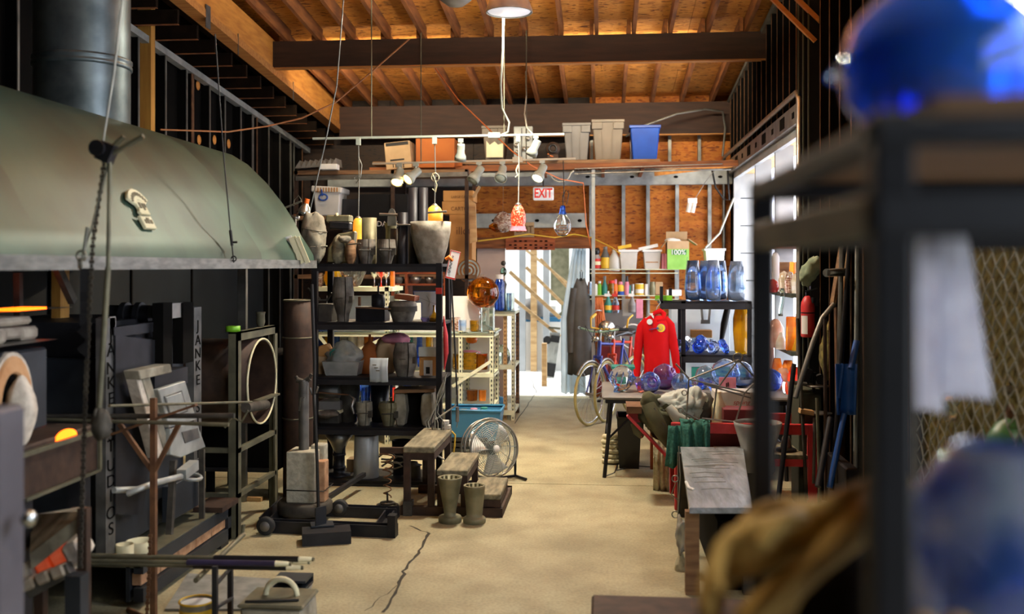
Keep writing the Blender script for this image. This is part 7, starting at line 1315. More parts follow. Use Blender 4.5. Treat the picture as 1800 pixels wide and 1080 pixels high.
t = M().prism([(P(a, b, 11.0).x, P(a, b, 11.0).z) for a, b in ((824, 350), (836, 358), (838, 425), (826, 428))], 11.0, 11.03, 'y').build('wood_offcut', 'pale_wood'); tag(t, 'pale broken board standing beside the tan cartons', 'board'); t = M().bar(P(832, 347, 10.98), P(843, 328, 10.98), .03, .03).build('wood_strip', 'card_pale'); tag(t, 'short wooden strip sticking up behind the pale board', 'strip')
# ---- track lighting
def head(rail, px, py, Y, aim, lit, m_='head_white', sc=1.):
    t = thing('track_head', rail, 'track light', P(px, py, Y), 'track heads'); p = P(px, py, Y); d = V(*aim).normalized(); k = sc*SC(px, Y)
    c = p-V(0, 0, 16*k); z = d; x = z.orthogonal().normalized(); R = Matrix((x, z.cross(x), z)).transposed()
    B(M().cyl(p, p-V(0, 0, 14*k), 2.6*k, 8).cb(p-V(0, 0, 2*k), (9*k, 5*k, 7*k)), 'neck', m_, t)
    B(M().lathe([(.001, -12*k), (6.5*k, -12*k), (7*k, -9*k), (7*k, 4*k), (10*k, 10*k), (10.5*k, 18*k), (9.5*k, 18*k), (8*k, 10*k), (.001, 8*k)], c+d*4*k, 18, R), 'can', m_, t)
    bl = B(M().lathe([(.001, 14*k), (8.6*k, 14*k), (8.4*k, 17*k), (5*k, 19*k), (.001, 20*k)], c+d*4*k, 16, R), 'bulb', 'bulb_warm' if lit == 2 else ('bulb_glow' if lit else 'lamp_white'), t)
    if lit: q = c+d*26*k; light('spot_light', 'SPOT', q, 150 if lit == 1 else 80, (1, .84, .6), .03, d.to_track_quat('-Z', 'Y').to_euler(), spot_size=1.6, spot_blend=.6)
    return t
t1 = thing('upper_track', 'longer white lighting track hanging nearest on thin rods', 'lighting track', P(770, 240, 8.3)); ua, ub = P(550, 244, 8.3), P(992, 236, 8.3)
B(M().bar(ua, ub, .03, .018), 'rail', 'lamp_white', t1); q = P(869, 238, 8.3); B(M().cb(q, (.1, .05, .045)), 'feed_box', 'head_white', t1)
for px in (653, 886): q = P(px, 241, 8.3); B(M().cyl(q-V(0, 0, .02), V(q.x, q.y, zj(8.3)+.1), .006, 6), 'hanging_rod', 'angle_grey', t1)
t2 = thing('lower_track', 'shorter tan white lighting track hanging behind the longer one', 'lighting track', P(830, 284, 9.9)); la, lb = P(655, 288, 9.9), P(1012, 279, 9.9)
B(M().bar(la, lb, .03, .018), 'rail', 'rail_tan', t2); B(M().cb(P(910, 281, 9.9), (.1, .05, .05)), 'feed_box', 'rail_tan', t2)
for px in (740, 925): q = P(px, 285, 9.9); B(M().cyl(q-V(0, 0, .02), V(q.x, q.y, zj(9.9)), .006, 6), 'hanging_rod', 'angle_grey', t2)
head('white track head pointing down on the longer track with a lit bulb', 810, 245, 8.3, (-.1, .35, -1), 1); head('unlit white track head turned away at the right end of the longer track', 942, 238, 8.3, (-.45, -.1, -1), 0)
head('lit yellow glowing track head at the far left of the shorter track', 702, 288, 9.9, (-.1, -.8, -1), 2, sc=1.05); head('second lit yellow track head tilted left on the shorter track', 731, 287, 9.9, (-.75, -.8, -.8), 2, sc=1.05)
head('unlit cream track head left of the feed box', 842, 284, 9.9, (-.6, -.5, -1), 0, sc=1.05); head('cream track head with a white face right before the feed box', 883, 283, 9.9, (-.1, -1, -1), 0, sc=1.05); head('cream track head with a greenish lit face beside the orange cord', 953, 281, 9.9, (-.45, -.7, -1), 1, sc=1.05)
def pendant(lab, px, py0, py1, Y, cordm, prof, shade, lightp, col, extras=(), top=None):
    s = SC(px, Y); t = thing('glass_pendant', lab, 'pendant lamp', P(px, py1, Y), 'glass pendant lamps'); B(M().tube([P(px, py0, Y), P(px, (py0+py1)/2, Y)+V(.006, 0, 0), P(px, py1-0, Y)], .005, 6), 'cord', cordm, t)
    B(M().shell_([(r*s, -h*s) for r, h in prof], P(px, py1, Y), 22), 'shade', shade, t, solid=.004); B(M().lathe([(2*s, 4*s), (5*s, 2*s), (6*s, -4*s), (.001, -4*s)], P(px, py1, Y), 14), 'canopy_cap', 'steel_mid', t)
    B(M().cb(P(px, py0+3, Y), (.035, .035, .06)), 'track_plug', 'lamp_white', t)
    if lightp: light('pendant_glow', 'POINT', P(px, py1+prof[-1][1]*.7, Y), lightp, col, .04)
    return t
pa = pendant('amber glass pendant glowing among the moulds over the black shelf', 630, 246, 384, 8.25, 'wire_grey', [(5, 0), (8, 4), (9, 12), (9.5, 40), (10, 46)], 'shade_amber', 6, (1, .7, .35)); B(M().tube([P(630, 275, 8.25), P(636, 290, 8.25), P(634, 310, 8.25), P(626, 322, 8.25), P(622, 312, 8.25), P(634, 306, 8.25)], .005, 6), 'cord_loop', 'wire_grey', pa)
pb = pendant('amber and white glass pendant just above the stone bowl', 764, 244, 362, 8.25, 'wire_grey', [(5, 0), (10, 4), (13, 10), (14, 16), (14, 28)], 'shade_amber', 8, (1, .75, .4)); B(M().shell_([(13.2*SC(764, 8.25), 0), (14*SC(764, 8.25), -14*SC(764, 8.25))], P(764, 375, 8.25), 20), 'white_band', 'shade_white', pb); B(M().ring(P(765, 312, 8.25), .035, .005, 20, 6, (.3, 1, .2)).tube([P(760, 305, 8.25), P(768, 325, 8.25), P(766, 338, 8.25), P(760, 332, 8.25)], .005, 6), 'cord_loop', 'rope_white', pb)
pc = pendant('red and clear speckled glass pendant hanging highest in front of the exit signs', 911, 240, 360, 8.3, 'cord_white', [(4, 0), (8, 5), (12, 16), (13, 26), (11, 38), (11, 41), (14, 45)], 'shade_red', 5, (1, .45, .25)); B(M().shell_([(12.5*SC(911, 8.3), 0), (13*SC(911, 8.3), -4*SC(911, 8.3)), (15*SC(911, 8.3), -8*SC(911, 8.3))], P(911, 398, 8.3), 20), 'ruffled_rim', 'pink', pc); B(M().tube([P(911, 290, 8.3), P(907, 300, 8.3), P(910, 308, 8.3), P(906, 312, 8.3)], .007, 6), 'cord_knot', 'paper_cream', pc)
B(M().ell(P(911, 384, 8.27), (.03, .03, .035)), 'inner_bulb', 'glow', pc) 
bl_ = thing('blue_bulb', 'large clear bulb shaped glass with a dark blue neck on a looped cord', 'glass bulb', P(989, 416, 9.8)); s = SC(989, 9.8); c = P(989, 416, 9.8)
B(M().lathe([(.001, 0), (8*s, 2*s), (14.5*s, 11*s), (15.5*s, 20*s), (12*s, 30*s), (7*s, 38*s)], c, 24), 'globe', 'glass_clear', bl_); B(M().lathe([(7*s, 38*s), (5*s, 46*s), (4.5*s, 54*s), (.001, 55*s)], c, 20), 'neck', 'glass_deep', bl_)
B(M().tube([P(990, 283, 9.9), P(991, 320, 9.85), P(991, 345, 9.8), P(996, 360, 9.8), P(1000, 340, 9.8), P(995, 334, 9.8), P(989, 345, 9.8), P(990, 362, 9.8)], .005, 6), 'cord', 'cord_black', bl_)
t = thing('amber_shell', 'amber and clear glass conch hanging before the steel channel', 'glass shell', P(880, 405, 10.6)); c = P(884, 391, 10.6); B(crumple(c, (.1, .07, .11), 101, 20, 12, .15), 'fan_lobe', 'glass_speckle', t); B(M().tube([c+V(0, 0, -.03), c+V(-.08, 0, -.05), c+V(-.15, 0, -.05)], [.07, .06, .02], 12), 'amber_tip', 'glass_amber', t); B(M().tube([c+V(0, 0, .1), P(885, 300, 10.6)], .0015, 4), 'thread', 'wire_grey', t)
# high bay lamps
for i, (x, y, z, pw_) in enumerate(HIGH_BAY):
    t = thing('hanging_lamp', ('conical grey metal lamp with a round white face hanging from the roof', 'second conical lamp, unseen fill added above the camera side of the hall')[i], 'lamp', (x, y, z))
    if i == 0: q = P(895, 22, y); t.location = q; x, z = q.x, q.z
    B(M().shell_([(.175, 0), (.178, .01), (.14, .12), (.11, .2), (.06, .22), (.001, .22)], (x, y, z), 32), 'lamp_shade', 'lamp_shell', t, solid=.003); B(M().lathe([(.001, .004), (.16, .004), (.165, .01)], (x, y, z), 32), 'diffuser', 'high_bay_glow', t)
    B(M().ring((x, y, z+.002), .174, .006, 36, 6), 'rim', 'lamp_shell', t); B(M().cyl((x, y, z+.2), (x, y, zj(y)+.1), .012, 8), 'stem', 'black_steel', t)
    light('lamp_light', 'AREA', (x, y, z-.02), pw_, (1, .93, .76), .3)
for i, (x, y, z, pw_) in enumerate(FILL_BULBS):
    t = thing('fill_bulb', ('unseen fill bulb in an upward metal bowl over the block stand', 'unseen fill bulb in an upward metal bowl over the low plastic wrapped table')[i], 'lamp', (x, y, z), 'added fill bulbs under the roof'); B(M().ell((x, y, z+.08), (.035, .035, .05)), 'bulb', 'bulb_glow', t); B(M().cyl((x, y, z+.12), (x, y, z+.2), .022, 10), 'socket', 'black_plastic', t); B(M().cyl((x, y, z+.2), (x, y, zj(y)+.1), .006, 6), 'cord', 'cord_black', t)
    if i < 2: B(M().lathe([(.001, -.09), (.06, -.085), (.12, -.04), (.15, .03), (.147, .03), (.117, -.036), (.058, -.08), (.001, -.085)], (x, y, z), 28), 'bowl', 'lamp_shell', t)
    light('bulb_fill_light', 'POINT', (x, y, z-.0 if i < 2 else z-.03), pw_, (1, .86, .6), .05)
t = M().tube([P(885, 33, 7.6), P(884, 90, 7.8), P(880, 150, 8.0), P(882, 190, 8.2), P(895, 215, 8.28), P(893, 232, 8.29), P(880, 238, 8.3)], .009, 8).build('lamp_cable', 'cord_white'); tag(t, 'white cable dropping from the round lamp to the longer track', 'cable')
t = M().tube([P(924, 126, 10.0), P(925, 170, 9.9), P(922, 200, 9.6), P(926, 225, 8.6), P(936, 236, 8.3)], .008, 6).build('track_cable', 'cord_white'); tag(t, 'pale cable dropping from the cross beam to the end of the longer track', 'cable')
t = M().tube([P(720, 68, 9.9), P(655, 125, 9.9), P(590, 180, 9.7), P(530, 208, 9.5), P(470, 222, 9.4), P(400, 232, 8.8), P(282, 228, 8.25)], .008, 6).build('tan_cable', 'cord_tan'); tag(t, 'tan cord sweeping from the cross beam to the left wall post', 'cord')
t = M().tube([P(765, 120, 10.0), P(805, 175, 10.0), P(860, 228, 10.0), P(900, 266, 10.0), P(935, 292, 10.1), P(985, 315, 10.6), P(1025, 322, 11.5), P(1030, 395, 11.7), P(1040, 440, 11.8)], .007, 6).build('orange_cable', 'cord_orange'); tag(t, 'orange cord running down from the cross beam past the exit sign', 'cord')
t = M().tube([P(606, -30, 6.6), P(592, 150, 6.6), P(572, 250, 6.6), P(545, 370, 6.6)], .005, 6).build('steel_wire', 'wire_grey'); tag(t, 'straight grey wire from the roof down to the hood end', 'wire')
t = M().tube([P(840, 424, 12.7), P(890, 418, 12.7), P(930, 412, 12.7), P(975, 418, 12.7), P(1010, 412, 12.7), P(1040, 418, 12.65), P(1075, 435, 12.3), P(1090, 446, 12.2)], .009, 6).build('yellow_cable', 'cord_yellow'); tag(t, 'yellow cord strung along the door header to the white bins', 'cord')
t = M().tube(arc(P(985, 302, 11.6), .12, 190, 350, 10)+[P(1009, 300, 11.6)], .008, 6).build('flex_conduit', 'cord_white'); tag(t, 'white flexible conduit looping under the steel channel', 'conduit')
t = M().tube([P(1100, 240, 12.4), P(1130, 222, 12.3), P(1190, 200, 12.3), P(1240, 192, 12.4), P(1270, 196, 12.5), P(1275, 225, 12.6), P(1270, 275, 12.6)], .014, 6).build('grey_duct', 'stud_steel'); tag(t, 'grey flexible cable rising from the blue bin to the far wall corner', 'cable')
t = M().tube([P(1252, 300, 12.5), P(1258, 330, 12.5), P(1272, 350, 12.5), P(1282, 352, 12.5), P(1279, 300, 12.6)], .012, 6).build('corner_cable', 'cord_black'); tag(t, 'dark cable loop hanging in the far wall corner', 'cable')
t = M().tube([P(1290, 348, 12.3), P(1265, 410, 12.3), P(1240, 436, 12.2)], .013, 6).build('white_conduit', 'cord_white'); tag(t, 'white slanting cable from the window corner to the white bin', 'cable')
t = thing('bulb_cluster', 'small white twin bulb fitting hanging before the wall panels', 'lamp', P(1215, 374, 12.0)); B(M().cb(P(1217, 353, 12.0), (.11, .05, .06)), 'socket', 'white_plastic', t); B(M().tube([P(1213, 357, 12.0), P(1209, 373, 12.0)], [.03, .026], 10), 'bulb', 'white_plastic', t); B(M().tube([P(1220, 357, 12.0), P(1217, 374, 12.0)], [.03, .026], 10), 'bulb', 'white_plastic', t); B(M().tube([P(1222, 349, 12.0), P(1240, 320, 12.1), P(1262, 292, 12.3)], .004, 5), 'cord', 'wire_grey', t)
# exit signs
ex = thing('exit_sign', 'lit white exit sign with red letters hanging under the channel', 'sign', P(955, 353, 12.2)); a, b = P(937, 352, 12.2), P(973, 329, 12.2); B(M().box(a.x, 12.2, a.z, b.x, 12.26, b.z), 'case', 'sign_face', ex, bevel=.01); text('EXIT', (a+b)/2-V(0, .003, 0)-ex.location, .16, 'exit_glow', ex, sx=.68, ext=.003, bold=.004); B(M().tube([P(955, 329, 12.23), P(955, 312, 12.3)], .01, 6), 'bracket', 'stud_steel', ex); B(M().tube([P(973, 342, 12.22), P(985, 340, 12.1), P(991, 337, 12.0)], .006, 5), 'wire', 'cord_orange', ex)
e2 = thing('paper_exit_sign', 'beige cardboard sign with brown hand lettered EXIT over the doorway', 'sign', P(921, 417, YB-.1)); a, b = P(904, 417, YB-.09), P(939, 391, YB-.09); B(M().box(a.x, YB-.095, a.z, b.x, YB-.085, b.z), 'board', 'card_pale', e2); text('EXIT', P(922, 404, YB-.1)-e2.location, .13, 'print_brown', e2, sx=.85)
# ---- wire shelf with cleaning things on the back wall
ZS = [ZY(1110, 474, 12.3), ZY(1110, 520, 12.3)]
ws = thing('bottle_shelf', 'white wire wall shelf with two levels of bottles and bins', 'shelf', S(1120, 12.45, ZS[1]))
for z in ZS:
    m = M(); x0, x1 = XY(1037, 12.3), XY(1192, 12.3)
    for dz in (0, -.045): m.tube([(x0, 12.28, z+dz), (x1, 12.28, z+dz)], .007, 5)
    for k in range(20): m.tube([(x0+(x1-x0)*k/19, 12.28, z), (x0+(x1-x0)*k/19, 12.85, z)], .003, 4)
    B(m, 'wire_deck', 'cream_paint', ws)
for px in (1042, 1140, 1188): B(M().box(XY(px, 12.8)-.012, 12.8, 1.0, XY(px, 12.8)+.012, 12.86, ZS[0]+.15), 'standard', 'stud_pale', ws)
cg = 'cleaning bottles on the wall shelf'
def bot(px, z, pr, m_, lab, parts=(), cat='bottle', nm='bottle', Y=12.42): return pot(nm, lab, cat, px, Y, z, pr, m_, cg, 0, 14, parts=parts)
bot(1049, ZS[0], [(7, 0), (7.5, 4), (7, 20), (4, 26)], 'clear_bag', 'spray bottle with a red and cream label on the upper level', [('label', [(7.8, 2), (7.8, 19)], 'print_red'), ('label_centre', [(7.9, 8), (7.9, 14)], 'paper_cream'), ('sprayer', [(4, 26), (6, 30), (5, 36), (1, 38)], 'black_plastic')])
bot(1064, ZS[0], [(7, 0), (8, 4), (8, 22), (4, 32), (3.5, 36)], 'coat_grey', 'dark jug with a yellow label on the upper level', [('label', [(8.3, 2), (8.3, 21)], 'yellow_paint'), ('cap', [(3.6, 36), (3.6, 40)], 'grey_bin')]); bot(1080, ZS[0]-.02, [(9, 0), (10.5, 4), (10, 22), (4, 32), (3.5, 36)], 'milk_plastic', 'translucent milk jug on the upper level', [('cap', [(3.8, 35), (3.8, 38)], 'white_plastic')], 'jug', 'jug')
def cbin(px0, px1, py0, lab, Y=12.35, m_='milk_plastic'):
    a, b = XY(px0, Y), XY(px1, Y); zt = ZY(px0, py0, Y); z = ZS[0]; t = thing('clear_bin', lab, 'bin', ((a+b)/2, Y+.15, z), 'clear bins on the wall shelf'); k = .02
    B(M().add([(a+k, Y+k, z), (b-k, Y+k, z), (b-k, Y+.3-k, z), (a+k, Y+.3-k, z), (a, Y, zt), (b, Y, zt), (b, Y+.3, zt), (a, Y+.3, zt)], [(0, 1, 2, 3), (0, 1, 5, 4), (1, 2, 6, 5), (2, 3, 7, 6), (3, 0, 4, 7), (4, 5, 6, 7)]), 'body', m_, t, bevel=.006); B(M().box(a-.012, Y-.012, zt-.02, b+.012, Y+.312, zt+.006), 'rim', 'white_plastic', t); return t
cbin(1089, 1121, 440, 'cloudy bin with a yellow pad on top'); t2 = cbin(1131, 1162, 440, 'cloudy bin with something tan inside and a white lid askew'); B(M().box(XY(1135, 12.345), 12.362, ZY(1135, 462, 12.345), XY(1157, 12.345), 12.37, ZY(1135, 450, 12.345)), 'tan_content', 'card', t2); cbin(1240, 1274, 438, 'cloudy bin at the window corner', 12.3, 'white_plastic')
crate('yellow_pad', 'yellow pad lying on the cloudy bin', 'pad', 1086, 1110, 431, 437, 12.4, .2, 'yellow_paint', e=(0, -.2, 0)); crate('bin_cover', 'white plastic lid lying askew on the second cloudy bin', 'lid', 1122, 1157, 432, 438, 12.36, .25, 'white_plastic', e=(0, -.22, 0))
for i, (dx, lab) in enumerate(((0, 'pink binder beside the green carton'), (5, 'second pale pink binder touching the green carton'))): crate('pink_binder', lab, 'binder', 1163+dx, 1167.5+dx, 446, 473, 12.4, .2, 'pink')
gb = thing('green_carton', 'open tan and green carton printed 100% on the wall shelf', 'carton', S(1192, 12.3, ZS[0])); a, b = P(1173, 473, 12.25), P(1211, 424, 12.25); hh = b.z-ZS[0]
B(M().box(a.x, 12.25, ZS[0], b.x, 12.6, b.z), 'box', 'card_pale', gb); B(M().box(a.x+.0, 12.247, ZS[0], b.x, 12.25, ZS[0]+hh*.72).box(b.x, 12.25, ZS[0], b.x+.002, 12.6, b.z), 'green_print', 'print_green', gb); B(M().box(a.x+.05, 12.244, ZS[0]+hh*.52, b.x-.03, 12.247, ZS[0]+hh*.69), 'print_panel', 'green_paint', gb); text('100%', V((a.x+b.x)/2, 12.242, ZS[0]+hh*.6)-gb.location, .085, 'paper', gb)
B(M().cb(V((a.x+b.x)/2, 12.5, b.z+.06), (b.x-a.x, .008, .13), (.2, 0, 0)).cb(V(b.x+.05, 12.4, b.z-.01), (.13, .3, .008), (0, .6, 0)).cb(V(a.x-.03, 12.4, b.z-.03), (.11, .25, .008), (0, -.9, 0)), 'flaps', 'card_pale', gb); B(crumple(V((a.x+b.x)/2-.05, 12.4, b.z), (.09, .08, .04), 111, 14, 8, .3), 'packing', 'paper', gb)
for px, pr, m_, lab, pt in ((1037, [(5, 0), (5, 14), (3, 24)], 'glass_sky', 'pale blue bottle nearest the doorway on the lower level', ()), (1047, [(4, 0), (4, 16), (2, 20)], 'white_plastic', 'slim white tube bottle on the lower level', ()), (1054, [(4, 0), (4, 16), (2, 21), (2, 24)], 'lime', 'lime green bottle with a white cap', (('cap', [(2.4, 21), (2.4, 25)], 'white_plastic'),)), (1063, [(5, 0), (5, 15), (2, 25), (2, 28)], 'teal', 'dark teal bottle with a long neck', (('cap', [(2.6, 27), (2.6, 34)], 'grey_bin'),)), (1075, [(6, 0), (6, 18), (5, 22)], 'glass_gold', 'brown jar with a red lid', (('lid', [(5.6, 21), (5.6, 26)], 'print_red'),)), (1082, [(5, 0), (5, 14), (3, 20)], 'orange', 'orange bottle with a pink cap', (('cap', [(2.5, 20), (2, 28)], 'pink'),)), (1091, [(5, 0), (6, 4), (6, 16), (3, 19)], 'yellow_paint', 'yellow and purple bottle with a pink top', (('band', [(6.2, 0), (6.2, 7)], 'print_blue'), ('cap', [(4, 19), (3, 24)], 'pink'))), (1102, [(4, 0), (5, 16), (3, 24)], 'pink', 'hot pink bottle with a dark top', (('cap', [(3, 24), (2, 34)], 'black_plastic'),))):
    bot(px, ZS[1], pr, m_, lab, pt)
crate('blue_book', 'teal blue book standing on the lower level', 'book', 1105, 1109, 502, 520, 12.4, .15, 'teal'); bot(1112, ZS[1], [(4, 0), (4, 20)], 'steel_mid', 'grey metal roll on the lower level', (), 'roll', 'metal_roll'); bot(1124, ZS[1], [(7.5, 0), (7.5, 9), (7.5, 9.5), (7.5, 21)], 'paper', 'yellow and white can on the lower level', [('yellow_band', [(7.7, 11), (7.7, 20)], 'yellow_paint'), ('foot_band', [(7.7, 1), (7.7, 4)], 'yellow_paint')], 'can', 'paint_can')
bot(1136, ZS[1], [(3, 0), (3, 20)], 'white_plastic', 'white tube leaning on the lower level', (), 'tube', 'tube'); bot(1147, ZS[1], [(5, 0), (6, 10), (4, 24)], 'mould_olive', 'olive jar behind the white tube', (), 'jar', 'jar'); crate('cream_reel', 'cream cable reel on the lower level', 'reel', 1152, 1165, 496, 518, 12.4, .12, 'card_pale'); crate('paper_pile', 'pile of papers and an orange folder at the end of the lower level', 'papers', 1172, 1198, 510, 520, 12.35, .25, 'paper')
crate('lime_tools', 'lime green hand tools lying over the rack end', 'tool', 1152, 1182, 520, 529, 9.55, .08, 'lime')
for px, c1_, c2_, lab in ((1069, 'teal', 'yellow_paint', 'teal spray bottle with a yellow label hanging from the wire shelf'), (1082, 'glass_sky', 'print_red', 'clear blue spray bottle with a red trigger hanging from the wire shelf'), (1111, 'grey_bin', 'grey_bin', 'grey spray bottle hanging from the wire shelf')):
    t = thing('spray_bottle', lab, 'bottle', P(px, 552, 12.2), 'spray bottles hung on the wire shelf'); c = P(px, 550, 12.2); k = SC(px, 12.2); B(M().lathe([(.001, 0), (6*k, 0), (6.5*k, 3*k), (6.5*k, 16*k), (3*k, 24*k), (2.5*k, 28*k)], c, 14), 'body', c1_, t); B(M().shell_([(6.7*k, 5*k), (6.7*k, 13*k)], c, 14), 'label', c2_, t); B(M().cb(c+V(-.01, 0, 31*k), (.07, .03, .035)).cyl(c+V(0, 0, 27*k), c+V(0, 0, 38*k), .012, 8), 'trigger', 'white_plastic' if c1_ != 'glass_sky' else 'print_red', t)
t = thing('orange_extension_cable', 'orange extension cord bundled in long loops beside the doorway', 'cord', P(1050, 595, 12.1)); 
for k in range(6): x = 1046+k*2.5; B(M().tube([P(x, 524, 12.15), P(x-4+k, 545, 12.1-.01*k), P(x-7+k*1.5, 570, 12.1), P(x-3+k, 590, 12.1), P(x+2, 592, 12.12), P(x+5, 570, 12.13), P(x+2, 545, 12.14)], .009, 6, True), 'loop', 'cord_orange', t)
B(M().ring(P(1052, 547, 12.1), .05, .008, 16, 6, (0, .2, 1)), 'tie', 'paper', t)
for px0, px1, py0, py1, m_, lab in ((1094, 1112, 526, 556, 'clear_bag', 'frosted plastic sleeve with a pink slip hanging under the shelf'), (1118, 1130, 526, 560, 'pink', 'pale pink card hanging under the shelf')): crate('hanging_sleeve', lab, 'sleeve', px0, px1, py0, py1, 12.25, .01, m_)
t = M().shell_([(.001, 0), (.1, .01), (.1, .03), (.001, .04)], P(1066, 578, 11.9), 22, RX).build('chrome_mirror', 'bright_steel'); tag(t, 'round chrome reflector behind the orange cord loops', 'reflector')
t = M().shell_([(.14, -.02), (.15, 0), (.14, .02)], P(1112, 592, 11.9), 26, RX).build('white_hoop', 'white_plastic', solid=.01); tag(t, 'white plastic hoop behind the tan taped handlebars', 'hoop')
crate('maroon_crate', 'maroon crate standing behind the violet bicycle', 'crate', 1050, 1092, 610, 690, 12.3, .3, 'dark_red'); crate('metal_sheet', 'grey metal panel leaning on the back wall behind the bicycles', 'panel', 1062, 1130, 545, 700, 12.6, .03, 'grey_bin')
# coat and sheet at the doorway
t = thing('grey_coat', 'long dark grey raincoat hanging at the door jamb', 'coat', P(1022, 662, 12.45)); cY = 12.45
rows = [(492, 1021, 7, .05), (505, 1021, 12, .07), (530, 1020, 17, .09), (570, 1021, 20, .1), (620, 1022, 22, .1), (658, 1023, 23, .1)]; n = 30; vs = []
for r_, (py, cx, hw, dd) in enumerate(rows):
    for j in range(n): a = 2*math.pi*j/n; f = 1+.12*math.sin(a*6+r_*.25)*(r_/5); q = P(cx+hw*f*math.cos(a), py+3*math.sin(a*3), cY); vs.append((q.x, cY+dd*f*math.sin(a), q.z))
m = M().add(vs, [(i*n+j, i*n+(j+1) % n, (i+1)*n+(j+1) % n, (i+1)*n+j) for i in range(len(rows)-1) for j in range(n)], True); B(m, 'coat_body', 'coat_grey', t, solid=.006)
B(M().tube([P(1010, 507, cY-.03), P(1004, 560, cY-.04), P(1004, 620, cY-.04)], [.05, .06, .05], 10), 'sleeve', 'coat_grey', t); B(M().tube([P(1021, 494, cY), P(1020, 478, cY), P(1024, 478, cY), P(1023, 494, cY)], .006, 5), 'hang_loop', 'cord_black', t); B(M().cyl(P(1022, 476, cY), P(1022, 476, YB), .01, 6), 'hook', 'steel_mid', t)
t = thing('plastic_curtain', 'white plastic sheet curtain gathered at the side of the doorway', 'curtain', P(1003, 668, 13.1)); hz_ = 13.12
m = drape([(hz_, ZY(1003, 437, hz_)), (hz_+.02, ZY(1003, 520, hz_)), (hz_+.01, 0.02)], XY(986, hz_), XY(1030, hz_), .03, 4, 40, .3); vs = []
for x, y, z in m.v: f = max(0, (z-1.0)/1.0); vs.append((x+f*.17*(1-(x-XY(986, hz_))/(XY(1030, hz_)-XY(986, hz_))), y, z))
m.v = vs; B(m, 'sheet', 'white_sheet', t, solid=.002)
# ---- yard: stair timbers, posts, trolley, bundles
st = thing('timber_stair', 'wooden stair timbers slanting down in the bright yard', 'stair', S(945, 15.2, 0))
for (a, b), (c, d), Y, wd in (((896, 478), (985, 560), 15.3, .09), ((902, 525), (985, 592), 15.0, .08), ((925, 470), (990, 535), 15.6, .08), ((950, 455), (1000, 508), 15.8, .07), ((925, 440), (1000, 500), 16.0, .06)): B(M().bar(P(a, b, Y), P(c, d, Y), .05, wd*.6), 'stringer', 'pale_wood', st)
for px in (918, 938, 960): B(M().box(XY(px, 16.2)-.05, 16.2, -.02, XY(px, 16.2)+.05, 16.3, 2.6), 'post', 'pale_wood' if px == 938 else 'siding', st)
t = M().box(XY(968, 17), 17.0, -.02, XY(1000, 17), 17.2, 2.7).build('tree_trunk', 'mould_olive'); tag(t, 'dark mossy post beyond the stair timbers', 'post')
tr = thing('hand_cart', 'folded silver hand cart with dark straps leaning in the doorway', 'cart', G(969, 668)); q = G(969, 668)
def tp_(px, py): return P(px, py, q.y+.0)
for dx in (-6, 0, 6): B(M().bar(tp_(965+dx, 665), tp_(976+dx, 585), .05, .05), 'rail', 'stud_pale', tr)
B(M().cb(tp_(966, 650), (.17, .08, .2), (0, .14, 0)).cb(tp_(976, 596), (.13, .08, .1), (0, .14, 0)), 'strap', 'rubber', tr); B(M().bar(tp_(964, 576), tp_(985, 578), .03, .03), 'handle', 'angle_grey', tr); B(M().cyl(tp_(962, 598)-V(0, .05, 0), tp_(962, 598)+V(0, .05, 0), .06, 14), 'wheel', 'rubber', tr)
crate('wood_block', 'orange brown board standing behind the hand cart', 'board', 952, 961, 604, 680, 14.2, .1, 'pale_wood')
t = M().ell(P(935, 545, 16.5), (.25, .2, .2), 14, 8).build('grey_tarp', 'grey_bin'); tag(t, 'grey covered bundle on the pallets in the yard', 'bundle'); crate('pallet_stack', 'blue grey pallet under the covered bundle in the yard', 'pallet', 915, 985, 558, 566, 16.4, .5, 'blue_tub'); crate('white_sacks', 'white sacks on the pallet in the yard', 'sack', 950, 985, 530, 558, 16.5, .4, 'yard_white', bevel=.08); crate('yard_block', 'white block wall under the pallet in the yard', 'block', 900, 1000, 566, 660, 16.4, .6, 'yard_white')
# ================================================================ near black rack at the right, fence and gas bottle
GX, GY0, GY1 = .207, .80, 1.425
GZ = 1.82
gr = thing('near_rack', 'blurred black steel rack in front of the camera carrying blue glass', 'rack', (.55, 1.1, 0))
pw2 = .031
for y, zt in ((GY0, GZ), (GY1, GZ)):
    for x in (GX, 1.4): B(M().box(x, y-pw2/2, 0, x+pw2, y+pw2/2, zt), 'upright', 'black_steel', gr, bevel=.003)
for z, h in ((GZ-.005, .022), (GZ-.062, .036)):
    B(M().box(GX, GY0, z-h, GX+.03, GY1, z), 'side_rail', 'angle_grey' if h > .03 else 'black_steel', gr, bevel=.003)
    B(M().box(GX, GY0-.018, z-h, 1.43, GY0+.012, z), 'front_rail', 'dark_steel', gr, bevel=.003); B(M().box(GX, GY1-.012, z-h, 1.43, GY1+.018, z), 'rear_rail', 'black_steel', gr, bevel=.003)
for k in range(4): B(M().box(GX+.05, GY0-.01+k*.17, GZ-.005, 1.43, GY0+.155+k*.17, GZ+.012), 'shelf_plank', 'plank_wood', gr)
lz2 = 1.21
for z in (lz2, .5): B(M().box(GX, GY0, z-.02, 1.43, GY1, z), 'lower_shelf', 'iron_brown', gr); B(M().box(GX, GY0-.018, z-.05, 1.43, GY0, z-.005), 'front_rail', 'dark_steel', gr)
bv = thing('blue_vessel', 'big blurred cobalt blue glass vessel on the near rack top', 'vessel', S(1650, 1.08, GZ+.012)); c = S(1650, 1.08, GZ+.012); k = SC(1650, 1.08)
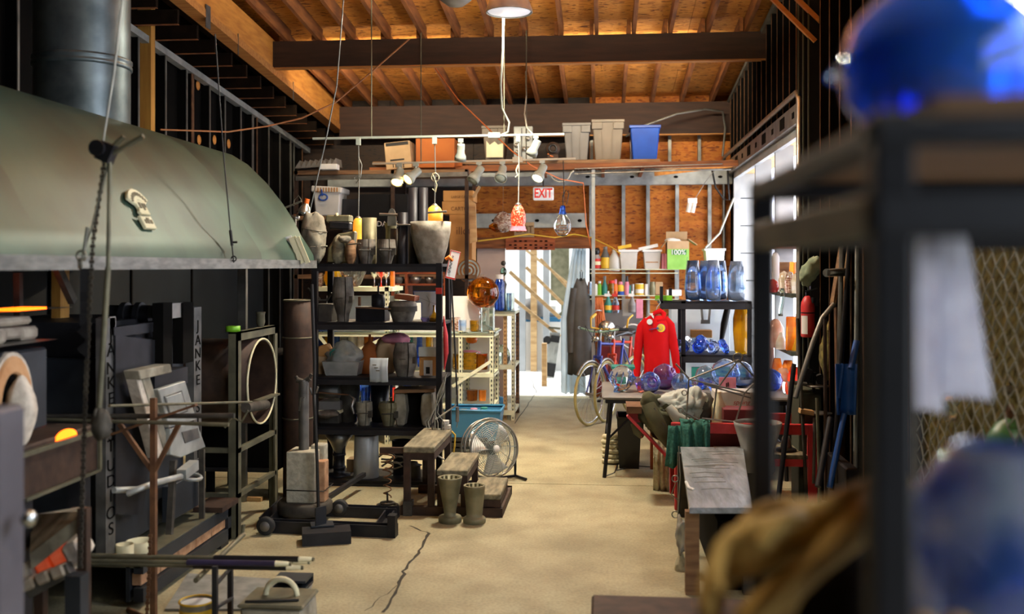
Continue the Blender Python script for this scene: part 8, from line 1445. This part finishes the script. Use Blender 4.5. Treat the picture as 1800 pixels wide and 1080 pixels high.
B(M().lathe([(.0003, .0)]+[(r*k, h*k) for r, h in ((60, 0), (120, 18), (158, 70), (168, 130), (150, 200), (100, 255), (60, 280), (70, 310), (62, 310), (52, 282), (92, 248), (140, 196), (158, 130), (148, 74), (112, 28), (50, 12))]+[(.0003, 12*k)], c, 32), 'body', 'glass_azure', bv)
B(M().ell(c+V(-.015, -.02, .04), (.05, .05, .04), 14, 10), 'inner_bubble', 'glass_deep', bv); B(M().tube([c+V(-165*k, .0, 105*k), c+V(-182*k, 0, 115*k), c+V(-172*k, 0, 128*k)], [.006, .009, .005], 8), 'side_drop', 'glass_green', bv)
b2 = pot('blue_flask', 'second bright blue glass flask behind the big blurred vessel', 'vessel', 1760, 1.3, GZ+.012, [(50, 0), (90, 30), (110, 90), (90, 180), (40, 220), (36, 260)], 'glass_sky', None, 6, 28)
wt = thing('white_cloth', 'long white cloth hung over the lower bar of the near rack', 'cloth', S(1660, 1.42, 1.5)); wy = GY1-.03
def wc_(px, py): return P(px, py, wy)
zt, zb5 = wc_(1660, 400).z, wc_(1660, 705).z
def cf(x0t, x1t, x0b, x1b, yo, zt2, zb6, amp):
    def f(u, v): x = (x0t+(x1t-x0t)*u)*(1-v)+(x0b+(x1b-x0b)*u)*v; cr_ = .012*(2*u-1)**6*(1 if v < .05 else 0); return (x, wy+yo+amp*math.sin(2*math.pi*1.5*u+v)+(-.02*math.sin(math.pi*min(1, v*12)/2)), zt2-cr_+(zb6-zt2)*v+.002*v*math.sin(5*u))
    return M().surf(f, 20, 20)
B(cf(XY(1640, wy), XY(1684, wy), XY(1640, wy), XY(1728, wy), -.012, zt, zb5+.008, .002), 'front_fold', 'white_towel', wt, solid=.006); B(cf(XY(1602, wy), XY(1650, wy), XY(1604, wy), XY(1650, wy), .004, zt, zb5-.012, .002), 'rear_fold', 'white_towel', wt, solid=.006)
B(M().tube([V(XY(1606, wy), wy, zt), V(XY(1690, wy), wy, zt)], .006, 8).tube([V(XY(1640, wy), wy, zt), V(XY(1640, wy), wy, GZ-.1)], .006, 6), 'hang_bar', 'stud_steel', wt)
bb = thing('clear_bubble', 'huge clear bluish blown glass bubble on the lower level of the near rack', 'vessel', S(1750, 1.02, lz2)); c = S(1752, 1.02, lz2); k = SC(1752, 1.02)
B(M().lathe([(.0003, 0)]+[(r*k, h*k) for r, h in ((70, 0), (120, 60), (155, 180), (168, 340), (146, 460), (90, 540), (70, 560), (64, 556), (84, 532), (138, 454), (159, 340), (146, 184), (112, 68), (60, 14))]+[(.0003, 14*k)], c, 32), 'bubble', 'glass_bubble', bb); B(M().ell(c+V(.03, -.02, .14), (.045, .045, .05), 14, 10), 'blue_core', 'glass_deep', bb)
for i, (px, r) in enumerate(((1625, 22), (1680, 26))): pot('wooden_ball', ('tan wooden knob beside the rack post on the lower level', 'tan wooden knob under the clear bubble')[i], 'knob', px, .9, 1.7-640/1750*.9, [(r*.7, 0), (r, 20), (r*.8, 45), (.1, 55)], 'pale_wood')
# leather gloves thrown over the far upright foot
def glove(lab, o, R, flip=1, k=1.):
    t = thing('leather_glove', lab, 'glove', o, 'leather work gloves'); q = lambda x, y, z: o+R@(V(x*flip, y, z)*k)
    def skin(chain, name, sub=2):
        me = bpy.data.meshes.new(name); pts = [q(*p)-o for p, r in chain]; me.from_pydata(pts, [(i, i+1) for i in range(len(pts)-1)], []); ob = bpy.data.objects.new(name, me); C.objects.link(ob); ob.parent = t; me.materials.append(MATS['leather'])
        m = ob.modifiers.new('skin', 'SKIN'); m.use_smooth_shade = True; sv_ = me.skin_vertices[0].data
        for v_, (p, r) in zip(sv_, chain): rr2 = r if isinstance(r, tuple) else (r, r); v_.radius = (rr2[0]*k, rr2[1]*k)
        sv_[0].use_root = True; s2 = ob.modifiers.new('sub', 'SUBSURF'); s2.levels = s2.render_levels = sub
    B(M().lathe([(.056, -.13), (.052, -.08), (.042, -.02), (.046, .02), (.05, .06), (.046, .085), (.001, .095)], o, 20, R, k, .55*k), 'palm_and_cuff', 'leather', t)
    for x, L_, cu in ((-.036, .085, .05), (-.012, .1, .065), (.013, .095, .06), (.037, .075, .045)): skin([((x, 0, .075), .013), ((x*1.05, -.006, .075+L_*.45), .0125), ((x*1.1, -.03-cu*.2, .075+L_*.78), .0115), ((x*1.1, -.045-cu*.6, .075+L_*.9), .009)], 'finger')
    skin([((.04, -.01, .0), .015), ((.065, -.02, .025), .014), ((.075, -.035, .055), .012), ((.07, -.05, .08), .009)], 'thumb'); B(M().shell_([(.0575, -.132), (.058, -.12), (.0535, -.085)], o, 20, R, k, .55*k), 'cuff_band', 'leather', t)
def RB(z, x):
    z = V(*z).normalized(); x = V(*x); x = (x-z*x.dot(z)).normalized(); return Matrix((x, z.cross(x), z)).transposed()
glove('tan leather work glove lying flat on top of the dark tool pouch', P(1408, 935, 1.18), RB((-1, -.15, -.32), (.15, -.55, .8)), 1, .88)
glove('tan leather work glove drooping below the first glove with curled fingers', P(1410, 1012, 1.13), RB((-.8, -.2, -.65), (.4, -.6, .6)), -1, .72)
glove('tan leather glove cuff lying across the back of the tool pouch', P(1462, 915, 1.3), RB((-.95, .2, -.1), (.1, -.7, .7)), 1, .84)
tt = thing('tool_pouch', 'dark brown leather tool pouch near the camera carrying the leather gloves', 'pouch', (XY(1440, 1.28), 1.28, lz2)); z = P(1430, 935, 1.2).z
B(crumple((XY(1448, 1.28), 1.28, (lz2+z)/2+.005), (.068, .1, (z-lz2)/2+.01), 131, 22, 14, .12), 'pouch_body', 'side_dark', tt); B(M().cb((XY(1440, 1.25), 1.24, z-.02), (.1, .12, .012), (.3, .1, .1)), 'pouch_flap', 'side_dark', tt, bevel=.004)
pot('wood_ball', 'pinkish pale wooden block end in the tool tray below the gloves', 'block', 1440, 1.4, 1.7-625/1750*1.4, [(28, 0), (34, 20), (28, 44), (.1, 52)], 'pale_wood')
# ---- chain link fence panel in front of the right wall
FX = 1.44
fn = thing('chain_fence', 'chain link fence panel backed with olive netting beside the near rack', 'fence', (FX, 4.6, 0)); fy0, fy1, fz0, fz1 = 3.2, 4.75, .55, 1.98
B(M().box(FX+.03, fy0, fz0, FX+.04, fy1, fz1), 'netting', 'mesh_olive', fn)
m = M(); wv_ = .052; n = int((fy1-fy0)/wv_)
for i in range(n+1):
    pts = []; j = 0; z = fz0
    while z <= fz1+.001: pts.append(V(FX+(.004 if j % 2 else -.004), fy0+i*wv_+(wv_*.52 if (j+i) % 2 else -wv_*.52)*.98, z)); z += .048; j += 1
    m.tube(pts, .0036, 4)
stuff(B(m, 'chain_link', 'stud_pale', fn))
for y in (fy0, fy1): B(M().cyl((FX, y, 0), (FX, y, fz1+.04), .024, 12), 'fence_post', 'steel_mid', fn)
B(M().cyl((FX, fy0, fz1), (FX, fy1, fz1), .018, 10).cyl((FX, fy0, fz0), (FX, fy1, fz0), .018, 10), 'fence_rail', 'steel_mid', fn)
# gas bottle, hoses
gy = 3.75
gb_ = thing('gas_cylinder', 'green gas cylinder with brass valve before the chain link fence', 'gas cylinder', S(1790, gy, 0)); c = S(1790, gy, 0); zt = ZY(1790, 770, gy)
B(M().lathe([(.115, 0), (.115, zt-.05), (.105, zt+.0), (.075, zt+.05), (.035, zt+.075), (.03, zt+.09)], c, 28), 'cylinder', 'green_paint', gb_); B(M().lathe([(.04, zt+.07), (.042, zt+.1), (.034, zt+.12), (.001, zt+.12)], c, 18), 'neck_ring', 'rust_iron', gb_); B(M().cyl(c+V(0, 0, zt+.1), c+V(0, 0, zt+.2), .016, 10).cyl(c+V(-.05, 0, zt+.17), c+V(.05, 0, zt+.17), .018, 10).lathe([(.03, zt+.2), (.032, zt+.215), (.001, zt+.22)], c, 14), 'valve', 'steel_mid', gb_)
for i, (m_, lab) in enumerate((('green_paint', 'green gas hose arching over the fence foot'), ('cord_orange', 'red orange gas hose arching beside the green one'))):
    t = M().tube([P(1738+i*22, 768, 4.0), P(1742+i*22, 712-i*2, 4.05), P(1760+i*20, 676+i*6, 4.1), P(1782+i*14, 672+i*6, 4.1), P(1800+i*8, 700, 4.1)], .022, 8).build('gas_hose', m_); tag(t, lab, 'hose')
t = thing('orange_cable_coil', 'orange extension cord coil hanging on the fence', 'cord', P(1728, 742, 4.3))
for k in range(6): B(M().ring(P(1727+k*3, 722, 4.3-.012*k), .07, .008, 22, 6, (1, .3*math.sin(k), .1*k), 1.0), 'loop', 'cord_orange', t)
q = PX(1668, 715, FX-.03); t = thing('glass_tool', 'clear and magenta reflecting glass rod pieces hooked on the fence below the white cloth', 'glass rod', q); B(M().cyl(q+V(0, .02, .05), q+V(0, .02, -.06), .014, 10), 'rod', 'glass_clear', t); B(M().ring(q, .045, .014, 18, 6, (1, 0, .2)), 'ring', 'glass_clear', t)
t = thing('orange_tag_pole', 'thin black pole with an orange tag against the fence', 'pole', P(1742, 690, 4.2)); B(M().cyl(P(1752, 562, 4.35), P(1738, 690, 4.15), .009, 8), 'rod', 'cord_black', t); B(M().cb(P(1738, 580, 4.2), (.03, .02, .022), (0, .2, 0)), 'tag', 'orange', t)
# ---------------------------------------------------------------- pieces that lie apart become parts of their own
def islands(o):
    me = o.data; par = list(range(len(me.vertices)))
    def fd(i):
        while par[i] != i: par[i] = par[par[i]]; i = par[i]
        return i
    for e in me.edges: par[fd(e.vertices[0])] = fd(e.vertices[1])
    g = {}
    for p in me.polygons: g.setdefault(fd(p.vertices[0]), []).append(p)
    return list(g.values())
SPLIT = {'turnbuckle', 'bracket', 'tray_rail', 'hook', 'strap', 'cross_bars', 'bulb', 'spikes', 'brace', 'foot', 'rail', 'shelf_beam', 'lug', 'flaps', 'knob', 'cross_rail', 'base_frame', 'channel', 'foot_pad', 'top_rail', 'rear_rail', 'front_rail', 'side_rail', 'leg', 'brake_cables', 'shade', 'blades', 'door_track', 'fence_rail', 'edge_trim', 'hoop', 'label', 'clamp', 'shelf_pan', 'cross_brace', 'blue_hook', 'plates'}
NEW = {'spikes': 'spike', 'flaps': 'flap', 'cross_bars': 'cross_bar', 'brake_cables': 'brake_cable', 'plates': 'plate'}
for o in [o for o in scn.objects if o.type == 'MESH' and o.parent is not None and o.name.split('.')[0] in SPLIT]:
    isl = islands(o)
    if not 1 < len(isl) < 9 or o.data.users > 1: continue
    big = max(len(i) for i in isl)
    for i in isl:
        ids = sorted({v for p in i for v in p.vertices}); mp_ = {v: k for k, v in enumerate(ids)}
        me = bpy.data.meshes.new(o.name); me.from_pydata([o.data.vertices[v].co[:] for v in ids], [], [[mp_[v] for v in p.vertices] for p in i]); me.polygons.foreach_set('use_smooth', [p.use_smooth for p in i]); me.materials.append(o.data.materials[0])
        base = o.name.split('.')[0]; c = bpy.data.objects.new(NEW.get(base, base), me); C.objects.link(c); c.parent = o.parent; c.location = o.location
        for md in o.modifiers:
            d = c.modifiers.new(md.name, md.type)
            if md.type == 'BEVEL': d.width = md.width; d.segments = 1; d.limit_method = 'ANGLE'; d.angle_limit = .7
            elif md.type == 'SOLIDIFY': d.thickness = md.thickness; d.offset = 0
    bpy.data.objects.remove(o)
